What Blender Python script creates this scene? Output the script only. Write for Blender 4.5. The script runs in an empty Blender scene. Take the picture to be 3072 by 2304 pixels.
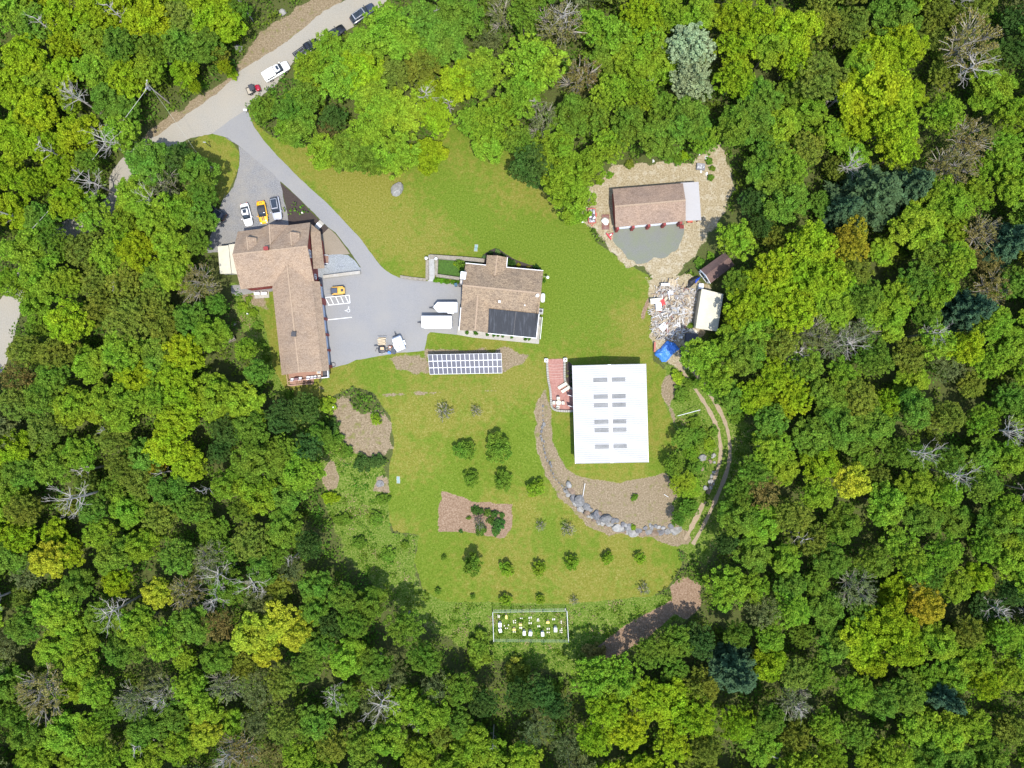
import bpy, bmesh, math, random
import numpy as np
from math import radians, sin, cos, pi, atan2, hypot
from mathutils import Vector, Matrix

# ------------------------------------------------------------------ camera, world, sun
S = 0.068            # metres per photo pixel at ground level
H = 148.0            # flying height
CX, CY = 1536.0, 1152.0
sc = bpy.context.scene
cam_d = bpy.data.cameras.new("camera"); cam = bpy.data.objects.new("camera", cam_d)
sc.collection.objects.link(cam); sc.camera = cam
cam.location = (0, 0, H); cam.rotation_euler = (0, 0, 0)
cam_d.sensor_width = 36; cam_d.lens = 36 * H / (3072 * S); cam_d.clip_end = 4000; cam_d.clip_start = 1
SUN_EL, SUN_DIR = radians(69), (0.30, -0.954)      # direction (x, y) the sun stands in
w = bpy.data.worlds.new("World"); sc.world = w; w.use_nodes = True
nt = w.node_tree; bg = nt.nodes["Background"]
sky = nt.nodes.new("ShaderNodeTexSky"); sky.sky_type = 'NISHITA'; sky.sun_disc = False
sky.sun_elevation = SUN_EL; sky.sun_rotation = atan2(SUN_DIR[0], SUN_DIR[1])
nt.links.new(sky.outputs[0], bg.inputs[0]); bg.inputs[1].default_value = 0.15
sun_d = bpy.data.lights.new("sun", 'SUN'); sun_d.energy = 2.6; sun_d.angle = radians(0.55); sun_d.color = (1.0, 0.95, 0.86)
sun = bpy.data.objects.new("sun", sun_d); sc.collection.objects.link(sun)
sv = Vector((SUN_DIR[0] * cos(SUN_EL), SUN_DIR[1] * cos(SUN_EL), sin(SUN_EL)))
sun.rotation_euler = sv.to_track_quat('Z', 'Y').to_euler(); sun.location = sv * 300
sc.view_settings.view_transform = 'Standard'; sc.view_settings.look = 'None'
sc.view_settings.exposure = 1.16; sc.view_settings.gamma = 1
sc.render.resolution_x, sc.render.resolution_y = 1024, 768
sc.cycles.max_bounces = 5; sc.cycles.diffuse_bounces = 3; sc.cycles.transparent_max_bounces = 4
COL = sc.collection
rnd = random.Random(7)
nrs = np.random.RandomState(5)

# ------------------------------------------------------------------ photo frames -> ground
Z = {0: (0, 0, .72005), 1: (400, 0, 2.765), 2: (600, 540, 4.424), 3: (600, 840, 4.424), 4: (1200, 700, 4.424),
     5: (1700, 450, 4.022), 6: (1900, 740, 4.6075), 7: (1560, 1040, 2.766), 8: (960, 1140, 2.962), 9: (1440, 1790, 7.373),
     10: (1200, 1440, 2.458), 11: (0, 0, 2.88), 12: (0, 576, 2.88), 13: (0, 1152, 2.212), 14: (0, 1728, 2.212),
     15: (2072, 0, 2.212), 16: (2072, 750, 2.212), 17: (2072, 1554, 2.212), 18: (1000, 0, 1.586), 19: (1600, 0, 1.586),
     20: (1000, 1804, 1.27), 22: (1100, 880, 3.97), 23: (1620, 1060, 5.01), 24: (1270, 1040, 5.08), 25: (730, 170, 7.93),
     26: (840, 1090, 7.47), 27: (1120, 980, 10.575), 28: (1740, 610, 7.935), 29: (940, 740, 5.95),
     'p': (0, 0, 1), 'A': (0, 0, .8268), 'B': (1536, 0, .8268), 'C': (0, 1152, .8268), 'D': (1536, 1152, .8268)}

def px(k, u, v):
    a = Z[k]; return a[0] + u / a[2], a[1] + v / a[2]
def sm(a, b, x):
    t = np.clip((x - a) / (b - a), 0, 1); return t * t * (3 - 2 * t)
def wpoly(k, pts):
    out = []
    for u, v in pts:
        a, b = px(k, u, v); out.append(((a - CX) * S, (CY - b) * S))
    return np.array(out)
def sdf(X, Y, poly):
    """signed distance, positive inside"""
    poly = np.asarray(poly); n = len(poly); d = np.full(X.shape, 1e9); ins = np.zeros(X.shape, bool)
    for i in range(n):
        x0, y0 = poly[i]; x1, y1 = poly[(i + 1) % n]; dx, dy = x1 - x0, y1 - y0
        t = np.clip(((X - x0) * dx + (Y - y0) * dy) / (dx * dx + dy * dy + 1e-9), 0, 1)
        d = np.minimum(d, (X - x0 - t * dx) ** 2 + (Y - y0 - t * dy) ** 2)
        c = ((y0 > Y) != (y1 > Y)); 
        if dy != 0: ins ^= c & (X < dx * (Y - y0) / dy + x0)
    d = np.sqrt(d); return np.where(ins, d, -d)
PLATEAU = wpoly(7, [(150, 330), (190, 490), (195, 640), (180, 760), (215, 900), (270, 1060), (350, 1150), (430, 1200), (500, 1300), (580, 1390),
                    (700, 1460), (860, 1510), (1000, 1530), (1150, 1530), (1300, 1510), (1420, 1480), (1560, 1200), (1600, 900), (1500, 500), (1300, 200), (900, 0), (300, 60)])
def hfun(X, Y):
    X = np.asarray(X, float); Y = np.asarray(Y, float)
    out = -2.2 * sm(-1, -32, Y) - 2.0 * sm(-32, -90, Y)
    ins = sm(-0.5, 0.7, sdf(X, Y, PLATEAU))
    return out * (1 - ins) + 0.0 * ins
def h1(x, y): return float(hfun(np.array([x]), np.array([y]))[0])
def P(k, u, v, dz=0.0, base=None):
    """the world point dz above the ground that stands where the photo shows it"""
    a, b = px(k, u, v); gx, gy = (a - CX) * S, (CY - b) * S
    z = dz + (base if base is not None else 0.0); x, y = gx, gy
    for _ in range(3):
        f = (H - z) / H; x, y = gx * f, gy * f
        if base is None: z = h1(x, y) + dz
    f = (H - z) / H
    return Vector((gx * f, gy * f, z))

# ------------------------------------------------------------------ materials
def newmat(name):
    m = bpy.data.materials.new(name); m.use_nodes = True
    return m, m.node_tree.nodes, m.node_tree.links, m.node_tree.nodes["Principled BSDF"]
def ramp(ns, stops, interp='LINEAR'):
    r = ns.new("ShaderNodeValToRGB"); cr = r.color_ramp; cr.interpolation = interp
    while len(cr.elements) < len(stops): cr.elements.new(0.5)
    for e, (p, c) in zip(cr.elements, stops): e.position = p; e.color = (*c, 1)
    return r
def noise(ns, ls, scale, detail=3, rough=0.6, vec=None):
    n = ns.new("ShaderNodeTexNoise"); n.inputs['Scale'].default_value = scale
    n.inputs['Detail'].default_value = detail; n.inputs['Roughness'].default_value = rough
    if vec is None:
        g = ns.new("ShaderNodeNewGeometry"); vec = g.outputs['Position']
    ls.new(vec, n.inputs['Vector']); return n
def mixc(ns, ls, a, b, f, mode='MIX'):
    m = ns.new("ShaderNodeMix"); m.data_type = 'RGBA'; m.blend_type = mode
    for s, v in ((m.inputs[6], a), (m.inputs[7], b)):
        if isinstance(v, tuple): s.default_value = (*v, 1)
        else: ls.new(v, s)
    if isinstance(f, (int, float)): m.inputs[0].default_value = f
    else: ls.new(f, m.inputs[0])
    return m.outputs[2]
MC = {}
def flat(name, col, rough=0.6, metal=0.0, var=0.12, scale=3.0):
    if name in MC: return MC[name]
    m, ns, ls, b = newmat(name)
    n = noise(ns, ls, scale, 4)
    r = ramp(ns, [(0.3, tuple(c * (1 - var) for c in col)), (0.7, tuple(min(1, c * (1 + var)) for c in col))])
    ls.new(n.outputs[0], r.inputs[0]); ls.new(r.outputs[0], b.inputs['Base Color'])
    b.inputs['Roughness'].default_value = rough; b.inputs['Metallic'].default_value = metal
    MC[name] = m; return m
def speck(name, stops, scale=6.0, big=0.25, bigamt=0.25, rough=0.9, detail=4, bump=0.0, bigcol=(0.5, 0.5, 0.5)):
    """granular surface: a fine colour noise, varied by a broad one"""
    m, ns, ls, b = newmat(name)
    n = noise(ns, ls, scale, detail, 0.75); r = ramp(ns, stops); ls.new(n.outputs[0], r.inputs[0])
    n2 = noise(ns, ls, big, 4, 0.6); r2 = ramp(ns, [(0.35, (0, 0, 0)), (0.65, (1, 1, 1))]); ls.new(n2.outputs[0], r2.inputs[0])
    mm = ns.new("ShaderNodeMath"); mm.operation = 'MULTIPLY'; mm.inputs[1].default_value = bigamt; ls.new(r2.outputs[0], mm.inputs[0])
    ls.new(mixc(ns, ls, r.outputs[0], bigcol, mm.outputs[0]), b.inputs['Base Color'])
    b.inputs['Roughness'].default_value = rough
    if bump:
        bp = ns.new("ShaderNodeBump"); bp.inputs['Strength'].default_value = bump; ls.new(n.outputs[0], bp.inputs['Height']); ls.new(bp.outputs[0], b.inputs['Normal'])
    return m
def shingle(name, dark, light, hilite, ang=0.0):
    m, ns, ls, b = newmat(name)
    g = ns.new("ShaderNodeNewGeometry"); mp = ns.new("ShaderNodeMapping"); mp.inputs['Rotation'].default_value = (0, 0, ang)
    ls.new(g.outputs['Position'], mp.inputs[0])
    br = ns.new("ShaderNodeTexBrick"); br.inputs['Scale'].default_value = 1.0
    br.inputs['Brick Width'].default_value = 0.62; br.inputs['Row Height'].default_value = 0.27; br.inputs['Mortar Size'].default_value = 0.012
    br.inputs['Color1'].default_value = (*dark, 1); br.inputs['Color2'].default_value = (*light, 1)
    br.inputs['Mortar'].default_value = (*[c * .75 for c in dark], 1); ls.new(mp.outputs[0], br.inputs[0])
    n = noise(ns, ls, 4.5, 5, 0.8); r = ramp(ns, [(0.45, (0, 0, 0)), (0.62, (1, 1, 1))]); ls.new(n.outputs[0], r.inputs[0])
    c = mixc(ns, ls, br.outputs[0], hilite, r.outputs[0])
    n2 = noise(ns, ls, 0.35, 4, 0.6); r2 = ramp(ns, [(0.3, (0.86, 0.86, 0.88)), (0.7, (1.1, 1.07, 1.02))]); ls.new(n2.outputs[0], r2.inputs[0])
    ls.new(mixc(ns, ls, c, r2.outputs[0], 1.0, 'MULTIPLY'), b.inputs['Base Color']); b.inputs['Roughness'].default_value = 0.95
    return m
def leafmat(name, hue=0.018, val=0.5, col=None, trans=0.40, inst=False):
    """leaf colour = the object's own colour, varied leaf by leaf and branch by branch"""
    m = bpy.data.materials.new(name); m.use_nodes = True; ns, ls = m.node_tree.nodes, m.node_tree.links
    ns.clear(); out = ns.new("ShaderNodeOutputMaterial")
    oi = ns.new("ShaderNodeObjectInfo"); g = ns.new("ShaderNodeNewGeometry")
    hsv = ns.new("ShaderNodeHueSaturation"); hsv.inputs['Fac'].default_value = 1
    if col: hsv.inputs['Color'].default_value = (*col, 1)
    elif inst:
        ia = ns.new("ShaderNodeAttribute"); ia.attribute_type = 'INSTANCER'; ia.attribute_name = 'tint'; ls.new(ia.outputs['Color'], hsv.inputs['Color'])
    else: ls.new(oi.outputs['Color'], hsv.inputs['Color'])
    mr = ns.new("ShaderNodeMapRange"); mr.inputs[3].default_value = 1 - val; mr.inputs[4].default_value = 1 + val
    ls.new(g.outputs['Random Per Island'], mr.inputs[0])
    n = noise(ns, ls, 0.55, 3, 0.6); mr2 = ns.new("ShaderNodeMapRange"); mr2.inputs[1].default_value = .3; mr2.inputs[2].default_value = .7
    mr2.inputs[3].default_value = 0.78; mr2.inputs[4].default_value = 1.18; ls.new(n.outputs[0], mr2.inputs[0])
    mu = ns.new("ShaderNodeMath"); mu.operation = 'MULTIPLY'; ls.new(mr.outputs[0], mu.inputs[0]); ls.new(mr2.outputs[0], mu.inputs[1])
    ls.new(mu.outputs[0], hsv.inputs['Value'])
    n3 = noise(ns, ls, 0.22, 2, 0.5); mr3 = ns.new("ShaderNodeMapRange"); mr3.inputs[1].default_value = .3; mr3.inputs[2].default_value = .7
    mr3.inputs[3].default_value = .5 - hue; mr3.inputs[4].default_value = .5 + hue; ls.new(n3.outputs[0], mr3.inputs[0]); ls.new(mr3.outputs[0], hsv.inputs['Hue'])
    d = ns.new("ShaderNodeBsdfDiffuse"); t = ns.new("ShaderNodeBsdfTranslucent"); mx = ns.new("ShaderNodeMixShader"); mx.inputs[0].default_value = trans
    ls.new(hsv.outputs[0], d.inputs[0]); ls.new(hsv.outputs[0], t.inputs[0]); ls.new(d.outputs[0], mx.inputs[1]); ls.new(t.outputs[0], mx.inputs[2])
    ls.new(mx.outputs[0], out.inputs[0]); return m
def island(name, stops, rough=0.8):
    m, ns, ls, b = newmat(name)
    g = ns.new("ShaderNodeNewGeometry"); r = ramp(ns, stops, 'CONSTANT'); ls.new(g.outputs['Random Per Island'], r.inputs[0])
    n = noise(ns, ls, 5, 4, .7); r2 = ramp(ns, [(0.3, (.75, .75, .75)), (.7, (1.1, 1.1, 1.1))]); ls.new(n.outputs[0], r2.inputs[0])
    ls.new(mixc(ns, ls, r.outputs[0], r2.outputs[0], 1.0, 'MULTIPLY'), b.inputs['Base Color']); b.inputs['Roughness'].default_value = rough
    return m

M_leaf = leafmat("leaves"); M_pine = leafmat("needles", 0.01, 0.25, trans=0.15)
M_bark = flat("bark", (0.20, 0.17, 0.14), 0.95, var=0.3, scale=2)
M_dead = flat("dead_wood", (0.36, 0.33, 0.29), 0.9, var=0.25, scale=2)
M_twig = flat("twigs", (0.30, 0.27, 0.22), 0.95, var=0.3, scale=2)
ROOF1 = shingle("tan_shingle", (0.205, 0.142, 0.096), (0.275, 0.20, 0.14), (0.345, 0.265, 0.19), radians(-6))
ROOF2 = shingle("brown_shingle", (0.14, 0.10, 0.07), (0.26, 0.19, 0.125), (0.345, 0.265, 0.175), radians(6))
ROOF3 = shingle("garage_shingle", (0.185, 0.127, 0.092), (0.255, 0.18, 0.132), (0.32, 0.238, 0.178), radians(-5))
RIDGE = flat("ridge_shingle", (0.30, 0.22, 0.15), .95, var=.2, scale=4)
M_asph = speck("asphalt", [(0.3, (0.155, 0.155, 0.158)), (0.5, (0.21, 0.21, 0.212)), (0.72, (0.26, 0.26, 0.258))], 8, 0.16, 0.65, bigcol=(0.245, 0.235, 0.215))
M_road = speck("gravel_road_surface", [(0.3, (0.20, 0.185, 0.155)), (0.5, (0.27, 0.255, 0.22)), (0.72, (0.335, 0.315, 0.275))], 5, 0.2, 0.5, bigcol=(0.31, 0.275, 0.215))
M_grav = speck("gravel_surface", [(0.3, (0.075, 0.078, 0.083)), (0.5, (0.17, 0.172, 0.178)), (0.7, (0.29, 0.29, 0.295))], 5.5, 0.3, 0.6, bigcol=(0.25, 0.23, 0.195), bump=.4)
M_blue = speck("bluestone_surface", [(0.3, (0.09, 0.10, 0.115)), (0.5, (0.21, 0.23, 0.25)), (0.68, (0.36, 0.385, 0.41))], 7, 0.5, 0.2, bigcol=(0.3, 0.32, 0.28), bump=.6)
M_pad = speck("dark_gravel_surface", [(0.3, (0.10, 0.105, 0.09)), (0.5, (0.15, 0.155, 0.135)), (0.72, (0.20, 0.20, 0.18))], 7, 0.45, 0.55, bigcol=(0.15, 0.17, 0.095))
M_mulch = speck("mulch_surface", [(0.3, (0.02, 0.014, 0.011)), (0.55, (0.048, 0.034, 0.028)), (0.75, (0.085, 0.06, 0.05))], 8, 0.5, 0.3, bigcol=(0.045, 0.033, 0.028), bump=.5)
M_conc = speck("concrete", [(0.3, (0.24, 0.225, 0.19)), (0.7, (0.36, 0.34, 0.30))], 3, 0.6, 0.4, bigcol=(0.40, 0.38, 0.33))
M_dirtp = speck("bare_soil", [(0.3, (0.16, 0.13, 0.092)), (0.7, (0.25, 0.21, 0.155))], 5, 0.4, 0.4, bigcol=(0.26, 0.215, 0.165))
M_stone = speck("field_stone", [(0.3, (0.12, 0.105, 0.08)), (0.5, (0.22, 0.195, 0.155)), (0.7, (0.30, 0.275, 0.225))], 3.2, 0.8, 0.3, bigcol=(0.28, 0.24, 0.18), bump=.5)
M_rock = island("boulder_rock", [(0, (0.30, 0.30, 0.31)), (.25, (0.38, 0.37, 0.37)), (.45, (0.28, 0.22, 0.17)), (.6, (0.42, 0.41, 0.40)), (.8, (0.30, 0.25, 0.21)), (.9, (0.20, 0.20, 0.205))], .9)
M_patio = speck("stamped_concrete", [(0.3, (0.23, 0.10, 0.08)), (0.5, (0.30, 0.145, 0.118)), (0.7, (0.37, 0.205, 0.17))], 2.5, 0.8, 0.3, bigcol=(0.40, 0.22, 0.18))
M_red = flat("red_siding", (0.22, 0.025, 0.022), .6, var=.2)
M_redm = flat("red_paint", (0.42, 0.035, 0.035), .45)
M_white = flat("white_paint", (0.72, 0.73, 0.74), .5, var=.03)
M_door = flat("door_white", (0.55, 0.60, 0.70), .5, var=.05)
M_wroof = flat("white_metal_roof", (0.47, 0.47, 0.46), .6, var=.05, scale=.8)
M_croof = flat("cream_metal_roof", (0.50, 0.48, 0.385), .55, var=.08, scale=.8)
M_lroof = flat("lean_to_metal_roof", (0.36, 0.35, 0.345), .5, var=.03)
M_glass = flat("window_glass", (0.03, 0.04, 0.055), .12, var=.3)
M_black = flat("black_rubber", (0.018, 0.018, 0.02), .7)
M_mat = None
M_gray = flat("grey_metal", (0.32, 0.33, 0.34), .4, .5)
M_dk = flat("dark_metal", (0.05, 0.05, 0.055), .5, .3)
M_deck = flat("deck_board", (0.26, 0.15, 0.105), .8, var=.15, scale=5)
M_wood = flat("pale_board", (0.50, 0.40, 0.26), .8, var=.2)
M_beige = flat("beige_siding", (0.45, 0.42, 0.36), .7)
M_tan = flat("tan_plastic", (0.58, 0.54, 0.42), .6)
M_line = flat("line_paint", (0.72, 0.72, 0.70), .7, var=.12, scale=6)
M_hive = flat("hive_white", (0.80, 0.82, 0.86), .5, var=.02)
M_hivy = flat("hive_yellow", (0.75, 0.55, 0.10), .5, var=.04)
M_blk = flat("concrete_block_pale", (0.62, 0.58, 0.50), .8)

# black membrane with pale streaks running down the slope
M_mat, ns, ls, b = newmat("black_membrane")
g = ns.new("ShaderNodeNewGeometry"); mp = ns.new("ShaderNodeMapping"); mp.inputs['Rotation'].default_value = (0, 0, radians(6)); mp.inputs['Scale'].default_value = (2.2, 0.28, 1)
ls.new(g.outputs['Position'], mp.inputs[0]); n = noise(ns, ls, 1.3, 5, .6, mp.outputs[0]); r = ramp(ns, [(.5, (0.014, 0.017, 0.023)), (.8, (0.06, 0.067, 0.08))])
ls.new(n.outputs[0], r.inputs[0]); ls.new(r.outputs[0], b.inputs['Base Color']); b.inputs['Roughness'].default_value = .75

# ------------------------------------------------------------------ object helpers
def tag(o, label=None, cat=None, group=None, kind=None):
    if label: o['label'] = label
    if cat: o['category'] = cat
    if group: o['group'] = group
    if kind: o['kind'] = kind
    return o
def empty(name, loc, label=None, cat=None, group=None, rz=0.0):
    o = bpy.data.objects.new(name, None); COL.objects.link(o); o.location = loc; o.rotation_euler = (0, 0, rz)
    o.empty_display_size = 0.3
    return tag(o, label, cat, group)
def np_mesh(name, V, F, k=4):
    """V (n,3), F (m,k) -> mesh"""
    me = bpy.data.meshes.new(name); V = np.asarray(V, np.float32); F = np.asarray(F, np.int32)
    me.vertices.add(len(V)); me.vertices.foreach_set("co", V.ravel())
    me.loops.add(F.size); me.loops.foreach_set("vertex_index", F.ravel())
    me.polygons.add(len(F)); me.polygons.foreach_set("loop_start", np.arange(0, F.size, k, dtype=np.int32))
    me.update(calc_edges=True); return me
class MB:
    def __init__(s): s.v = []; s.f = []
    def add(s, vs, fs):
        o = len(s.v); s.v += [tuple(v) for v in vs]; s.f += [tuple(i + o for i in f) for f in fs]; return s
    def box(s, c, size, rz=0.0, tilt=0.0):
        x, y, z = [d / 2 for d in size]; m = Matrix.Rotation(rz, 3, 'Z') @ Matrix.Rotation(tilt, 3, 'Y'); c = Vector(c)
        vs = [c + m @ Vector((a * x, b2 * y, d * z)) for d in (-1, 1) for a, b2 in ((-1, -1), (1, -1), (1, 1), (-1, 1))]
        return s.add(vs, [(3, 2, 1, 0), (4, 5, 6, 7), (0, 1, 5, 4), (1, 2, 6, 5), (2, 3, 7, 6), (3, 0, 4, 7)])
    def bar(s, a, b2, wd, ht=None, up=(0, 0, 1)):
        a, b2 = Vector(a), Vector(b2); d = (b2 - a); L = d.length; d.normalize(); ht = ht or wd
        u = Vector(up); sd = d.cross(u)
        if sd.length < 1e-3: sd = d.cross(Vector((0, 1, 0)))
        sd.normalize(); u = sd.cross(d).normalized()
        vs = [p + sd * i * wd / 2 + u * j * ht / 2 for p in (a, b2) for i, j in ((-1, -1), (1, -1), (1, 1), (-1, 1))]
        return s.add(vs, [(0, 1, 2, 3), (7, 6, 5, 4), (0, 4, 5, 1), (1, 5, 6, 2), (2, 6, 7, 3), (3, 7, 4, 0)])
    def tube(s, pts, rads, n=6, cap=True):
        pts = [Vector(p) for p in pts]; rings = []
        for i, p in enumerate(pts):
            d = (pts[min(i + 1, len(pts) - 1)] - pts[max(i - 1, 0)]); d.normalize()
            a = d.orthogonal().normalized() if abs(d.z) < .95 else Vector((1, 0, 0)); a = (a - d * a.dot(d)).normalized(); b2 = d.cross(a)
            r = rads[i] if isinstance(rads, (list, tuple)) else rads
            rings.append([p + a * cos(2 * pi * k / n) * r + b2 * sin(2 * pi * k / n) * r for k in range(n)])
        vs = [v for q in rings for v in q]; fs = []
        for i in range(len(pts) - 1):
            for k in range(n): fs.append((i * n + k, i * n + (k + 1) % n, (i + 1) * n + (k + 1) % n, (i + 1) * n + k))
        if cap: fs.append(tuple(range(n - 1, -1, -1))); fs.append(tuple((len(pts) - 1) * n + k for k in range(n)))
        return s.add(vs, fs)
    def loft(s, secs, close=True):
        n = len(secs[0]); vs = [v for q in secs for v in q]; fs = []
        for i in range(len(secs) - 1):
            for k in range(n): fs.append((i * n + k, i * n + (k + 1) % n, (i + 1) * n + (k + 1) % n, (i + 1) * n + k))
        if close: fs.append(tuple(range(n - 1, -1, -1))); fs.append(tuple((len(secs) - 1) * n + k for k in range(n)))
        return s.add(vs, fs)
    def slab(s, pts, th):
        """a flat roof plane given by its outline, th thick downwards"""
        n = len(pts); pts = [Vector(p) for p in pts]
        vs = pts + [p - Vector((0, 0, th)) for p in pts]
        fs = [tuple(range(n)), tuple(range(2 * n - 1, n - 1, -1))] + [(i, i + n, (i + 1) % n + n, (i + 1) % n) for i in range(n)]
        return s.add(vs, fs)
    def walls(s, pts, z0=-0.3, close=True):
        """pts: (x, y, ztop) round the footprint"""
        n = len(pts); vs = []
        for x, y, z in pts: vs += [(x, y, z0), (x, y, z)]
        fs = [(2 * i, 2 * ((i + 1) % n), 2 * ((i + 1) % n) + 1, 2 * i + 1) for i in range(n if close else n - 1)]
        return s.add(vs, fs)
    def build(s, name, mat, parent=None, smooth=False, bevel=0.0, local=None):
        me = bpy.data.meshes.new(name)
        vs = s.v
        if local is not None: L = Vector(local); vs = [tuple(Vector(v) - L) for v in vs]
        me.from_pydata(vs, [], s.f)
        bm = bmesh.new(); bm.from_mesh(me); bmesh.ops.recalc_face_normals(bm, faces=bm.faces)
        if bevel: bmesh.ops.bevel(bm, geom=list(bm.edges), offset=bevel, segments=2, affect='EDGES', clamp_overlap=True)
        bm.to_mesh(me); bm.free()
        if smooth: me.shade_smooth()
        me.materials.append(mat)
        o = bpy.data.objects.new(name, me); COL.objects.link(o)
        if parent: o.parent = parent
        return o
def kids(o): return [c for c in COL.objects if c.parent == o]
KID = {}
def copy_tree(root, loc, rz=None, scale=None, label=None, color=None, parent=None):
    if root not in KID: KID[root] = list(root.children)
    r = root.copy(); COL.objects.link(r); r.location = loc
    if rz is not None: r.rotation_euler = (0, 0, rz)
    if scale is not None: r.scale = scale
    if label: r['label'] = label
    if color: r.color = (*color, 1)
    for ch in KID[root]:
        c = ch.copy(); COL.objects.link(c); c.parent = r
        if color: c.color = (*color, 1)
        if ch not in KID: KID[ch] = list(ch.children)
        for g2 in KID[ch]:
            d = g2.copy(); COL.objects.link(d); d.parent = c
    return r
def solo(name, mb, mat, loc, label, cat, group=None, rz=0.0, **kw):
    """a thing that is one mesh, built in local coordinates"""
    o = mb.build(name, mat, **kw); o.location = loc; o.rotation_euler = (0, 0, rz); return tag(o, label, cat, group)
def vnoise(X, Y, cell, seed):
    rs = np.random.RandomState(seed); G = rs.rand(256, 256)
    x, y = X / cell + 1000.3, Y / cell + 1000.7; xi, yi = np.floor(x).astype(int), np.floor(y).astype(int); fx, fy = x - xi, y - yi
    fx, fy = fx * fx * (3 - 2 * fx), fy * fy * (3 - 2 * fy); g2 = lambda a, b2: G[a % 256, b2 % 256]
    return (g2(xi, yi) * (1 - fx) + g2(xi + 1, yi) * fx) * (1 - fy) + (g2(xi, yi + 1) * (1 - fx) + g2(xi + 1, yi + 1) * fx) * fy
def fbm(X, Y, cell, seed, o=4):
    a, t, amp = 0, 0, 1.0
    for i in range(o): a = a + vnoise(X, Y, cell / 2 ** i, seed + i) * amp; t += amp; amp *= .55
    return a / t

# ------------------------------------------------------------------ ground: one sheet to the horizon, cover masks as attributes
LAWN = wpoly('p', [(735, 300), (760, 360), (800, 400), (850, 430), (1000, 430), (1130, 470), (1250, 480), (1300, 420), (1370, 370), (1470, 390), (1540, 450), (1600, 560), (1760, 660), (1790, 730), (1860, 775), (1950, 830), (1960, 1090), (2000, 1110),
                   (1985, 1190), (2000, 1290), (2010, 1500), (2040, 1640), (2055, 1700), (2010, 1770), (1960, 1800), (1700, 1822), (1330, 1816), (1262, 1775), (1238, 1690), (1255, 1612), (1175, 1600), (1162, 1560), (1163, 1400),
                   (1180, 1340), (1172, 1250), (1120, 1180), (1060, 1160), (990, 1195), (900, 1197), (850, 1160), (820, 1100), (800, 1000), (775, 930), (733, 885), (740, 850), (850, 860), (960, 1150), (1000, 1080), (1200, 1040), (1290, 980), (1170, 830), (1080, 720), (900, 590), (800, 480)])
ISLE = wpoly('p', [(570, 430), (600, 408), (645, 402), (690, 418), (716, 455), (718, 500), (700, 540), (680, 590), (640, 620), (600, 560), (560, 500)])
MEAD = wpoly('p', [(700, 840), (790, 900), (830, 1000), (860, 1140), (960, 1200), (1000, 1330), (1160, 1400), (1165, 1600), (1255, 1610), (1238, 1700), (1262, 1775), (1330, 1816), (1700, 1820), (1960, 1800), (2060, 1800), (2080, 1860),
                   (1960, 1930), (1850, 2000), (1700, 2050), (1550, 2020), (1400, 1970), (1250, 1880), (1150, 1800), (1050, 1700), (1000, 1600), (960, 1450), (900, 1350), (850, 1200), (780, 1100), (720, 950), (680, 850)])
MEADS = wpoly('p', [(1300, 1812), (2000, 1795), (2010, 1860), (1900, 1910), (1740, 1940), (1440, 1930), (1340, 1880)])
MEADE = wpoly('p', [(1985, 1080), (2080, 1100), (2180, 1180), (2250, 1290), (2260, 1420), (2200, 1560), (2120, 1700), (2060, 1700), (2035, 1630), (1990, 1480), (2030, 1400), (1990, 1250)])
STRAW = [wpoly(7, [(215, 330), (170, 400), (135, 500), (118, 620), (122, 740), (150, 880), (190, 1010), (250, 1120), (330, 1240), (420, 1350), (500, 1430), (620, 1510), (760, 1560), (900, 1590), (1050, 1600), (1180, 1640), (1310, 1670),
                   (1420, 1660), (1440, 1560), (1340, 1480), (1250, 1300), (1330, 1200), (1270, 1120), (1190, 1040), (1120, 1065), (1000, 1085), (800, 1112), (600, 1092), (470, 1060), (400, 1010), (330, 900), (285, 780), (262, 640), (280, 560), (250, 500)]),
         wpoly(7, [(1195, 240), (1270, 210), (1300, 330), (1260, 480), (1310, 700), (1280, 640), (1215, 500), (1165, 400), (1165, 320)]),
         wpoly(8, [(100, 160), (260, 160), (300, 260), (330, 270), (440, 300), (560, 290), (620, 400), (645, 600), (560, 665), (400, 680), (270, 640), (200, 500), (130, 330)]),
         wpoly(8, [(0, 800), (100, 740), (160, 860), (150, 960), (60, 1000), (0, 900)]), wpoly(8, [(470, 980), (500, 870), (570, 830), (595, 900), (590, 1000)]),
         wpoly('p', [(1165, 1075), (1220, 1068), (1280, 1075), (1290, 1120), (1250, 1125), (1190, 1110)]), wpoly('p', [(1280, 1050), (1500, 1045), (1590, 1065), (1510, 1120), (1280, 1068)]),
         wpoly('p', [(730, 885), (790, 880), (800, 925), (760, 925)]), wpoly('p', [(1540, 1170), (1000, 1190), (960, 1160), (1050, 1190)]),
         wpoly('p', [(425, 415), (520, 340), (700, 225), (780, 100), (860, 40), (960, -20), (1060, -30), (980, 60), (850, 150), (740, 235), (620, 310), (560, 350), (500, 400), (440, 430)])]
DIRT = [wpoly('p', [(1745, 590), (1800, 530), (1830, 500), (1870, 490), (1990, 480), (2080, 490), (2120, 450), (2160, 430), (2190, 480), (2200, 560), (2180, 620), (2140, 690), (2100, 760), (2060, 800), (2010, 830), (1975, 870), (1940, 800),
                    (1880, 800), (1830, 740), (1790, 690), (1745, 665)]),
        wpoly('p', [(1945, 840), (2060, 830), (2120, 860), (2110, 1000), (2060, 1050), (2090, 1110), (2010, 1100), (1958, 1060), (1952, 960)])]
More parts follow.
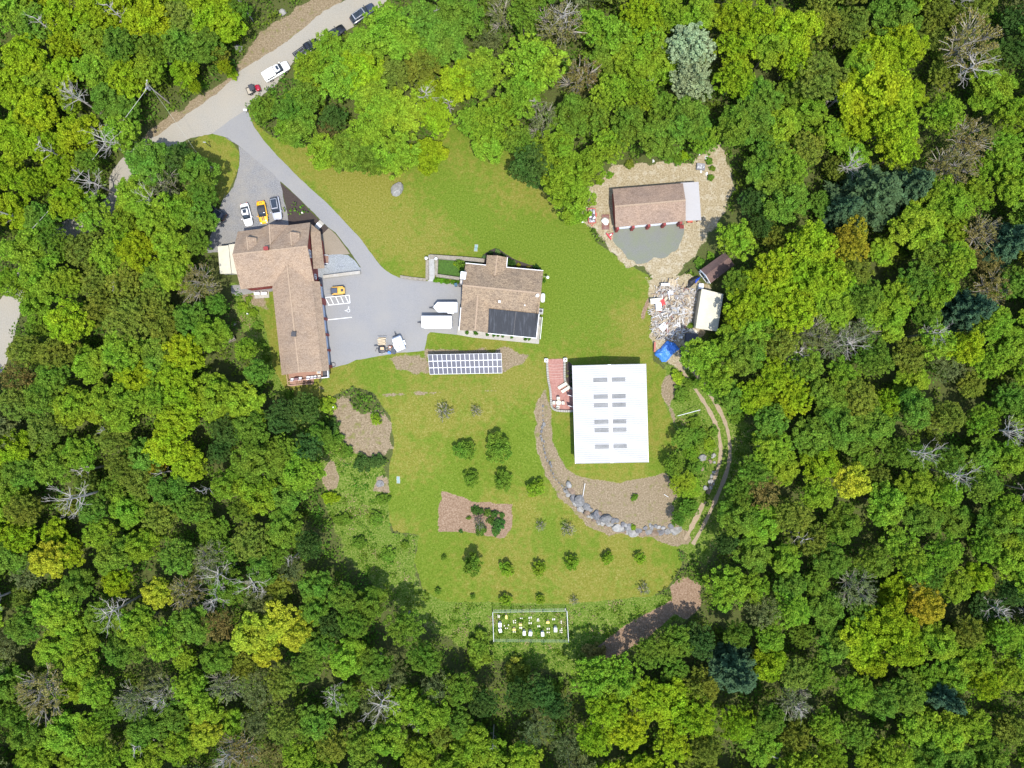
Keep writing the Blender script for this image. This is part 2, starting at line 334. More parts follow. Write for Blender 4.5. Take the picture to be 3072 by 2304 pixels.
CHIP = [wpoly(8, [(1080, 1010), (1150, 1015), (1340, 1090), (1420, 1105), (1510, 1092), (1600, 1118), (1705, 1122), (1690, 1350), (1650, 1418), (1580, 1428), (1400, 1390), (1250, 1370), (1045, 1362), (1040, 1300), (1060, 1150)]),
        wpoly('p', [(2020, 1770), (2060, 1735), (2110, 1760), (2115, 1830), (2070, 1870), (2030, 1850)]), wpoly(6, [(100, 950), (140, 850), (210, 700), (225, 720), (175, 900), (155, 1030), (110, 1020)]),
        wpoly('p', [(1790, 1960), (1900, 1880), (2040, 1800), (2060, 1830), (1950, 1930), (1830, 2000)])]
BARNLAWN = wpoly(7, [(262, 560), (285, 780), (330, 900), (400, 1010), (470, 1060), (600, 1092), (800, 1112), (1000, 1085), (1120, 1065), (1195, 1030), (1230, 880), (1310, 840), (1290, 700), (1215, 500), (1165, 400), (1165, 320), (1220, 200), (1000, 60), (400, 100), (300, 400)])

xs = np.concatenate([[-1500, -700, -400, -250, -180, -145], np.arange(-122, 122.01, .38), [145, 180, 250, 400, 700, 1500]])
ys = np.concatenate([[-1500, -700, -400, -250, -180, -130], np.arange(-96, 96.01, .38), [130, 180, 250, 400, 700, 1500]])
GX, GY = np.meshgrid(xs, ys); nx, ny = len(xs), len(ys)
GZ = hfun(GX, GY)
w1 = (fbm(GX, GY, 3.0, 11) - .5) * 3.4; w2 = (fbm(GX, GY, 1.2, 31) - .5) * 1.4
def mask(polys, soft=.5, wob=.4):
    m = np.zeros(GX.shape)
    for p in polys: m = np.maximum(m, sm(-soft, soft, sdf(GX, GY, p) + w1 * wob + w2 * wob))
    return m
m_lawn = mask([LAWN, ISLE], .25, .18); m_mead = mask([MEAD, MEADE], 1.6, 1.0); m_mead = np.maximum(m_mead, mask([MEADS], .8, .5))
m_straw = mask(STRAW, .8, .6) ; m_bl = mask([BARNLAWN], .7, .35); m_dirt = mask(DIRT, 1.0, .8); m_chip = mask(CHIP, .35, .3)
m_straw = m_straw * (1 - m_bl); m_lawn = np.maximum(m_lawn, m_bl)
for f in range(7):   # keep the far grid plain
    pass
V = np.stack([GX, GY, GZ], -1).reshape(-1, 3); I = np.arange(nx * ny).reshape(ny, nx)
F = np.stack([I[:-1, :-1], I[:-1, 1:], I[1:, 1:], I[1:, :-1]], -1).reshape(-1, 4)
me = np_mesh("ground", V, F)
lush = np.clip(fbm(GX, GY, 9, 71, 5) * 1.0, 0, 1)
# greener where the photo shows lusher turf
def blob(k, u, v, r):
    a, b2 = px(k, u, v); x, y = (a - CX) * S, (CY - b2) * S; return np.exp(-(((GX - x) ** 2 + (GY - y) ** 2) / (r * S) ** 2))
for (a, b2, r, k) in [(1700, 760, 150, .22), (1800, 830, 110, .3), (1400, 560, 150, .18), (1150, 560, 100, -.05), (1350, 1450, 130, .15), (1600, 1330, 110, .25), (1300, 1680, 70, .2), (1500, 1720, 130, -.18), (1800, 1750, 130, -.15),
                      (1700, 960, 120, .12), (1350, 640, 150, .1), (1050, 1130, 110, -.15), (1250, 1180, 110, -.12), (1230, 700, 140, -.1), (920, 480, 90, -.3), (1050, 540, 110, -.3), (1150, 500, 60, -.2), (1000, 640, 60, -.12), (1200, 1260, 80, -.12), (950, 650, 80, .2), (1450, 1330, 100, .12)]:
    lush += k * blob('p', a, b2, r)
for nm, arr in (("coverA", (m_lawn, m_mead, m_dirt)), ("coverB", (m_straw, m_chip, np.clip(lush, 0, 1)))):
    at = me.attributes.new(nm, 'FLOAT_COLOR', 'POINT'); c = np.ones((nx * ny, 4), np.float32)
    for i in range(3): c[:, i] = arr[i].ravel()
    at.data.foreach_set("color", c.ravel())
m, ns, ls, b = newmat("ground_cover")
def att(nm):
    a = ns.new("ShaderNodeAttribute"); a.attribute_name = nm; s2 = ns.new("ShaderNodeSeparateColor"); ls.new(a.outputs['Color'], s2.inputs[0]); return s2.outputs
A_, B_ = att("coverA"), att("coverB")
def edge(f, nz, amt=.5, lo=.38, hi=.62):
    s2 = ns.new("ShaderNodeMath"); s2.operation = 'SUBTRACT'; ls.new(nz, s2.inputs[0]); s2.inputs[1].default_value = .5
    ma = ns.new("ShaderNodeMath"); ma.operation = 'MULTIPLY_ADD'; ls.new(s2.outputs[0], ma.inputs[0]); ma.inputs[1].default_value = amt; ls.new(f, ma.inputs[2])
    mr = ns.new("ShaderNodeMapRange"); mr.interpolation_type = 'SMOOTHSTEP'; mr.inputs[1].default_value = lo; mr.inputs[2].default_value = hi; ls.new(ma.outputs[0], mr.inputs[0]); return mr.outputs[0]
nf = noise(ns, ls, 3.2, 5, .75).outputs[0]; nm_ = noise(ns, ls, .8, 4, .65).outputs[0]; nfine = noise(ns, ls, 9, 3, .7).outputs[0]
def rc(n_, stops): r = ramp(ns, stops); ls.new(n_, r.inputs[0]); return r.outputs[0]
forest = rc(nf, [(.3, (.035, .04, .015)), (.45, (.07, .075, .026)), (.6, (.07, .10, .022)), (.75, (.16, .13, .08))])
lawn_l = rc(nf, [(.3, (.052, .088, .008)), (.45, (.088, .138, .012)), (.58, (.125, .175, .02)), (.72, (.21, .225, .065))])
lawn_d = rc(nf, [(.3, (.085, .10, .012)), (.45, (.145, .148, .022)), (.58, (.195, .185, .04)), (.72, (.31, .27, .12))])
mead = rc(nf, [(.3, (.03, .06, .008)), (.45, (.07, .125, .012)), (.56, (.13, .18, .03)), (.66, (.26, .23, .10)), (.78, (.36, .29, .17))])
strw = mixc(ns, ls, rc(nf, [(.28, (.09, .075, .035)), (.42, (.165, .128, .078)), (.55, (.235, .185, .12)), (.72, (.36, .295, .21))]), (.13, .14, .03), rc(nm_, [(.56, (0, 0, 0)), (.68, (.7, .7, .7))]))
drt = mixc(ns, ls, rc(nf, [(.25, (.10, .12, .03)), (.36, (.19, .15, .085)), (.5, (.285, .235, .145)), (.62, (.37, .315, .21)), (.75, (.50, .44, .32))]), rc(nf, [(.3, (.30, .26, .18)), (.7, (.42, .375, .28))]), rc(nm_, [(.5, (0, 0, 0)), (.62, (.8, .8, .8))]))
chp = rc(nf, [(.3, (.12, .075, .045)), (.5, (.215, .145, .095)), (.72, (.34, .255, .185))])
lf = edge(B_[2], nm_, 1.3, .26, .72)
lawn = mixc(ns, ls, lawn_d, lawn_l, lf)
c = mixc(ns, ls, forest, mead, edge(A_[1], nf, .5)); c = mixc(ns, ls, c, lawn, edge(A_[0], nf, .25))
c = mixc(ns, ls, c, strw, edge(B_[0], nf, .8)); c = mixc(ns, ls, c, drt, edge(A_[2], nf, .8)); c = mixc(ns, ls, c, chp, edge(B_[1], nf, .5))
c = mixc(ns, ls, c, rc(nfine, [(.3, (.82, .82, .82)), (.7, (1.18, 1.18, 1.18))]), 1.0, 'MULTIPLY')
ls.new(c, b.inputs['Base Color']); b.inputs['Roughness'].default_value = 1.0; b.inputs['Specular IOR Level'].default_value = 0.1
bp = ns.new("ShaderNodeBump"); bp.inputs['Strength'].default_value = .5; bp.inputs['Distance'].default_value = .15; ls.new(nf, bp.inputs['Height']); ls.new(bp.outputs[0], b.inputs['Normal'])
me.materials.append(m); go = bpy.data.objects.new("ground", me); COL.objects.link(go); tag(go, kind='structure')

def resample(pts, step=.5, closed=True):
    out = []; n = len(pts)
    for i in range(n if closed else n - 1):
        a, b2 = np.array(pts[i]), np.array(pts[(i + 1) % n]); L = np.linalg.norm(b2 - a); k = max(1, int(L / step))
        for j in range(k): out.append(a + (b2 - a) * j / k)
    if not closed: out.append(np.array(pts[-1]))
    return np.array(out)
def smooth_poly(p, it=2):
    p = np.array(p, float)
    for _ in range(it):
        q = np.roll(p, -1, 0); p = np.stack([.75 * p + .25 * q, .25 * p + .75 * q], 1).reshape(-1, 2)
    return p
def sheet(name, poly, z, mat, ragged=.12, smooth=0, kind='structure', parent=None, th=0.0):
    p = smooth_poly(poly, smooth) if smooth else np.array(poly)
    p = resample(p, .4); n = len(p); q = p.copy()
    if ragged:
        nx_ = (fbm(p[:, 0], p[:, 1], 1.5, 7) - .5) * 2 * ragged * 2; ny_ = (fbm(p[:, 0], p[:, 1], 1.5, 17) - .5) * 2 * ragged * 2; q = p + np.stack([nx_, ny_], 1)
    me = bpy.data.meshes.new(name); bm = bmesh.new(); vs = [bm.verts.new((x, y, z)) for x, y in q]
    f = bm.faces.new(vs); 
    if f.normal.z < 0 or f.calc_area() and (f.normal_update() or f.normal.z < 0): f.normal_flip()
    if th:
        r = bmesh.ops.extrude_face_region(bm, geom=[f]); bmesh.ops.translate(bm, verts=[v for v in r['geom'] if isinstance(v, bmesh.types.BMVert)], vec=(0, 0, -th)); bmesh.ops.recalc_face_normals(bm, faces=bm.faces)
    bmesh.ops.triangulate(bm, faces=bm.faces); bm.to_mesh(me); bm.free(); me.materials.append(mat)
    o = bpy.data.objects.new(name, me); COL.objects.link(o)
    if parent: o.parent = parent
    if kind: tag(o, kind=kind)
    return o
ROADP = wpoly('p', [(1260, -120), (1152, 15), (1080, 68), (993, 118), (906, 166), (881, 184), (838, 246), (783, 286), (744, 315), (735, 335), (680, 372), (640, 402), (595, 410), (550, 425), (500, 460), (420, 520), (375, 560), (365, 620),
                    (330, 670), (200, 720), (130, 800), (70, 900), (40, 1020), (10, 1120), (-80, 1180), (-80, 1000), (-20, 930), (30, 850), (90, 750), (170, 670), (290, 620), (325, 590), (330, 520), (380, 460), (430, 425), (487, 398), (545, 354), (602, 315), (689, 250), (718, 213),
                    (780, 174), (845, 134), (906, 90), (942, 54), (986, 25), (1037, 0), (1120, -60), (1180, -120)])
sheet("gravel_road", ROADP, .012, M_road, .2, 1)
gp = wpoly(2, [(260, -240), (330, -300), (280, -480), (350, -590), (400, -680), (420, -720), (560, -560), (680, -390), (820, -230), (1000, -90), (1080, 10), (1075, 60), (1100, 200), (1150, 420), (1175, 590), (1170, 760), (500, 960), (100, 960), (90, 850), (180, 620), (250, 400), (300, 250), (400, 120), (430, 40), (330, -100)])
gp = np.concatenate([wpoly(1, [(700, 1090), (870, 1200), (885, 1290), (872, 1420), (830, 1550), (750, 1650)]), wpoly(2, [(340, 170), (250, 400), (180, 620), (110, 850), (90, 960), (500, 960), (1170, 760), (1176, 590), (1150, 420), (1100, 200), (1066, 38)]), wpoly(1, [(1225, 1500), (1100, 1380), (1000, 1300)])])
sheet("gravel_parking", gp, .020, M_grav, .12)
DR = np.concatenate([wpoly(1, [(655, 1108), (780, 1010), (920, 920), (950, 925), (965, 960), (1000, 1050), (1080, 1160), (1200, 1300), (1400, 1500)]), wpoly(2, [(1350, 0), (1500, 140), (1750, 370), (1950, 590), (2150, 800), (2260, 960)]),
                     wpoly('p', [(1140, 795), (1158, 812), (1175, 822)]), wpoly(4, [(0, 595), (340, 632), (460, 648), (785, 668), (830, 700), (830, 1240), (775, 1235), (755, 1345), (400, 1312), (365, 1345), (345, 1450), (322, 1552), (180, 1570), (0, 1582)]),
                     wpoly(3, [(2212, 1040), (2080, 1062), (1960, 1112), (1790, 1152), (1680, 1165), (1600, 600), (1580, 20)]), wpoly(2, [(1600, 1320), (1640, 1285), (2125, 1222), (2130, 1150), (2050, 1040), (1960, 900), (1800, 700), (1690, 620), (1550, 480), (1300, 230), (1070, 20)]),
                     wpoly(1, [(1220, 1510), (1170, 1450), (1000, 1310), (870, 1205), (780, 1140)])])
sheet("driveway", DR, .030, M_asph, .06)
sheet("mulch_bed", wpoly(2, [(1066, 38), (1150, 112), (1300, 232), (1480, 442), (1640, 582), (1712, 642), (1620, 722), (1550, 680), (1450, 640), (1175, 680), (1176, 590), (1150, 380), (1100, 180)]), .040, M_mulch, .05)
sheet("bare_soil_patch", wpoly(2, [(1600, 680), (1710, 642), (1800, 720), (1900, 850), (1985, 975), (1700, 1012), (1560, 1010)]), .024, M_dirtp, .08)
sheet("bluestone_bed", wpoly(2, [(1560, 1010), (1720, 1000), (1830, 985), (1960, 990), (2060, 1080), (2130, 1170), (2122, 1222), (1700, 1290), (1560, 1320)]), .034, M_blue, .08)
sheet("dark_gravel_pad", wpoly(5, [(560, 930), (1400, 860), (1425, 950), (1380, 1080), (1300, 1230), (1200, 1290), (1040, 1300), (900, 1385), (835, 1400), (700, 1250), (600, 1150), (565, 1080)]), .016, M_pad, .3)
sheet("gravel_strip", wpoly(2, [(410, 1400), (560, 1380), (960, 1440), (955, 1475), (700, 1500), (480, 1540), (420, 1500)]), .016, M_grav, .15)
sheet("garden_path", wpoly(4, [(775, 1225), (755, 1345), (980, 1385), (1520, 1436), (1843, 1468), (1848, 1405), (1805, 1385), (1160, 1300), (800, 1285)]), .05, M_conc, 0)
sheet("planting_bed", wpoly(4, [(1085, 330), (1100, 290), (1150, 255), (1200, 222), (1265, 198), (1320, 212), (1400, 270), (1500, 332), (1600, 376), (1700, 412), (1800, 432), (1855, 460), (1885, 500), (1880, 540), (1400, 500), (1100, 470)]), .022, M_mulch, .04)
sheet("courtyard_lawn", wpoly(4, [(500, 345), (900, 380), (880, 600), (470, 560)]), .018, flat("courtyard_grass", (0.045, 0.10, 0.012), 1, var=.4, scale=3), .02)
# worn patches: paler aggregate on the court, dark oil marks
for i, (pts, mt) in enumerate([([(110, 1480), (160, 1385), (230, 1370), (285, 1480), (240, 1540), (130, 1545)], M_road), ([(490, 740), (640, 730), (770, 760), (740, 830), (600, 850), (500, 800)], M_conc)]):
    pass
# the two wheel ruts of the track, and painted lines
def strip(name, k, pts, wd, z, mat, off=0.0, step=.5, kind='structure', rag=.0):
    w_ = resample(smooth_poly_open(wpoly(k, pts)), step, False); n = len(w_); vs = []; fs = []
    for i in range(n):
        d = w_[min(i + 1, n - 1)] - w_[max(i - 1, 0)]; d = d / (np.linalg.norm(d) + 1e-9); nn = np.array([-d[1], d[0]])
        ww = wd * (1 + rag * (rnd.random() - .5) * 2)
        for s2 in (off - ww / 2, off + ww / 2):
            q = w_[i] + nn * s2; f = 1 - h1(*q) / H; q = q * f; vs.append((q[0], q[1], h1(*q) + z))
    for i in range(n - 1): fs.append((2 * i, 2 * i + 1, 2 * i + 3, 2 * i + 2))
    o = MB().add(vs, fs).build(name, mat); tag(o, kind=kind); return o
def smooth_poly_open(p, it=2):
    p = np.array(p, float)
    for _ in range(it):
        q = [p[0]]
        for i in range(len(p) - 1): q += [.75 * p[i] + .25 * p[i + 1], .25 * p[i] + .75 * p[i + 1]]
        q.append(p[-1]); p = np.array(q)
    return p
TR = [(1330, 110), (1400, 210), (1480, 320), (1560, 440), (1620, 540), (1675, 660), (1700, 780), (1705, 900), (1685, 1010), (1640, 1130), (1585, 1260), (1535, 1370), (1470, 1500), (1400, 1620)]
M_rut = speck("rut_soil", [(0.3, (0.20, 0.145, 0.09)), (0.7, (0.37, 0.29, 0.20))], 4, 0.5, 0.4, bigcol=(0.24, 0.2, 0.12))
tk = strip("dirt_track", 7, TR, .75, .07, M_rut, -.95, rag=.3)
tk2 = strip("dirt_track", 7, TR, .75, .07, M_rut, .95, rag=.3)
def paint(name, mb, parent=None): o = mb.build(name, M_line); tag(o, kind='structure'); return o
mb = MB()
def seg(a, b2, wd=.12, z=.036): mb.bar(P(*a) + Vector((0, 0, z)), P(*b2) + Vector((0, 0, z)), wd, .006)
for a, b2 in [((1660, 1560), (1980, 1528)), ((1700, 1662), (1992, 1632)), ((1980, 1528), (1992, 1632)), ((1660, 1560), (1715, 1658)), ((1728, 1554), (1775, 1652)), ((1800, 1547), (1845, 1645)), ((1865, 1540), (1910, 1640)), ((1925, 1534), (1975, 1634))]:
    seg((2, *a), (2, *b2), .12)
seg((3, 1690, 530), (3, 2015, 495), .13)
paint("parking_lines", mb)
mb = MB(); c0 = P(3, 1970, 405)
mb.tube([c0 + Vector((cos(a) * .32, sin(a) * .32, .036)) for a in np.linspace(0, 2 * pi, 17)], .05, 4)
mb.bar(c0 + Vector((-.75, -.05, .036)), c0 + Vector((-.25, -.02, .036)), .12, .006); mb.bar(c0 + Vector((.0, .3, .036)), c0 + Vector((.05, .62, .036)), .12, .006); mb.tube([c0 + Vector((.06, .7, .03)), c0 + Vector((.06, .7, .042))], .1, 8)
paint("wheelchair_symbol", mb)
# ------------------------------------------------------------------ buildings
class Thing:
    def __init__(s, name, loc, label, cat, group=None):
        s.loc = Vector(loc); s.root = empty(name, s.loc, label, cat, group)
    def part(s, name, mb, mat, parent=None, label=None, **kw):
        o = mb.build(name, mat, parent=parent or s.root, local=s.loc, **kw)
        if label: o['label'] = label
        return o
def lerp(a, b2, t): return Vector(a) * (1 - t) + Vector(b2) * t
def inset(pts, d):
    """footprint corners (world xy) pulled d metres towards the middle"""
    c = sum((Vector((p[0], p[1], 0)) for p in pts), Vector()) / len(pts); out = []
    for p in pts:
        q = Vector((p[0], p[1], 0)); r = (c - q); L = r.length; out.append(q + r * (d * 1.41 / L))
    return out
def ridge_caps(mb, a, b2, wd=.34): 
    mb.bar(Vector(a) + Vector((0, 0, .03)), Vector(b2) + Vector((0, 0, .03)), wd, .06); return mb
def window(T, parent, a, b2, z0, z1, t0, t1, out, frame=M_white, pane=M_glass, name='window', mull=True):
    """a window on the wall from a to b2 (ground points), between fractions t0,t1 and heights z0,z1; out = outward unit"""
    p0, p1 = lerp(a, b2, t0), lerp(a, b2, t1); o = Vector(out); d = (p1 - p0).normalized(); w_ = (p1 - p0).length
    mb = MB(); c = .09
    for zz in (z0, z1): mb.bar(p0.xy.to_3d() + o * .05 + Vector((0, 0, zz)), p1.xy.to_3d() + o * .05 + Vector((0, 0, zz)), .10, c * 1.3, up=(0, 0, 1))
    for pp in (p0, p1) + ((lerp(p0, p1, .5),) if mull else ()): mb.bar(pp.xy.to_3d() + o * .05 + Vector((0, 0, z0 + .05)), pp.xy.to_3d() + o * .05 + Vector((0, 0, z1 - .05)), c * 1.2, .09, up=tuple(o))
    f = T.part(name, mb, frame, parent)
    T.part('pane', MB().add([p0.xy.to_3d() + o * .03 + Vector((0, 0, z0)), p1.xy.to_3d() + o * .03 + Vector((0, 0, z0)), p1.xy.to_3d() + o * .03 + Vector((0, 0, z1)), p0.xy.to_3d() + o * .03 + Vector((0, 0, z1))], [(0, 1, 2, 3)]), pane, f)
    return f
def outward(a, b2, c):
    d = (Vector(b2) - Vector(a)); n = Vector((d.y, -d.x, 0)).normalized(); m_ = (Vector(a) + Vector(b2)) / 2
    return n if n.dot(m_ - Vector(c)) > 0 else -n

# ---- the long red house
B1 = Thing('red_barn_house', P(2, 950, 1200), 'large red L-shaped house with tan shingle roof, dormers and a row of garage doors', 'house')
q = lambda k, u, v, z: P(k, u, v, z, base=0)
R0, R1 = q(2, 430, 990, 8.3), q(2, 1425, 880, 8.3)
NW, NE, SE, SW = q(2, 500, 685, 5), q(2, 1462, 563, 5), q(2, 1515, 1340, 5), q(2, 540, 1450, 5)
mb = MB(); mb.slab([R0, R1, NE, NW], .18); mb.slab([R0, SW, SE, R1], .18)
roof1 = B1.part('roof', mb, ROOF1)
mb = MB(); ridge_caps(mb, R0, R1, .3)
ga, gb, gl, gr = q(2, 935, 850, 7.7), q(2, 920, 588, 7.6), q(2, 812, 640, 5.0), q(2, 1172, 598, 5.0)
cap = ridge_caps(mb, ga, gb, .25)
WR0, WR1 = q(2, 1155, 1120, 6.9), q(3, 1315, 1228, 7.0); WW0, WW1 = q(2, 960, 1415, 4.9), q(3, 1085, 1262, 4.7); WE0, WE1 = q(2, 1490, 1340, 4.75), q(3, 1622, 1210, 4.75)
ridge_caps(mb, WR0, WR1, .3); B1.part('ridge_cap', mb, RIDGE, roof1)
mb = MB(); mb.slab([ga, gl, gb], .14); mb.slab([ga, gb, gr], .14); mb.walls([(gl.x + .3, gl.y - .4, gl.z), (gb.x, gb.y - .4, gb.z - .1), (gr.x - .3, gr.y - .4, gr.z)], 0, False)
B1.part('front_gable', mb, ROOF1)
mb = MB(); mb.slab([WR0, WR1, WW1, WW0], .16); mb.slab([WR0, WE0, WE1, WR1], .16); B1.part('wing_roof', mb, ROOF1)
PE0, PE1 = q(3, 1590, 20, 3.5), q(3, 1716, 1200, 3.5)
mb = MB(); mb.slab([WE0 + Vector((-.1, 0, -.03)), PE0, PE1, WE1 + Vector((-.1, 0, -.03))], .12); B1.part('pent_roof', mb, ROOF1)
cM = (R0 + R1) / 2
fp = inset([NW, NE, SE, SW], .35)
mb = MB(); wm = (fp[0] + fp[3]) / 2; em = (fp[1] + fp[2]) / 2; zt = 8.0; wi = B1
def rt(p, zz): return (p.x, p.y, zz)
wr, er = R0.xy.to_3d() + Vector((.35, 0, 0)), R1.xy.to_3d() - Vector((.35, 0, 0))
mb.walls([rt(fp[0], 4.9), rt(fp[1], 4.9), (er.x, er.y, 8.05), rt(fp[2], 4.9), rt(fp[3], 4.9), (wr.x, wr.y, 8.05)])
B1.part('main_wall', mb, M_red)
g0, g1 = P(3, 1640, 60, 0), P(3, 1748, 1165, 0)
ww0 = q(3, 960, 90, 4.6) + Vector((.35, 0, 0)); ww1 = WW1 + Vector((.35, .4, 0)); mb = MB()
s1 = g1.xy.to_3d() + Vector((-.35, .2, 0)); s0 = g0.xy.to_3d() + Vector((-.35, 0, 0)); wr1 = WR1.xy.to_3d() + Vector((0, .4, 0)); we1 = WE1.xy.to_3d() + Vector((0, .4, 0))
mb.walls([rt(s0, 3.5), rt(s1, 3.5), rt(we1, 4.6), rt(wr1, 6.8), rt(ww1, 4.6), rt(ww0, 4.6), rt(WR0.xy.to_3d(), 6)]); B1.part('wing_wall', mb, M_red)
gd = (g1 - g0).normalized(); gn = Vector((-gd.y, gd.x, 0)); gn = gn if gn.x > 0 else -gn
tt = lambda y: (y - 60) / (1165 - 60)
for (a, b2) in [(100, 262), (342, 516), (546, 727), (756, 936), (962, 1146)]:
    p0, p1 = lerp(s0, s1, tt(a)), lerp(s0, s1, tt(b2)); mb = MB()
    mb.add([p0 + gn * .06 + Vector((0, 0, -.05)), p1 + gn * .06 + Vector((0, 0, -.05)), p1 + gn * .06 + Vector((0, 0, 2.75)), p0 + gn * .06 + Vector((0, 0, 2.75))], [(0, 1, 2, 3)])
    dd = B1.part('garage_door', mb, M_door)
    mb = MB()
    for zz in (.65, 1.3, 1.95): mb.bar(p0 + gn * .07 + Vector((0, 0, zz)), p1 + gn * .07 + Vector((0, 0, zz)), .03, .03)
    mb.bar(p0 + gn * .08, p0 + gn * .08 + Vector((0, 0, 2.8)), .1); mb.bar(p1 + gn * .08, p1 + gn * .08 + Vector((0, 0, 2.8)), .1); B1.part('door_trim', mb, M_white, dd)
for (a, b2) in [(262, 342), (516, 546), (727, 756), (936, 962), (1146, 1185)]:
    p0, p1 = lerp(s0, s1, tt(a)), lerp(s0, s1, tt(b2)); mb = MB(); mb.bar(p0 + gn * .28 + Vector((0, 0, 1.45)), p1 + gn * .28 + Vector((0, 0, 1.45)), .5, 2.9); B1.part('pier', mb, M_red)
# porch roof on the east side of the main block
pa, pb, pc, pd, pe = q(2, 1455, 566, 3.6), q(2, 1596, 685, 3.0), q(2, 1652, 1170, 3.0), q(2, 1505, 1178, 4.4), q(2, 1468, 690, 4.4)
mb = MB(); mb.slab([pa, pe, pb], .12); mb.slab([pe, pd, pc, pb], .12); B1.part('porch_roof', mb, ROOF1)
mb = MB(); pin = inset([pa, pb, pc, pd], 1.0); mb.walls([rt(pin[0], 3.2), rt(pin[1], 2.95), rt(pin[2], 2.95), rt(pin[3], 3.8)]); B1.part('porch_wall', mb, M_red)
ce = (pb + pc) / 2; mb = MB(); s_ = P(2, 1680, 1060, 0)
for i in range(4): mb.box(s_ + Vector((-.35 + i * .22, 0, .62 - i * .15)), (.2, 1.5, .05)); 
st_ = B1.part('porch_steps', mb, M_deck); 
for yy in (-.85, .85): B1.part('hand_rail', MB().bar(s_ + Vector((-.6, yy, .95)), s_ + Vector((.45, yy, .7)), .07, .1).bar(s_ + Vector((.42, yy, 0)), s_ + Vector((.42, yy, .75)), .08), M_white, st_)
# gable end windows
ea, eb = Vector(fp[1]), Vector(fp[2]); n_e = outward(ea, eb, cM)
er_ = Vector((er.x, er.y, 0))
window(B1, None, er_, eb, 5.0, 6.2, .04, .28, outward(er_, eb, cM)); window(B1, None, er_, eb, 1.9, 3.0, .76, .92, outward(er_, eb, cM)); 
window(B1, None, fp[3], fp[2], 3.0, 3.9, .62, .7, outward(fp[3], fp[2], cM))
# dormers
for (ax, ay, bx, by, lx, ly, rx, ry, blx, bly, brx, bry) in [(640, 932, 622, 752, 572, 792, 748, 768, 585, 885, 755, 855), (1215, 868, 1203, 690, 1143, 722, 1322, 700, 1155, 815, 1322, 795)]:
    A0, A1 = q(2, ax, ay, 8.15), q(2, bx, by, 8.15); L0, L1 = q(2, lx, ly, 7.2), q(2, blx, bly, 7.2); R0_, R1_ = q(2, rx, ry, 7.2), q(2, brx, bry, 7.2)
    mb = MB(); mb.slab([A0, L1, L0, A1], .1); mb.slab([A0, A1, R0_, R1_], .1); dm = B1.part('dormer', mb, ROOF1)
    mb = MB(); iw = Vector((.25, -.2, 0)); mb.walls([rt(L1 + Vector((.2, 0, 0)), 7.15), rt(L0 + iw, 7.15), rt(A1 + Vector((0, -.2, 0)), 8.05), rt(R0_ + Vector((-.25, -.2, 0)), 7.15), rt(R1_ + Vector((-.2, 0, 0)), 7.15)], 5.0, False); B1.part('dormer_wall', mb, flat('dormer_siding_shaded', (.11, .07, .05), .9), dm)  # dormer walls: shade painted into the siding as a darker brown
    mb = MB(); ridge_caps(mb, A0, A1, .2); B1.part('ridge_cap', mb, RIDGE, dm)
mb = MB(); cp = q(2, 905, 925, 7.6); mb.box(cp + Vector((0, 0, .5)), (.8, .6, 1.7), radians(6)); ch = B1.part('chimney', mb, flat("chimney_red", (.20, .085, .06), .9, var=.3, scale=6)); mb = MB(); mb.box(cp + Vector((0, 0, 1.42)), (.9, .7, .12), radians(6)); B1.part('chimney_cap', mb, M_red, ch)
mb = MB(); vp = q(3, 1252, 722, 7.0); mb.box(vp + Vector((0, 0, .25)), (.75, .75, .5), radians(-4)); mb.box(vp + Vector((0, 0, .55)), (.9, .9, .1), radians(-4)); B1.part('roof_vent', mb, M_dk)
# south deck with stair
dk = [q(3, 1168, 1250, 2.4), q(3, 1622, 1205, 2.4), q(3, 1628, 1300, 2.4), q(3, 1182, 1348, 2.4)]
mb = MB(); mb.slab([dk[0] + Vector((0, .7, 0)), dk[1] + Vector((0, .7, 0)), dk[2], dk[3]], .2); deck = B1.part('deck', mb, M_deck)
mb = MB()
def rail(pts, z, posts=1.4, wd=.1):
    for i in range(len(pts) - 1):
        a, b2 = Vector(pts[i]), Vector(pts[i + 1]); mb.bar(a + Vector((0, 0, z)), b2 + Vector((0, 0, z)), .14, .05); mb.bar(a + Vector((0, 0, .15)), b2 + Vector((0, 0, .15)), .05)
        n_ = max(1, int((b2 - a).length / .16))
        for j in range(n_ + 1): 
            p = lerp(a, b2, j / n_); big = j % 9 == 0; mb.bar(p, p + Vector((0, 0, z)), .1 if big else .035)
rail([dk[0], dk[3], dk[2]], 1.0); 
st0, st1 = q(3, 1190, 1400, 1.9), q(3, 1508, 1378, .4); rail([dk[3], st0], 1.0); rail([st0, st1], .95)
B1.part('deck_railing', mb, flat("deck_rail", (.36, .22, .155), .8, var=.1), deck)
mb = MB(); a0, a1 = q(3, 1195, 1380, 2.2), q(3, 1275, 1374, 2.2); mb.box((a0 + a1) / 2 + Vector((0, .1, 0)), (1.3, 1.15, .15), radians(4))
for i in range(10):
    p = lerp(q(3, 1285, 1372, 2.0), q(3, 1500, 1350, .2), i / 9); mb.box(p + Vector((0, 0.1, 0)), (.3, 1.05, .06), radians(4))
for p in dk[2:]: B1.part('deck_post', MB().bar(p.xy.to_3d() + Vector((.1, .1, -.5)), p + Vector((.1, .1, -.1)), .14), M_deck, deck)
B1.part('deck_stair', mb, M_deck, deck)
mb = MB(); e0 = q(3, 1640, 1212, .9); e1 = q(3, 1712, 1300, .9); rail([q(3, 1628, 1300, 2.4), q(3, 1716, 1292, 2.4), q(3, 1712, 1205, 2.4)], 1.0)
B1.part('porch_railing', mb, M_white); mb = MB(); mb.slab([q(3, 1632, 1205, 2.3), q(3, 1712, 1200, 2.3), q(3, 1716, 1292, 2.3), q(3, 1632, 1298, 2.3)], .15); B1.part('side_landing', mb, M_dk)
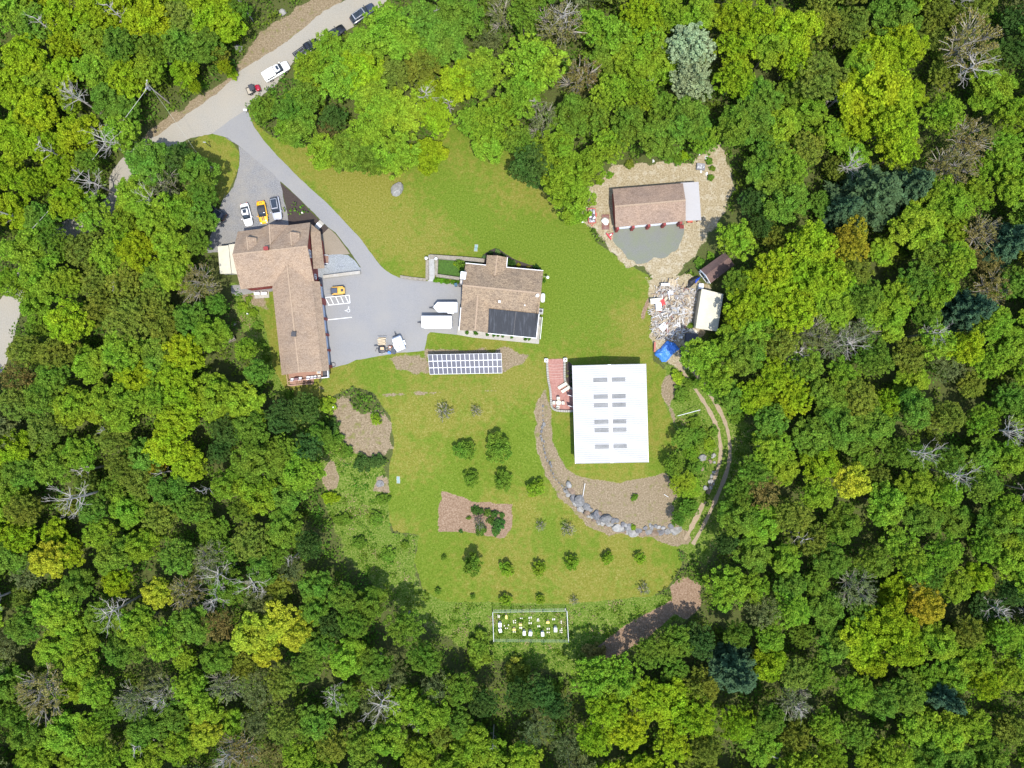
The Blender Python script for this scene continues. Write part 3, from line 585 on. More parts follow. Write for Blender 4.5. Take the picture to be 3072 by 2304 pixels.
# furniture on the deck
def chair_mesh(): 
    mb = MB(); mb.box((0, 0, .42), (.52, .5, .07)); mb.box((0, -.25, .72), (.5, .07, .62)); 
    for sx in (-1, 1): mb.box((sx * .27, 0, .62), (.06, .48, .05))
    return mb
def make_chair(name, loc, rz, label, seatm, group, cat='chair'):
    r = empty(name, loc, label, cat, group, rz); mb = MB(); mb.box((0, 0, .42), (.56, .54, .09)); mb.build('seat', seatm, r, bevel=.02)
    mb = MB(); mb.box((0, .27, .72), (.54, .1, .66)); mb.build('backrest', seatm, r, bevel=.02)
    for sx in (-1, 1):
        mb = MB(); mb.box((sx * .3, 0, .62), (.07, .52, .06)); mb.box((sx * .3, -.24, .31), (.06, .06, .62)); mb.box((sx * .3, .24, .31), (.06, .06, .62)); mb.build('armrest', M_gray, r)
    return r
zz = 2.42
for i, (u, v, lb) in enumerate([(1235, 1322, 'white deck chair at the left end of the red house deck'), (1342, 1308, 'white deck chair third from the left in the deck row'), (1446, 1298, 'wide white deck chair in the middle of the deck row'),
                     (1497, 1292, 'white deck chair just right of the middle chair on the deck'), (1540, 1287, 'narrow white deck chair squeezed between two others on the deck'), (1592, 1282, 'pale ribbed deck chair at the right end of the deck row')]):
    o = make_chair('deck_chair', q(3, u, v, zz), pi + radians(5), lb, M_white if i < 5 else M_blk, 'chairs along the deck railing')
    if i == 4: o.scale = (.75, 1, 1)
    if i == 2: o.scale = (1.15, 1.15, 1)
solo('deck_grill', MB().box((0, 0, .5), (.95, .5, .9)).box((0, 0, 1.0), (.8, .42, .18)), flat('grill_maroon', (.16, .08, .09), .5), q(3, 1292, 1315, zz), 'dark maroon covered grill standing between the left deck chairs', 'grill', rz=radians(5), bevel=.05)
r = empty('patio_table', q(3, 1590, 1222, zz), 'square cream framed table with grey top in the deck corner', 'table'); MB().box((0, 0, .72), (.85, .8, .06)).build('table_frame', M_wood, r); MB().box((0, 0, .755), (.6, .55, .03)).build('table_top', M_gray, r)
[MB().box((sx * .36, sy * .34, .35), (.06, .06, .7)).build('leg', M_wood, r) for sx in (-1, 1) for sy in (-1, 1)]

# white metal sheds west of the red house
def shed_metal(name, pts, z, label, cat, mat, nrib, wallmat, ribaxis=0, group=None):
    T = Thing(name, (sum((Vector(p) for p in pts), Vector()) / len(pts)).xy.to_3d(), label, cat, group)
    mb = MB(); mb.slab(pts, .1); rf = T.part('roof', mb, mat); mb = MB()
    for i in range(nrib + 1):
        t = i / nrib * .98 + .01
        a, b2 = (lerp(pts[0], pts[3], t), lerp(pts[1], pts[2], t)) if ribaxis == 0 else (lerp(pts[0], pts[1], t), lerp(pts[3], pts[2], t)); mb.bar(a + Vector((0, 0, .03)), b2 + Vector((0, 0, .03)), .07, .06)
    T.part('roof_rib', mb, mat, rf); ins = inset(pts, .18); mb = MB(); mb.walls([rt(ins[i], pts[i].z - .09) for i in range(len(pts))]); T.part('wall', mb, wallmat); return T
shed_metal('storage_container', [q(2, 235, 882, 2.7), q(2, 378, 866, 2.7), q(2, 415, 1242, 2.7), q(2, 265, 1246, 2.7)], 2.7, 'outer cream metal storage box with weathered ribbed roof left of the red house', 'storage box', M_croof, 26, M_wroof)
shed_metal('storage_container', [q(2, 385, 856, 2.5), q(2, 500, 842, 2.5), q(2, 530, 1262, 2.5), q(2, 424, 1236, 2.5)], 2.5, 'inner cream metal storage box tucked under the west eave of the red house', 'storage box', M_croof, 8, M_wroof, 1)
hp = empty('heat_pump', P(2, 820, 1520, 0), 'pair of white outdoor units on a pale pad behind the red house', 'outdoor unit')
MB().box((0, 0, .05), (3.0, 1.5, .1), radians(4)).build('pad', M_conc, hp)
for sx in (-.75, .7): MB().box((sx, .15, .5), (1.15, .55, .8), radians(4)).build('unit', M_white, hp, bevel=.04)
solo('rock', MB().add(*(lambda b: (b.v, b.f))(MB().box((0, 0, .2), (2.4, 1.3, .5), .4))), M_stone, P(3, 410, 785, 0), 'flat grey boulder under the trees left of the red house', 'boulder', bevel=.25)

# ---- brown-roofed house with black membrane
B2 = Thing('brown_roof_house', P(4, 1350, 900), 'low beige house with brown shingle roof, front gable and black membrane on one corner', 'house')
r0, r1 = q(4, 830, 690, 5.4), q(4, 1872, 796, 5.4); a_, b_, c_, d_ = q(4, 870, 400, 3), q(4, 1140, 426, 3), q(4, 1410, 455, 3), q(4, 1902, 500, 3)
sw, se = q(4, 812, 985, 3.0), q(4, 1840, 1072, 3.1)
mb = MB(); mb.slab([r0, r1, d_, a_], .16); mb.slab([r0, sw + Vector((0, 0, 0)), se, r1], .16); rf = B2.part('roof', mb, ROOF2)
p0, p1, pm, pk = q(4, 1153, 290, 3), q(4, 1422, 320, 3), q(4, 1292, 294, 4.3), q(4, 1258, 562, 4.25)
mb = MB(); mb.slab([pk, b_ + Vector((0, -.6, .1)), p0, pm], .12); mb.slab([pk, pm, p1, c_ + Vector((0, -.6, .1))], .12); B2.part('entrance_gable', mb, ROOF2)
g0_, g1_ = q(4, 1032, 825, 4.45), q(4, 996, 1292, 4.5); gw0, gw1 = q(4, 812, 985, 3.02), q(4, 788, 1286, 3.0); ge0, ge1 = q(4, 1180, 985, 3.35), q(4, 1166, 1322, 3.2)
mb = MB(); mb.slab([g0_, gw0, gw1, g1_], .14); mb.slab([g0_, g1_, ge1, ge0], .14); B2.part('garage_roof', mb, ROOF2)
bm0, bm1, bm2, bm3 = q(4, 1182, 1000, 3.45), q(4, 1842, 1068, 3.35), q(4, 1806, 1386, 2.7), q(4, 1166, 1322, 2.7)
mb = MB(); mb.slab([bm0, bm1, bm2, bm3], .14); mt_ = B2.part('membrane_roof', mb, M_mat)
for p_, q_ in ((bm3 + Vector((0, -.08, 0)), bm2 + Vector((0, -.08, 0))), (bm2 + Vector((.06, 0, 0)), bm1 + Vector((.06, 0, 0)))): B2.part('gutter', MB().bar(p_, q_, .13, .15), M_white, mt_)
mb = MB(); mb.bar(lerp(bm0, bm1, .54) + Vector((0, 0, .02)), lerp(bm3, bm2, .53) + Vector((0, 0, .02)), .07, .04); B2.part('seam', mb, M_dk, mt_)
mb = MB(); ridge_caps(mb, r0, r1, .36); ridge_caps(mb, g0_, g1_, .34); ridge_caps(mb, pk, pm, .26); B2.part('ridge_cap', mb, RIDGE, rf)
for p_, q_ in ((a_ + Vector((0, .08, -.02)), b_ + Vector((0, .08, -.02))), (c_ + Vector((0, .08, -.02)), d_ + Vector((0, .08, -.02))), (p1 + Vector((.06, 0, -.02)), c_ + Vector((.06, 0, 0))), (gw0 + Vector((-.06, 0, -.02)), gw1 + Vector((-.06, 0, -.02)))): B2.part('eave_gutter', MB().bar(p_, q_, .13, .14), M_white, rf)
mb = MB(); i_ = .35
mb.walls([rt(a_ + Vector((i_, -i_, 0)), 2.9), rt(d_ + Vector((-i_, -i_, 0)), 2.9), (r1.x - i_, r1.y, 5.2), rt(bm2 + Vector((-i_, i_, 0)), 2.55), rt(bm3 + Vector((0, i_, 0)), 2.55), rt(ge1 + Vector((0, i_, 0)), 3.0), (g1_.x, g1_.y + i_, 4.3), rt(gw1 + Vector((i_, i_, 0)), 2.85), rt(gw0 + Vector((i_, 0, 0)), 2.85), (r0.x + i_, r0.y, 5.2)]); B2.part('wall', mb, M_beige)
mb = MB(); mb.walls([rt(p0 + Vector((.3, -.3, 0)), 2.9), rt(p1 + Vector((-.3, -.3, 0)), 2.9), rt(c_ + Vector((-.3, -1, 0)), 2.9), rt(b_ + Vector((.3, -1, 0)), 2.9)]); B2.part('entrance_wall', mb, M_beige)
# stone chimney on the west wall
cpos = q(4, 838, 572, 4.5); mb = MB(); mb.box((cpos.x, cpos.y, 1.5), (1.2, 2.5, 3.2), radians(-7)); mb.box((cpos.x + .1, cpos.y, 4.2), (.95, 1.3, 3.0), radians(-7)); ch = B2.part('chimney', mb, speck('chimney_stone', [(.3, (.20, .18, .16)), (.5, (.40, .37, .34)), (.7, (.55, .53, .5))], 4, .8, .2), bevel=.05)
mb = MB(); mb.box((cpos.x + .1, cpos.y, 5.8), (1.1, 1.45, .12), radians(-7)); B2.part('chimney_cap', mb, M_white, ch)
for (u, v, s_) in [(1320, 908, .42), (1655, 957, .22)]: B2.part('roof_vent', MB().box(q(4, u, v, 4.3 if s_ > .3 else 4.0) + Vector((0, 0, .15)), (s_, s_, .5), radians(-7)), M_white)
dsh = q(4, 1822, 822, 5.5); mb = MB(); mb.tube([dsh + Vector((.0, 0, -.35)), dsh], .03, 6); mb.tube([dsh, dsh + Vector((.03, -.05, .06))], [.1, .38], 14); B2.part('satellite_dish', mb, M_white)
mb = MB(); sy0, sy1 = q(4, 1858, 1118, 1.2), q(4, 1832, 1400, 1.2)
for i in range(22):
    if i < 9: mb.box(lerp(sy0, sy1, i / 22), (.62 * 1.1, .27, .05), radians(-6))
    else: mb.box(lerp(sy0, sy1, i / 22) + Vector((0, 0, -.08 * (i - 9))), (.62 * 1.1, .2, .05), radians(-6))
st_ = B2.part('side_stair', mb, M_conc); mb = MB()
for ox in (-.4, .45): mb.bar(sy0 + Vector((ox, 0, .9)), sy1 + Vector((ox, 0, .2)), .08); mb.bar(sy0 + Vector((ox, 0, -1.2)), sy0 + Vector((ox, 0, .9)), .08); mb.bar(sy1 + Vector((ox, 0, -1.2)), sy1 + Vector((ox, 0, .2)), .08)
B2.part('stair_railing', mb, M_white, st_)
# propane tank, cooling unit, yard light, bins
r = empty('propane_tank', P(4, 1893, 860, 0), 'white capsule-shaped propane tank beside the brown-roofed house', 'gas tank', rz=radians(-3))
mb = MB(); mb.tube([(0, -.95, .62), (0, -.85, .62), (0, -.6, .62), (0, .6, .62), (0, .85, .62), (0, .95, .62)], [.12, .34, .46, .46, .34, .12], 14); mb.build('tank', M_white, r, smooth=True)
[MB().box((0, y_, .1), (.7, .1, .25)).build('saddle', M_gray, r) for y_ in (-.5, .5)]; MB().tube([(0, 0, 1.05), (0, 0, 1.2)], .16, 10).build('valve_dome', M_gray, r)
r = empty('cooling_unit', P(4, 1866, 1036, 0), 'grey air conditioning box with round fan beside the membrane roof', 'air conditioner', rz=radians(-5)); MB().box((0, 0, .4), (.85, .95, .8)).build('casing', M_gray, r, bevel=.03)
MB().tube([(0, 0, .8), (0, 0, .83)], .33, 16).build('fan_grille', M_dk, r); MB().box((0, 0, .02), (1.05, 1.2, .08)).build('pad', M_conc, r)
r = empty('yard_lamp', P(4, 1953, 606, 0), 'white yard lamp on a dark bracket at the east gable of the brown house', 'lamp'); MB().tube([(0, 0, 0), (0, 0, 2.2)], .05, 8).build('post', M_dk, r); MB().tube([(0, 0, 2.2), (0, 0, 2.35), (0, 0, 2.55)], [.2, .3, .08], 10).build('lamp_shade', M_white, r); MB().bar((-.9, .25, 2.1), (0, 0, 2.2), .06).build('bracket', M_gray, r)
r = empty('wheeled_bin', P(4, 745, 690, 0), 'dark blue wheeled bin at the courtyard corner of the brown house', 'bin', rz=.2); MB().box((0, 0, .5), (.55, .6, 1.0)).build('bin_body', flat('bin_blue', (.02, .05, .09), .5), r, bevel=.04); MB().box((0, 0, 1.03), (.6, .66, .08)).build('lid', flat('bin_lid', (.03, .09, .14), .4), r, bevel=.02)
r = empty('wheeled_bin', P(4, 800, 694, 0), 'black wheeled bin against the chimney side of the brown house', 'bin', rz=-.1); MB().box((0, 0, .5), (.55, .6, 1.0)).build('bin_body', M_black, r, bevel=.04); MB().box((0, 0, 1.03), (.6, .66, .08)).build('lid', M_dk, r, bevel=.02)
# courtyard walls of field stone
def wall_thing(name, k, pts, th, ht, label, cat='wall', mat=M_stone, capm=None):
    T = Thing(name, P(k, *pts[0]), label, cat); mb = MB()
    for i in range(len(pts) - 1):
        a, b2 = P(k, *pts[i], ht, base=0).xy.to_3d(), P(k, *pts[i + 1], ht, base=0).xy.to_3d(); mb.bar(a + Vector((0, 0, ht / 2 - .1 + .003 * i)), b2 + Vector((0, 0, ht / 2 - .1 + .003 * i)), th, ht + .2)
    T.part('stone_wall', mb, mat, bevel=.03); return T
W1 = wall_thing('courtyard_wall', 4, [(392, 305), (840, 335), (1118, 362)], .8, .9, 'long pale stone wall along the north side of the small courtyard')
W2 = wall_thing('courtyard_wall', 4, [(361, 350), (358, 615)], .6, .8, 'low stone wall left of the grey courtyard steps')
W3 = wall_thing('courtyard_wall', 4, [(486, 350), (478, 556), (790, 600)], .6, .8, 'L-shaped low stone wall right of the grey courtyard steps')
wall_thing('stone_kerb_wall', 4, [(0, 572), (160, 598), (345, 616)], .55, .45, 'low stone edging wall along the lawn above the car court')
wall_thing('retaining_wall', 2, [(1632, 1285), (2126, 1222)], .65, .8, 'straight block wall between bluestone bed and parking court beside the red house', mat=speck('wall_block', [(.3, (.22, .2, .16)), (.7, (.36, .33, .27))], 3, .6, .3))
mb = MB(); 
for i in range(8): mb.box(P(4, 424, 352 + i * 30, 0) + Vector((0, 0, .45 - i * .05)), (1.15, .46, .12), radians(-4))
mb.box(P(4, 415, 600, 0) + Vector((0, 0, .06)), (1.3, 1.2, .1), radians(-4)); mb.box(P(4, 424, 320, 0) + Vector((0, 0, .5)), (1.3, .8, .1), radians(-4))
solo_ = mb.build('courtyard_steps', speck('step_stone', [(.3, (.20, .20, .19)), (.7, (.36, .36, .34))], 3, .5, .3)); tag(solo_, 'flight of grey slab steps between the two courtyard walls', 'steps')
for i, (u, v) in enumerate([(357, 343), (486, 350)]):
    r = empty('lamp_pillar', P(4, u, v, 0), ['left stone pillar with round white top at the courtyard steps', 'right stone pillar with round white top at the courtyard steps'][i], 'pillar', 'pillars at the courtyard steps')
    MB().box((0, 0, .55), (.6, .6, 1.3)).build('pillar', M_stone, r, bevel=.03); MB().tube([(0, 0, 1.2), (0, 0, 1.35), (0, 0, 1.48)], [.3, .3, .12], 14).build('round_cap', M_white, r)
for i, (u, v, k) in enumerate([(1013, 173, 4), (1006, 214, 4), (695, 873, 8), (697, 901, 8)]):
    r = empty('utility_cover', P(k, u, v, 0), ['upper teal septic cover in the lawn above the brown house', 'lower teal septic cover in the lawn above the brown house', 'upper pale blue cover in the orchard lawn', 'lower pale blue cover in the orchard lawn'][i], 'ground cover', 'square covers in the lawn')
    MB().box((0, 0, .04), (.5, .6, .14), radians(-5)).build('cover', flat('cover_teal', (.16, .28, .27), .6), r, bevel=.02); MB().box((0, 0, .03), (.7, .8, .06), radians(-5)).build('collar', M_conc, r)

# ---- garage with red siding
B3 = Thing('garage', P(5, 1000, 700), 'long red garage with tan shingle roof, four white doors and a pale metal lean-to', 'garage')
n0, n1, s1_, s0_ = q(5, 555, 470, 3), q(5, 1402, 400, 3), q(5, 1436, 856, 3), q(5, 590, 932, 3); k0, k1 = q(5, 580, 682, 4.9), q(5, 1436, 606, 4.9)
mb = MB(); mb.slab([k0, k1, n1, n0], .15); mb.slab([k0, s0_, s1_, k1], .15); rf = B3.part('roof', mb, ROOF3); mb = MB(); ridge_caps(mb, k0, k1, .34); B3.part('ridge_cap', mb, RIDGE, rf)
l0, l1, l2, l3 = q(5, 1400, 396, 2.75), q(5, 1592, 383, 2.5), q(5, 1624, 846, 2.5), q(5, 1432, 856, 2.75)
mb = MB(); mb.slab([l0 - Vector((.4, 0, -.03)), l1, l2, l3 - Vector((.4, 0, -.03))], .08); lt = B3.part('lean_to_roof', mb, M_lroof); mb = MB()
for i in range(30):
    t = (i + .5) / 30; mb.bar(lerp(l0, l3, t) + Vector((.1, 0, .03)), lerp(l1, l2, t) + Vector((0, 0, .03)), .05, .05)
B3.part('roof_rib', mb, M_lroof, lt); i_ = .3
for t in (0, .33, .66, 1): 
    p = lerp(l1, l2, .03 + t * .94) + Vector((-.3, 0, 0)); B3.part('lean_to_post', MB().bar((p.x, p.y, -.2), (p.x, p.y, 2.4), .15), M_red, lt)
wa, wb, wc, wd = n0 + Vector((i_, -i_, 0)), n1 + Vector((-i_, -i_, 0)), s1_ + Vector((-i_, .25, 0)), s0_ + Vector((i_, .25, 0))
mb = MB(); mb.walls([rt(wa, 2.9), rt(wb, 2.9), (k1.x - i_, k1.y, 4.75), rt(wc, 2.9), rt(wd, 2.9), (k0.x + i_, k0.y, 4.75)]); B3.part('wall', mb, M_red)
on = outward(wd, wc, k0)
for (a, b2) in [(.03, .225), (.265, .46), (.50, .69), (.735, .925)]:
    u0, u1 = lerp(wd, wc, a).xy.to_3d(), lerp(wd, wc, b2).xy.to_3d(); mb = MB(); mb.add([u0 + on * .08 + Vector((0, 0, 0)), u1 + on * .08, u1 + on * .08 + Vector((0, 0, 2.6)), u0 + on * .08 + Vector((0, 0, 2.6))], [(0, 1, 2, 3)]); dd = B3.part('garage_door', mb, M_door)
    mb = MB(); [mb.bar(u0 + on * .1 + Vector((0, 0, h_)), u1 + on * .1 + Vector((0, 0, h_)), .03) for h_ in (.65, 1.3, 1.95)]; B3.part('door_trim', mb, M_white, dd)
for t in (.012, .245, .48, .712, .955):
    p = lerp(wd, wc, t).xy.to_3d(); mb = MB(); mb.box(p + on * .35 + Vector((0, 0, 1.4)), (.5, .7, 2.8), radians(5)); B3.part('pier', mb, M_red)

# ---- white metal barn
B4 = Thing('metal_barn', P(7, 750, 560), 'big white ribbed metal barn with ten grey skylight strips in its roof', 'barn')
b00, b10, b11, b01 = q(7, 437, 156, 4.2), q(7, 1041, 142, 4.2), q(7, 1063, 959, 4.2), q(7, 462, 971, 4.2); m0, m1 = q(7, 740, 148, 5.2), q(7, 763, 965, 5.2)
mb = MB(); mb.slab([m0, b00, b01, m1], .1); mb.slab([m0, m1, b11, b10], .1); rf = B4.part('roof', mb, M_wroof); mb = MB(); N = 46
for i in range(N + 1):
    t = .004 + .992 * i / N
    for e0, e1 in ((b00, b01), (b10, b11)): mb.bar(lerp(e0, e1, t) + Vector((0, 0, .03)), lerp(m0, m1, t) + Vector((0, 0, .03)), .12, .07)
B4.part('roof_rib', mb, flat('roof_rib_grey', (.30, .30, .30), .6), rf); mb = MB(); ridge_caps(mb, m0, m1, .62); B4.part('ridge_cap', mb, M_white, rf)
M_sky = speck('skylight_panel', [(.3, (.09, .09, .085)), (.7, (.17, .17, .16))], 6, .5, .2)
for i, yc in enumerate((276, 413, 484, 622, 691, 829)):
    t = (yc - 150) / 815; dx = t * 20
    for sgn, (ua, ub) in enumerate((((606 + dx), (722 + dx)), ((756 + dx), (870 + dx)))):
        f = lambda u: abs((u - (740 + 23 * t)) / 302)
        pts = []
        for (u, tt2) in ((ua, t - .020), (ub, t - .020), (ub, t + .020), (ua, t + .020)):
            e = lerp(b00, b01, tt2) if sgn == 0 else lerp(b10, b11, tt2); pts.append(lerp(lerp(m0, m1, tt2), e, f(u)) + Vector((0, 0, .085)))
        if i < 6: sk = B4.part('skylight', MB().slab(pts, .06), M_sky); 
        mb = MB(); [mb.bar(lerp(pts[0], pts[3], j / 3) + Vector((0, 0, .01)), lerp(pts[1], pts[2], j / 3) + Vector((0, 0, .01)), .05) for j in range(4)]; B4.part('skylight_rib', mb, M_gray, sk)
for p_, q_ in ((b00 + Vector((-.06, 0, 0)), b01 + Vector((-.06, 0, 0))), (b10 + Vector((.06, 0, 0)), b11 + Vector((.06, 0, 0)))): B4.part('gutter', MB().bar(p_, q_, .12, .14), M_gray, rf)
ins = [b00 + Vector((.3, -.2, 0)), b10 + Vector((-.3, -.2, 0)), b11 + Vector((-.3, .2, 0)), b01 + Vector((.3, .2, 0))]
mb = MB(); mb.walls([rt(ins[0], 4.1), (m0.x, m0.y - .2, 5.0), rt(ins[1], 4.1), rt(ins[2], 4.1), (m1.x, m1.y + .2, 5.0), rt(ins[3], 4.1)]); B4.part('wall', mb, M_wroof)
for (u, v) in ((462, 636), (466, 796)):
    p = q(23, u, v, 2.0); B4.part('barn_door', MB().box((p.x - .1, p.y, 1.1), (.95, .09, 2.2), radians(-18)), M_white)

# ---- pink patio with pale border wall
PT = Thing('patio', P(23, 300, 500), 'pink stamped concrete patio with curved steps beside the white barn', 'patio')
pp = wpoly(23, [(122, 88), (352, 80), (356, 420), (400, 480), (492, 540), (500, 850), (400, 862), (290, 848), (205, 808), (180, 760), (176, 620), (150, 500), (132, 430), (120, 300)])
mbp = sheet('paving', pp - np.array([PT.loc.x, PT.loc.y]), .10, M_patio, 0, kind=None, parent=PT.root, th=.2)
M_pe = flat('patio_edge', (.42, .26, .22), .8)
for i, y in enumerate((168, 215, 257, 298, 338, 378)):
    pts = [q(23, 130 + t * 225, y + 10 * sin(t * pi) - (0 if i < 5 else 4) - t * 6, .13 + .0 * i) for t in np.linspace(0, 1, 9)]
    mb = MB()
    for a, b2 in zip(pts, pts[1:]): mb.bar(a, b2, .10, .07)
    PT.part('step_nosing', mb, M_pe)
def curb(pts, ht=.55, wd=.42):
    mb = MB(); w_ = smooth_poly_open(np.array([tuple(q(23, u, v, ht))[:2] for u, v in pts]), 2)
    for i in range(len(w_) - 1): 
        a, b2 = Vector((*w_[i], ht / 2)), Vector((*w_[i + 1], ht / 2)); d = (b2 - a).normalized() * .03; mb.bar(a - d, b2 + d, wd, ht)
    return mb
PT.part('border_wall', curb([(108, 130), (114, 300), (130, 430), (152, 520), (164, 640), (170, 780), (195, 835), (260, 862), (400, 872), (505, 866)]), M_conc)
PT.part('border_wall', curb([(370, 120), (368, 300), (372, 400), (400, 460), (440, 505), (500, 545)]), M_conc)
for (u, v) in ((95, 106), (381, 96)):
    p = q(23, u, v, .9); pr = PT.part('corner_pier', MB().box((p.x, p.y, .45), (.72, .72, .95)), M_white, bevel=.03); PT.part('pier_lamp', MB().box((p.x, p.y, .98), (.26, .26, .14)), M_dk, pr)
sheet("side_bed", wpoly(23, [(388, 125), (440, 128), (500, 190), (500, 520), (440, 490), (392, 410)]), .03, M_mulch, .02)
for i, (u, v, a) in enumerate([(335, 487, 0), (385, 543, 0)]):
    r = empty('sun_lounger', q(23, u, v, .11), ['upper cream sun lounger on the pink patio', 'lower cream sun lounger on the pink patio'][i], 'lounger', 'sun loungers on the patio', radians(32))
    MB().box((-.35, 0, .32), (1.25, .62, .08)).build('seat', M_tan, r, bevel=.02); MB().box((.62, 0, .48), (.85, .62, .08), tilt=radians(-22)).build('backrest', M_tan, r, bevel=.02)
    for sx in (-.8, .6):
        for sy in (-.26, .26): MB().box((sx, sy, .15), (.06, .06, .3)).build('leg', M_gray, r)
r = empty('round_table', q(23, 275, 742, .11), 'round cream table among four chairs on the pink patio', 'table'); MB().tube([(0, 0, .70), (0, 0, .74)], .52, 24).build('table_top', M_tan, r); MB().tube([(0, 0, 0), (0, 0, .7)], .06, 8).build('pedestal', M_gray, r); MB().tube([(0, 0, 0), (0, 0, .04)], .3, 12).build('base', M_gray, r)
for (u, v, rz, lb) in [(273, 676, 0, 'cream patio chair on the north side of the round table'), (209, 742, pi / 2, 'cream patio chair on the west side of the round table'), (342, 746, -pi / 2, 'cream patio chair on the east side of the round table'), (266, 806, pi - .2, 'cream patio chair on the south side of the round table')]:
    make_chair('patio_chair', q(23, u, v, .11), rz, lb, M_tan, 'chairs round the patio table')

# ---- sheds at the wood's edge
T = Thing('wooden_shed', P(6, 1150, 300), 'dark brown shingled shed with white front, half under the trees', 'shed')
a, b2, c_, d2 = q(6, 925, 322, 2.6), q(6, 1066, 508, 2.6), q(6, 1400, 250, 2.6), q(6, 1262, 80, 2.6); e, f = q(6, 1000, 395, 3.9), q(6, 1322, 150, 3.9)
mb = MB(); mb.slab([e, a, d2, f], .1); mb.slab([e, f, c_, b2], .1); T.part('roof', mb, shingle('dark_brown_shingle', (.10, .062, .055), (.14, .09, .08), (.155, .10, .092), radians(38)))
ii = inset([a, b2, c_, d2], .2); mb = MB(); em_ = lerp(ii[0], ii[1], .5); fm_ = lerp(ii[3], ii[2], .5)
mb.walls([rt(ii[0], 2.5), rt(em_, 3.7), rt(ii[1], 2.5), rt(ii[2], 2.5), rt(fm_, 3.7), rt(ii[3], 2.5)]); T.part('wall', mb, M_white)
dn = outward(ii[0], ii[1], ii[2]); window(T, None, ii[0], ii[1], .1, 2.0, .12, .88, dn, name='shed_door'); 
T.part('fascia', MB().bar(a + dn * .03, e + dn * .03, .08, .16).bar(e + dn * .03, b2 + dn * .03, .08, .16), M_white)
sh = shed_metal('metal_roof_shed', [q(6, 945, 580, 2.9), q(6, 1246, 655, 2.7), q(6, 1160, 1170, 2.7), q(6, 860, 1126, 2.9)], 2.8, 'open shed with pale ribbed metal roof beside the debris heap', 'shed', M_croof, 24, M_wood)
# ---- solar array
SA = Thing('solar_array', P(24, 640, 260), 'ground-mounted solar array of forty-eight framed panels in three rows', 'solar panels')
t0, t1, t2, t3 = q(24, 68, 122, 2.3), q(24, 1190, 98, 2.3), q(24, 1202, 404, 1.0), q(24, 98, 424, 1.0)
M_pv, ns, ls, b = newmat("solar_cell"); g = ns.new("ShaderNodeNewGeometry"); br = ns.new("ShaderNodeTexBrick"); br.offset = 0; ls.new(g.outputs['Position'], br.inputs[0])
br.inputs['Scale'].default_value = 1; br.inputs['Brick Width'].default_value = .165; br.inputs['Row Height'].default_value = .165; br.inputs['Mortar Size'].default_value = .012
br.inputs['Color1'].default_value = (.03, .035, .06, 1); br.inputs['Color2'].default_value = (.05, .055, .085, 1); br.inputs['Mortar'].default_value = (.13, .13, .14, 1); ls.new(br.outputs[0], b.inputs['Base Color']); b.inputs['Roughness'].default_value = .25
def bil(u, v): return lerp(lerp(t0, t1, u), lerp(t3, t2, u), v)
fm_b = MB(); fm_b.slab([bil(0, 0) - Vector((0, 0, .03)), bil(1, 0) - Vector((0, 0, .03)), bil(1, 1) - Vector((0, 0, .03)), bil(0, 1) - Vector((0, 0, .03))], .04)
SA.part('panel_frame', fm_b, M_white)
for r_ in range(3):
    for c in range(16):
        u0, u1, v0, v1 = (c + .05) / 16, (c + .95) / 16, (r_ + .045) / 3, (r_ + .955) / 3
        SA.part('panel', MB().slab([bil(u0, v0), bil(u1, v0), bil(u1, v1), bil(u0, v1)], .025), M_pv)
mb = MB()
for c in range(5):
    for v in (.2, .8): p = bil(.1 + c * .2, v); mb.bar((p.x, p.y, -.5), (p.x, p.y, p.z - .08), .1)
SA.part('support_post', mb, M_gray)
# ------------------------------------------------------------------ vehicles
M_tyre = flat('tyre', (.02, .02, .02), .8); M_rim = flat('rim', (.45, .45, .46), .35, .7)
def paintmat(name, col, rough=.28):
    if name in MC: return MC[name]
    m, ns, ls, b = newmat(name); b.inputs['Base Color'].default_value = (*col, 1); b.inputs['Roughness'].default_value = rough; b.inputs['Coat Weight'].default_value = .6; MC[name] = m; return m
def sec(x, w_, z0, z1, sh=.8, n=10):
    """one cross section: rounded-top box of half width w_"""
    top = w_ * sh; zc = z1 - (z1 - z0) * .22
    return [Vector((x, y, z)) for y, z in [(-w_ * .92, z0), (-w_, z0 + (z1 - z0) * .3), (-w_, zc), (-top, z1 - .02), (-top * .5, z1 + .015), (top * .5, z1 + .015), (top, z1 - .02), (w_, zc), (w_, z0 + (z1 - z0) * .3), (w_ * .92, z0)]]
def wheels(r, L, W, xs_, rad=.34):
    for x in xs_:
        for s_ in (-1, 1):
            t = MB().tube([(x, s_ * (W - .2), rad), (x, s_ * (W + .02), rad)], rad, 16).build('wheel', M_tyre, r); MB().tube([(x, s_ * (W + .0), rad), (x, s_ * (W + .035), rad)], rad * .6, 12).build('rim', M_rim, t)
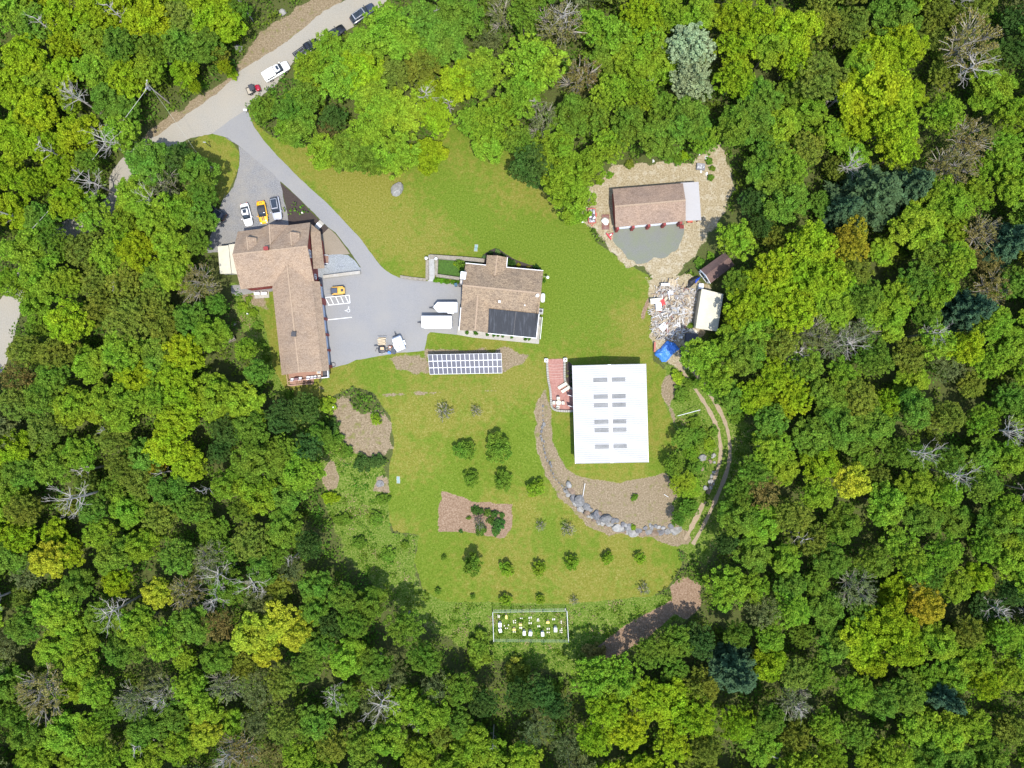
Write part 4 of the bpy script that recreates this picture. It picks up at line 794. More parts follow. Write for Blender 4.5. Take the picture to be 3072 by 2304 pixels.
def car(name, k, rear, front, label, body, kind='sedan', W=.92, cat='car', roofm=None, group='parked cars'):
    a, b2 = P(k, *rear, .6), P(k, *front, .6); L = (b2 - a).length; c = (a + b2) / 2; r = empty(name, (c.x, c.y, h1(c.x, c.y) + .03), label, cat, group, atan2(b2.y - a.y, b2.x - a.x)); h = L / 2
    if kind in ('sedan', 'coupe'):
        prof = [(-h, .55, .35, .62), (-h + .12, .80, .28, .82), (-h + .5, .93, .24, .93), (-h * .45, .97, .22, .95), (0, 1.0, .22, .93), (h * .4, .98, .22, .90), (h - .7, .93, .24, .82), (h - .15, .78, .28, .68), (h, .55, .35, .55)]; gh = (-h + (.75 if kind == 'sedan' else .9), -h * .42, h * .08, h * .42, 1.42 if kind == 'sedan' else 1.32)
    elif kind == 'suv':
        prof = [(-h, .75, .40, .80), (-h + .1, .92, .32, 1.0), (-h + .5, 1.0, .28, 1.08), (0, 1.0, .28, 1.08), (h * .45, .99, .28, 1.08), (h - .6, .94, .3, 1.0), (h - .1, .80, .35, .85), (h, .6, .4, .7)]; gh = (-h + .15, -h * .72, h * .12, h * .42, 1.72)
    elif kind == 'pickup':
        prof = [(-h, .93, .5, 1.02), (-h + .08, .97, .42, 1.08), (-h * .1, 1.0, .38, 1.10), (h * .4, 1.0, .38, 1.15), (h - .7, .96, .38, 1.12), (h - .15, .85, .4, 1.0), (h, .68, .45, .82)]; gh = (-h * .12, -h * .05, h * .32, h * .55, 1.88)
    bd = MB().loft([sec(x, W * w_, z0, z1) for x, w_, z0, z1 in prof]).build('body', body, r, smooth=True); bd.data.set_sharp_from_angle(angle=radians(40))
    g0, g1_, g2, g3, zt = gh; zb = .9 if kind in ('sedan', 'coupe') else 1.05
    MB().loft([sec(g0, W * .80, zb - .05, zb + .05, .85), sec(g1_, W * .84, zb - .1, zt - .02, .80), sec((g1_ + g2) / 2, W * .86, zb - .1, zt, .80), sec(g2, W * .84, zb - .1, zt - .02, .80), sec(g3, W * .80, zb - .05, zb + .02, .85)]).build('window_glass', M_glass, r, smooth=True)
    rf = MB().loft([sec(g1_ - .03, W * .70, zt - .06, zt + .0, .9), sec((g1_ + g2) / 2, W * .73, zt - .05, zt + .03, .92), sec(g2 + .02, W * .69, zt - .06, zt + .0, .9)]).build('roof_panel', roofm or body, r, smooth=True)
    if kind == 'sedan': MB().box(((g1_ + g2) / 2 - .1, 0, zt + .035), (.75, .72, .03)).build('sunroof', M_glass, rf, bevel=.01)
    if kind == 'suv':
        MB().box(((g1_ + g2) / 2, 0, zt + .035), (g2 - g1_ - .25, W * 1.15, .03)).build('glass_roof', M_glass, rf, bevel=.01)
        for s_ in (-1, 1): MB().bar((g1_, s_ * W * .66, zt + .05), (g2, s_ * W * .66, zt + .05), .05).build('roof_rail', M_gray, rf)
    for s_ in (-1, 1):
        MB().box((g3 - .18, s_ * (W + .12), zb + .08), (.16, .26, .14)).build('mirror', body, r, bevel=.03); MB().box((h - .18, s_ * W * .62, .62 if kind != 'pickup' else .85), (.22, .3, .14)).build('headlight', M_white, r, bevel=.03)
        MB().box((-h + .05, s_ * W * .66, .72 if kind != 'pickup' else .9), (.1, .26, .14)).build('tail_light', M_redm, r, bevel=.02)
    wheels(r, L, W, (-h * .62, h * .62), .34 if kind != 'pickup' else .4)
    return r, h, gh
P_w = paintmat('car_white', (.78, .78, .77)); P_y = paintmat('car_yellow', (.78, .42, .012)); P_s = paintmat('car_silver', (.42, .44, .50)); P_k = paintmat('car_black', (.012, .012, .015)); P_b = paintmat('car_blue', (.035, .045, .075)); P_br = paintmat('car_brown', (.03, .02, .018))
car('parked_car', 2, (583, 312), (655, 607), 'white sedan with dark sunroof, leftmost on the gravel by the red house', P_w, 'sedan')
r, h, gh = car('parked_car', 2, (803, 278), (855, 578), 'yellow sports car with black soft top and hood stripes', P_y, 'coupe', roofm=flat('soft_top', (.045, .045, .05), .9))
for s_ in (-1, 1):
    MB().loft([[Vector((x, s_ * .17 + dy, z + dz)) for dy, dz in ((-.09, 0), (.09, 0), (.09, .012), (-.09, .012))] for x, z in ((h * .42, .935), (h * .6, .895), (h - .55, .82))]).build('hood_stripe', M_dk, r)
    MB().box((-h + .5, s_ * .17, .955), (.22, .2, .02)).build('deck_vent', M_dk, r)
car('parked_car', 2, (985, 225), (1040, 530), 'silver crossover with long glass roof, rightmost of the three parked by the red house', P_s, 'suv', W=.95)
car('parked_car', 2, (338, 505), (100, 375), 'dark brown car nosed under the trees at the gravel edge', P_br, 'suv', W=.92)
r, h, gh = car('pickup_truck', 25, (505, 530), (1085, 195), 'white pickup truck with a white cap over its bed on the gravel road', P_w, 'pickup', W=1.0, cat='pickup truck')
cp_ = MB().loft([sec(-h + .06, .93, 1.0, 1.75, .84), sec(-h * .55, .97, 1.0, 1.84, .84), sec(-h * .1, .96, 1.0, 1.84, .84)]).build('bed_cap', P_w, r, smooth=True); cp_.data.set_sharp_from_angle(angle=radians(40))
for s_ in (-1, 1): MB().box((-h * .55, s_ * .95, 1.42), (1.5, .08, .3)).build('cap_window', M_glass, cp_)
MB().box(((gh[1] + gh[2]) / 2 + .15, 0, 1.92), (.5, .85, .03)).build('sunroof', M_glass, r)
def bed(r, h):
    MB().box((-h * .55, 0, 1.12), (h * .8, 1.6, .03)).build('truck_bed', M_black, r)
r, h, gh = car('pickup_truck', 1, (1342, 480), (1540, 345), 'black pickup truck with open bed, tail out from under roadside leaves', P_k, 'pickup', W=.98, cat='pickup truck'); bed(r, h)
mb = MB(); [mb.bar((-h + .2, y, 1.16), (-h * .15, y, 1.16), .05) for y in (-.6, 0, .6)]; [mb.bar((x, -.75, 1.16), (x, .75, 1.16), .05) for x in (-h + .25, -h * .55, -h * .15)]; mb.build('bed_rack', M_gray, r)
car('parked_car', 1, (1590, 350), (1750, 225), 'dark car almost hidden under leaves between two others on the road', P_k, 'suv')
car('parked_car', 1, (1810, 182), (2000, 50), 'dark blue grey wagon parked at the top edge of the gravel road', P_b, 'suv', W=.95, roofm=P_s)
# red utility buggy
a, b2 = P(25, 100, 850, .5), P(25, 415, 725, .5); c = (a + b2) / 2; r = empty('utility_buggy', (c.x, c.y, .015), 'red utility buggy with black canopy and open rear tray on the road', 'utility vehicle', rz=atan2(b2.y - a.y, b2.x - a.x)); h = (b2 - a).length / 2
MB().loft([sec(.45, .62, .4, .95, .8), sec(.9, .64, .4, .98, .8), sec(h - .1, .5, .45, .8, .8)]).build('hood', paintmat('buggy_red', (.32, .012, .03)), r, smooth=True)
MB().box((-h + .62, 0, .72), (1.15, 1.35, .06)).build('tray', flat('tray_tan', (.38, .34, .27), .8), r); mb = MB()
for pa_, pb_ in [((-h + .05, -.7), (-h + .05, .7)), ((-h + .05, .7), (-h + 1.2, .7)), ((-h + .05, -.7), (-h + 1.2, -.7))]: mb.bar((*pa_, .88), (*pb_, .88), .06, .3)
mb.build('tray_side', M_dk, r); MB().box((-.15, 0, 1.85), (.95, 1.3, .09)).build('canopy', flat('canopy_black', (.04, .042, .05), .5), r, bevel=.03)
mb = MB(); [mb.bar((x, y, .6), (x * .8, y, 1.83), .05) for x in (-.6, .35) for y in (-.6, .6)]; mb.build('roll_frame', M_dk, r); MB().box((-.15, 0, .75), (.5, 1.2, .35)).build('seat', M_black, r, bevel=.04); wheels(r, 2 * h, .68, (-h * .6, h * .68), .3)
# loader
c = P(29, 455, 792, .5); r = empty('skid_loader', (c.x, c.y, .03), 'yellow compact loader with black cab roof and fork arms, by the parking lines', 'loader', rz=pi + radians(3))
yl = paintmat('loader_yellow', (.62, .36, .06), .5)
MB().loft([sec(-1.3, .62, .45, 1.1, .9), sec(-.9, .68, .4, 1.3, .9), sec(.9, .66, .4, 1.15, .9), sec(1.2, .6, .4, .8, .9)]).build('body', yl, r); MB().box((.62, .05, 1.75), (1.15, 1.0, .12)).build('cab_roof', flat('cab_roof_blue', (.05, .06, .09), .4), r, bevel=.04)
mb = MB(); [mb.bar((x, y, 1.1), (x, y, 1.72), .08) for x in (.15, 1.1) for y in (-.42, .5)]; mb.build('cab_frame', M_dk, r); MB().box((-.85, 0, 1.36), (.5, .5, .06)).build('engine_grille', M_dk, r)
for s_ in (-1, 1): MB().bar((-1.1, s_ * .72, 1.35), (1.25, s_ * .72, 1.05), .16, .18).build('lift_arm', yl, r); MB().box((0, s_ * .74, .33), (2.5, .3, .62)).build('track', M_black, r, bevel=.12)
MB().box((1.5, 0, .5), (.25, 1.3, .5)).build('fork_carriage', M_dk, r); [MB().bar((1.55, y, .12), (2.6, y, .08), .1).build('fork', M_gray, r) for y in (-.4, .4)]
# trailers
def trailer_hitch(r, x, d=1):
    MB().bar((x, -.35, .5), (x + d * .95, 0, .5), .09).bar((x, .35, .5), (x + d * .95, 0, .5), .09).box((x + d * 1.05, 0, .5), (.3, .18, .12)).build('hitch', M_dk, r); MB().tube([(x + d * .7, .0, .05), (x + d * .7, .0, .95)], .05, 8).build('jack', M_dk, r)
a, b2 = P(4, 765, 985, 1.2), P(4, 455, 985, 1.2); c = (a + b2) / 2; h = (b2 - a).length / 2; r = empty('cargo_trailer', (c.x, c.y, .03), 'white enclosed cargo trailer with wedge nose beside the brown-roofed house', 'trailer', rz=atan2(b2.y - a.y, b2.x - a.x))
W = .98; o5 = [(-h, -W), (h - .75, -W), (h, -.12), (h, .12), (h - .75, W), (-h, W)]
MB().add([(x, y, z) for z in (.5, 2.3) for x, y in o5], [tuple(range(5, -1, -1)), tuple(range(6, 12))] + [(i, (i + 1) % 6, (i + 1) % 6 + 6, i + 6) for i in range(6)]).build('box', M_hive, r, bevel=.03)
MB().box((-.9, -1.08, .75), (1.3, .24, .1)).box((-.9, 1.08, .75), (1.3, .24, .1)).build('fender', M_white, r, bevel=.03); wheels(r, 0, 1.08, (-1.25, -.5), .3); trailer_hitch(r, h - .1)
a, b2 = P(4, 692, 1180, 1.2), P(4, 298, 1180, 1.2); c = (a + b2) / 2; h = (b2 - a).length / 2; r = empty('box_trailer', (c.x, c.y, .03), 'long white box trailer parked parallel below the wedge-nosed trailer', 'trailer', rz=atan2(b2.y - a.y, b2.x - a.x))
MB().box((0, 0, 1.55), (2 * h, 2.3, 2.3)).build('box', M_hive, r, bevel=.04); mb = MB(); [mb.box((-h + .3 + i * (2 * h - .6) / 14, 0, 2.715), (.05, 2.1, .03)) for i in range(15)]; mb.build('roof_rib', M_white, r)
mb = MB(); [mb.box((-h - .04, y, 1.5), (.06, .08, 1.9)) for y in (-.75, -.4, .4, .75)]; mb.build('rear_latch', M_gray, r); MB().box((0, 0, .42), (2 * h - .2, 1.9, .14)).build('chassis', M_dk, r); wheels(r, 0, 1.0, (-1.2, -.3), .35); trailer_hitch(r, h - .1)
MB().bar((-h + .3, 1.22, .7), (h - .4, 1.22, .7), .12).build('side_rail', M_white, r)
a, b2 = P(27, 895, 740, 1.0), P(27, 728, 318, 1.0); c = (a + b2) / 2; h = (b2 - a).length / 2; r = empty('camper_trailer', (c.x, c.y, .03), 'small white camper with arched vent lid and square hatch at the court edge', 'trailer', rz=atan2(b2.y - a.y, b2.x - a.x))
MB().loft([sec(-h, .93, .5, 1.8, .92), sec(-h + .3, .98, .45, 2.05, .92), sec(h * .4, .98, .45, 2.1, .92), sec(h - .35, .96, .45, 1.95, .92), sec(h, .82, .55, 1.4, .92)]).build('shell', M_hive, r, smooth=True).data.set_sharp_from_angle(angle=radians(40))
MB().box((-.75, 0, 2.14), (.42, .42, .08)).build('roof_hatch', M_gray, r, bevel=.02); MB().tube([(.35 + .25 * cos(t), .02 + .38 * sin(t), 2.13) for t in np.linspace(-1.7, 1.7, 9)], .03, 5).build('vent_lid', M_gray, r)
for s_ in (-1, 1): MB().box((-.2, s_ * 1.1, .72), (1.0, .3, .08)).build('fender', M_white, r, bevel=.03)
wheels(r, 0, 1.08, (-.2,), .32); trailer_hitch(r, h - .1)
# implements at the court edge
c = P(27, 290, 560); r = empty('wood_splitter_trailer', (c.x, c.y, .03), 'flat trailer stacked with split timber and black machine parts', 'equipment'); 
mb = MB(); [mb.bar((x, -1.6, .35), (x, 1.6, .35), .08) for x in (-.85, .85)]; [mb.bar((-.85, y, .35), (.85, y, .35), .08) for y in (-1.6, -.6, .5, 1.6)]; mb.build('frame', M_gray, r)
mb = MB(); [mb.box((rnd.uniform(-.15, .15), -.1 + i * .17, .5 + rnd.random() * .1), (1.6, .12, .1), rnd.uniform(-.08, .08)) for i in range(9)]; mb.build('timber', M_wood, r)
MB().tube([(0, -1.1, .4), (0, -1.1, .8), (0, -1.1, .85)], [.75, .8, .6], 14).build('drum', M_dk, r, smooth=True); MB().box((.1, -.9, .95), (.7, .5, .1)).build('wooden_seat', flat('seat_wood', (.6, .4, .22), .7), r)
mb = MB(); [mb.tube([(sx * .6, -.8, .7), (sx * 1.1, -.9, .6), (sx * 1.4, -1.4, .15)], .06, 6) for sx in (-1, 1)]; mb.build('curved_arm', M_dk, r); MB().bar((-1.6, -.35, .55), (.2, -.25, .6), .16).build('boom', M_dk, r)
c = P(27, 345, 790); r = empty('plough_implement', (c.x, c.y, .03), 'black steel implement with blades lying at the court edge', 'equipment', rz=.12); MB().box((0, 0, .3), (2.2, .3, .25)).build('beam', M_dk, r); MB().box((0, -.35, .2), (2.0, .16, .35)).build('blade', M_gray, r); mb = MB(); [mb.bar((x, .1, .35), (x + .3, .75, .5), .12) for x in (-.7, -.1, .5)]; mb.build('tine', M_dk, r)
r = empty('tote_bin', P(27, 520, 825), 'bright blue plastic tote beside the black cart', 'tote'); MB().box((0, 0, .25), (.6, .42, .5), -.3).build('tub', flat('tote_blue', (.03, .12, .5), .5), r, bevel=.05); MB().box((0, 0, .51), (.64, .46, .05), -.3).build('lid', flat('tote_lid', (.06, .2, .6), .5), r, bevel=.02)
r = empty('tarped_cart', P(27, 660, 765), 'small cart with a dark slate cover next to the camper', 'cart', rz=radians(72)); MB().box((0, 0, .5), (1.35, .98, .5)).build('cart_cover', flat('slate_cover', (.045, .055, .07), .6), r, bevel=.06); wheels(r, 0, .5, (0,), .22)
c = P(27, 560, 655); r = empty('wheelbarrow', (c.x, c.y, .03), 'rusty wheelbarrow with a white bag between timber trailer and camper', 'wheelbarrow', rz=.1); MB().loft([[Vector((x, y, z)) for y, z in ((-.2 * s_, .3), (.2 * s_, .3), (.34 * s_, .6), (-.34 * s_, .6))] for x, s_ in ((-.4, 1), (.4, .7))]).build('pan', flat('rust', (.2, .09, .05), .9), r); mb = MB(); [mb.bar((.3, y, .3), (-1.0, y * 1.6, .55), .05) for y in (-.2, .2)]; mb.build('handle', M_wood, r); MB().tube([(.5, -.06, .2), (.5, .06, .2)], .2, 12).build('wheel', M_tyre, r); MB().box((-.1, 0, .62), (.3, .3, .2)).build('bag', M_white, r, bevel=.08)
# things round the garage
c = P(28, 275, 315); r = empty('utility_trailer', (c.x, c.y, 0), 'red open utility trailer loaded with grey scrap left of the garage', 'trailer', rz=radians(3)); L_, W_ = 2.9, 1.35
MB().box((0, 0, .5), (W_ * 1.05, L_, .06)).build('deck', M_gray, r); mb = MB(); rp = flat('trailer_red', (.5, .11, .08), .6, var=.15)
for x in (-.72, .72): mb.bar((x, -L_ / 2, .85), (x, L_ / 2, .85), .09); mb.bar((x, -L_ / 2, .55), (x, L_ / 2, .55), .09, .3)
for y in (-1.45, 1.45): mb.bar((-.75, y, .85), (.75, y, .85), .09); mb.bar((-.75, y, .55), (.75, y, .55), .09, .3)
mb.build('side_rail', rp, r); MB().bar((-.3, -1.5, .45), (0, -2.1, .45), .08).bar((.3, -1.5, .45), (0, -2.1, .45), .08).build('hitch', rp, r); MB().box((-.92, .2, .62), (.22, .75, .08)).box((.92, .2, .62), (.22, .75, .08)).build('fender', rp, r, bevel=.03); wheels(r, 0, .95, (), .3)
for s_ in (-1, 1): MB().tube([(s_ * .82, .2, .3), (s_ * 1.0, .2, .3)], .3, 14).build('wheel', M_tyre, r)
mb = MB(); [mb.box((rnd.uniform(-.5, .5), rnd.uniform(-1.2, .9), rnd.uniform(.6, .9)), (rnd.uniform(.1, .5), rnd.uniform(.1, .5), .1), rnd.uniform(0, 3), rnd.uniform(-.3, .3)) for _ in range(40)]; mb.bar((.3, 1.35, .85), (.0, -.9, .9), .16); mb.bar((-.5, 1.3, .7), (-.55, -1, .7), .12)
mb.build('load', island('scrap', [(0, (.6, .62, .68)), (.3, (.4, .4, .44)), (.55, (.75, .75, .78)), (.8, (.1, .09, .09))]), r)
c = P(28, 605, 450); r = empty('rusty_platform', (c.x, c.y, 0), 'flat rusty brown steel platform left of the garage doors', 'platform', rz=radians(1)); MB().box((0, 0, .18), (1.5, 3.05, .12)).build('plate', speck('rust_plate', [(.3, (.10, .03, .018)), (.7, (.19, .06, .035))], 4, .8, .2), r); mb = MB(); [mb.box((x, 0, .08), (.1, 3, .16)) for x in (-.6, .6)]; mb.build('runner', M_dk, r)
def lump(name, k, poly, ht, mat, label, cat, seed=0, z0=0.02, wr=.5, steps=.18, folds=1.0):
    """a crumpled sheet heaped inside an outline"""
    p = wpoly(k, poly); mn, mx_ = p.min(0), p.max(0); X, Y = np.meshgrid(np.arange(mn[0], mx_[0] + steps, steps), np.arange(mn[1], mx_[1] + steps, steps))
    d = sdf(X, Y, p) + (fbm(X, Y, .8, seed + 5) - .5) * .3; prof = np.clip(d / wr, 0, 1) ** .6
    base = hfun(X, Y); Zz = base + z0 + prof * ht * (.45 + .75 * fbm(X, Y, 1.1, seed, 4)) + (fbm(X, Y, .5, seed + 9, 3) - .5) * .22 * folds * prof
    keep = d > -.05; idx = -np.ones(X.shape, int); idx[keep] = np.arange(keep.sum()); V_ = np.stack([X[keep], Y[keep], Zz[keep]], -1); fs = []
    for i in range(X.shape[0] - 1):
        for j in range(X.shape[1] - 1):
            q_ = (idx[i, j], idx[i, j + 1], idx[i + 1, j + 1], idx[i + 1, j]); q2 = [int(t) for t in q_ if t >= 0]
            if len(q2) >= 3: fs.append(tuple(q2))
    c = V_.mean(0); c[2] = 0; mb = MB(); mb.v = [tuple(v - c) for v in V_]; mb.f = fs; o = mb.build(name, mat); o.location = c; return tag(o, label, cat)
lump('white_bag', 28, [(500, 400), (545, 340), (600, 335), (650, 355), (698, 400), (692, 460), (650, 525), (580, 515), (535, 480), (500, 430)], .8, flat('bag_white', (.72, .72, .64), .6), 'big crumpled white bag on the rusty platform', 'bag', 3, .24)
c = P(28, 705, 775); r = empty('snow_plough', (c.x, c.y, 0), 'bright red plough blade on a frame at the garage forecourt corner', 'snow plough', rz=radians(-52)); pr_ = paintmat('plough_red', (.5, .02, .05), .5)
MB().loft([[Vector((x, y, z)) for y, z in ((-.35, .05), (-.42, .3), (-.3, .6), (-.2, .62), (-.3, .3), (-.25, .05))] for x in (-.8, .8)]).build('blade', pr_, r); mb = MB(); mb.bar((-.4, -.2, .3), (0, .9, .3), .1); mb.bar((.4, -.2, .3), (0, .9, .3), .1); mb.bar((-.3, .2, .35), (.3, .2, .35), .1); mb.build('frame', pr_, r); MB().box((0, .2, .45), (.25, .4, .25)).build('pump', M_white, r)
c = P(5, 1385, 928); r = empty('red_bench', (c.x, c.y, 0), 'dark red slatted bench in front of the right garage pier', 'bench'); mb = MB(); [mb.box((0, y, .45), (.8, .14, .05)) for y in (-.35, -.15, .05, .25)]; mb.build('seat', M_red, r); mb = MB(); [mb.box((x, 0, .22), (.08, .7, .44)) for x in (-.35, .35)]; mb.build('leg', M_red, r)
c = P(5, 1480, 862); r = empty('red_mower', (c.x, c.y, 0), 'orange red mower poking out from under the metal lean-to', 'mower'); MB().box((0, 0, .4), (1.1, .6, .35)).build('deck', paintmat('mower_red', (.5, .1, .06), .5), r, bevel=.06); wheels(r, 0, .35, (-.4, .4), .18)
c = P(5, 1612, 208); r = empty('pallet_box', (c.x, c.y, 0), 'grey slatted crate of scrap among weeds above the lean-to', 'crate'); MB().box((0, 0, .3), (1.7, 1.3, .6), -.1).build('crate', speck('grey_wood', [(.3, (.12, .12, .13)), (.7, (.24, .24, .26))], 4, .6, .2), r, bevel=.03); mb = MB(); [mb.box((rnd.uniform(-.6, .6), rnd.uniform(-.4, .4), .64), (.4, .08, .06), rnd.uniform(0, 3)) for _ in range(7)]; mb.build('scrap', M_white, r)
for i, (u, v, s_) in enumerate([(1683, 95, .6), (1048, 135, .5), (1688, 285, .5), (1605, 55, .35), (188, 862, .35), (1620, 258, .4)]):
    lump('white_litter', 5, [(u - 22 * s_, v - 30 * s_), (u + 25 * s_, v - 40 * s_), (u + 30 * s_, v + 30 * s_), (u - 20 * s_, v + 45 * s_)], .3, M_white, ['white sheet of litter right of the weeds at the lane top', 'white plastic scrap on the dirt bank above the garage', 'white plastic scrap below the grey slatted crate', 'small white scrap at the edge of the wood by the lane', 'small white scrap on the ground left of the red trailer', 'pale foam scrap under the grey slatted crate'][i], 'litter', i)
# debris heap
T_ = wpoly(6, [(400, 500), (570, 460), (640, 560), (860, 600), (840, 800), (800, 1000), (770, 1100), (700, 1180), (640, 1290), (500, 1300), (290, 1240), (255, 1080), (245, 950), (262, 800), (300, 640)])
mn, mx_ = T_.min(0), T_.max(0); mb = MB(); n_ = 0
while n_ < 1500:
    x, y = rnd.uniform(mn[0], mx_[0]), rnd.uniform(mn[1], mx_[1]); d = float(sdf(np.array([x]), np.array([y]), T_)[0])
    if d < -.1 or rnd.random() > .35 + d * .4: continue
    L_ = rnd.choice([.35, .5, .8, 1.1, 1.7, 2.2]) * rnd.uniform(.7, 1.2); w_ = rnd.choice([.08, .12, .2, .35, .5]) if L_ < 1.2 else rnd.choice([.08, .12, .2])
    mb.box((x, y, .1 + min(d, 2.2) * .45 * rnd.random() + .1), (L_, w_, rnd.choice([.03, .05, .12])), rnd.uniform(0, pi), rnd.uniform(-.35, .35)); n_ += 1
o = mb.build('rubble', island('rubble_mix', [(0, (.36, .32, .26)), (.15, (.30, .22, .14)), (.3, (.45, .44, .42)), (.45, (.33, .30, .26)), (.55, (.17, .145, .12)), (.63, (.44, .37, .26)), (.75, (.24, .225, .22)), (.85, (.56, .55, .53)), (.93, (.22, .10, .075)), (.97, (.08, .075, .075))])); tag(o, 'heap of broken boards, plaster and building rubble beside the metal shed', 'rubble', kind='stuff')
MB().v
bk = lump('rubble_base', 6, [(380, 540), (560, 520), (840, 640), (800, 900), (770, 1060), (600, 1240), (300, 1200), (275, 950), (290, 760)], .7, speck('plaster_dust', [(.3, (.17, .14, .10)), (.7, (.34, .30, .24))], 4, .7, .3), 'mound of dusty fines under the broken boards', 'rubble', 8, -.05); tag(bk, kind='stuff')
def pallet(k, u, v, rz, label, mat, z=.8, s_=1.15):
    c = P(k, u, v, z); r = empty('wooden_pallet', (c.x, c.y, z), label, 'pallet', 'pallets lying on the rubble', rz); mb = MB(); [mb.box((0, y * s_, .1), (1.2 * s_, .13, .03)) for y in (-.5, -.3, -.1, .1, .3, .5)]; mb.build('slats', mat, r); mb = MB(); [mb.box((x * s_, 0, .05), (.1, 1.1 * s_, .07)) for x in (-.5, 0, .5)]; mb.build('runners', mat, r)
pallet(6, 535, 500, -.25, 'pale wooden pallet at the top edge of the debris heap', M_wood, .6, 1.3); pallet(6, 580, 880, .1, 'grey pallet in the middle of the debris heap', M_gray, 1.1); pallet(6, 515, 1172, -.12, 'grey slatted pallet near the foot of the debris heap', M_gray, .8)
for (u, v, sx, sy, rz, mat, lb) in [(320, 752, 2.6, 1.1, .12, M_tan, 'long tan board lying on the left side of the debris heap'), (348, 830, 1.2, 1.6, .05, M_hive, 'square white board below the long tan board'), (405, 770, .8, 1.3, .3, M_redm, 'dark red panel sticking out behind the tan board'), (510, 640, 1.1, .7, .1, M_door, 'pale blue grey sheet near the top of the debris heap'),
                                    (440, 525, 1.8, .5, .05, M_white, 'white plank across the top left of the debris heap'), (410, 1110, 1.5, 1.3, .7, M_hive, 'tilted white sheet above the blue tarp'), (300, 1385, .35, 2.0, -.05, flat('brick_red', (.36, .12, .09), .8), 'narrow brick red plank left of the blue tarp')]:
    c = P(6, u, v, .9); solo('board', MB().box((0, 0, 0), (sx, sy, .08), 0, .08).box((sx * .2, sy * .1, .07), (sx * .5, .06, .04)), mat, (c.x, c.y, 1.15 if v < 1200 else .6), lb, 'board', rz=rz)
M_tarp = flat('blue_tarp_sheet', (.055, .20, .58), .45, var=.25, scale=3)
lump('blue_tarp', 6, [(455, 1300), (520, 1312), (560, 1330), (600, 1372), (640, 1412), (600, 1450), (545, 1490), (510, 1520), (490, 1560), (450, 1592), (385, 1588), (350, 1540), (290, 1500), (282, 1485), (330, 1430), (375, 1400), (410, 1350)], 1.0, M_tarp, 'bright blue crumpled tarp over a pile at the foot of the debris heap', 'tarp', 21, .1, steps=.14, folds=1.6)
lump('black_tarp', 6, [(650, 1370), (690, 1380), (705, 1430), (720, 1500), (690, 1545), (640, 1500), (628, 1450)], .8, M_black, 'shiny black plastic bags right of the blue tarp', 'bags', 22, .05, folds=2)
lump('black_tarp', 6, [(760, 460), (850, 400), (900, 395), (925, 420), (860, 500), (800, 560), (740, 585), (705, 570), (735, 540)], .9, M_black, 'black plastic sheeting heaped in front of the brown shed', 'tarp', 23, .05, folds=2)
lump('blue_tarp', 6, [(835, 455), (880, 425), (925, 410), (928, 430), (880, 480), (855, 512), (840, 490)], 1.0, flat('deep_blue_tarp', (.02, .08, .5), .4), 'narrow strip of deep blue tarp by the brown shed front', 'tarp', 24, .35)
c = P(6, 790, 1270); r = empty('covered_trailer', (c.x, c.y, 0), 'dark covered trailer with buckets on it between rubble and trees', 'trailer', rz=-.1); MB().box((0, 0, .7), (2.5, 1.9, 1.0)).build('cover', flat('navy_cover', (.035, .038, .05), .6), r, bevel=.08); mb = MB(); mb.tube([(.9, -.3, 1.2), (.9, -.3, 1.5)], .24, 12); mb.tube([(.3, -.45, 1.2), (.3, -.45, 1.45)], .2, 12); mb.tube([(1.15, .1, 1.2), (1.15, .1, 1.35)], .18, 12); mb.build('bucket', M_white, r); wheels(r, 0, .9, (0,), .3)
c = P(6, 940, 545, .9); solo('chest_freezer', MB().box((0, 0, .42), (.9, 1.0, .8)).box((0, 0, .86), (.94, 1.04, .08)), M_white, (c.x, c.y, 0), 'white chest freezer at the corner of the metal-roofed shed', 'freezer', bevel=.02)
lump('plaster_pile', 6, [(740, 1160), (790, 1115), (860, 1130), (920, 1190), (860, 1225), (800, 1200)], .6, flat('plaster', (.6, .56, .48), .9, var=.25), 'pile of cream plaster scraps below the metal-roofed shed', 'rubble', 30, .05, folds=2.2)
lump('covered_heap', 5, [(2090, 570), (2130, 510), (2190, 500), (2230, 540), (2225, 640), (2150, 670), (2100, 620)], 1.3, M_black, 'black sheeted heap under trees right of the garage', 'heap', 31, .05)

# ------------------------------------------------------------------ poles, wires, mailbox, small posts
def vpole(k, base, ht, rad, name, label, cat, mat, parts):
    b_ = P(k, *base, 0); r = empty(name, b_, label, cat); MB().tube([(0, 0, -.3), (0, 0, ht)], [rad, rad * .7], 10).build('pole', mat, r); return r
M_pole = flat('pole_wood', (.30, .27, .23), .95, var=.2, scale=2)
r = vpole(1, (300, 855), 9.5, .17, 'utility_pole', 'tall grey utility pole with transformer beside the gravel road', 'utility pole', M_pole, 0)
MB().bar((-.2, -1.1, 9.2), (.1, .9, 9.2), .12, .12).build('cross_arm', M_pole, r); MB().tube([(-.1, -.45, 7.9), (-.1, -.45, 8.9)], .27, 12).build('transformer', M_gray, r); MB().tube([(.05, .7, 9.25), (.05, .7, 9.45)], .06, 8).tube([(-.15, -.9, 9.25), (-.15, -.9, 9.45)], .06, 8).build('insulator', M_white, r)
UP = P(1, 300, 855)
r2 = vpole(1, (652, 1392), 5.0, .12, 'lamp_post', 'short grey pole with lamp head on the grass triangle', 'lamp post', M_pole, 0); MB().box((.1, 0, 4.4), (.7, .25, .16)).build('lamp_head', M_gray, r2, bevel=.04); MB().box((-.15, .0, 3.4), (.3, .3, .5)).build('meter_box', M_gray, r2, bevel=.03)
r3 = vpole(1, (642, 1218), 3.2, .09, 'sign_post', 'dark post with small pale plate at the tip of the grass triangle', 'post', M_dk, 0); MB().box((0, -.08, 3.0), (.5, .05, .35)).build('plate', M_white, r3)
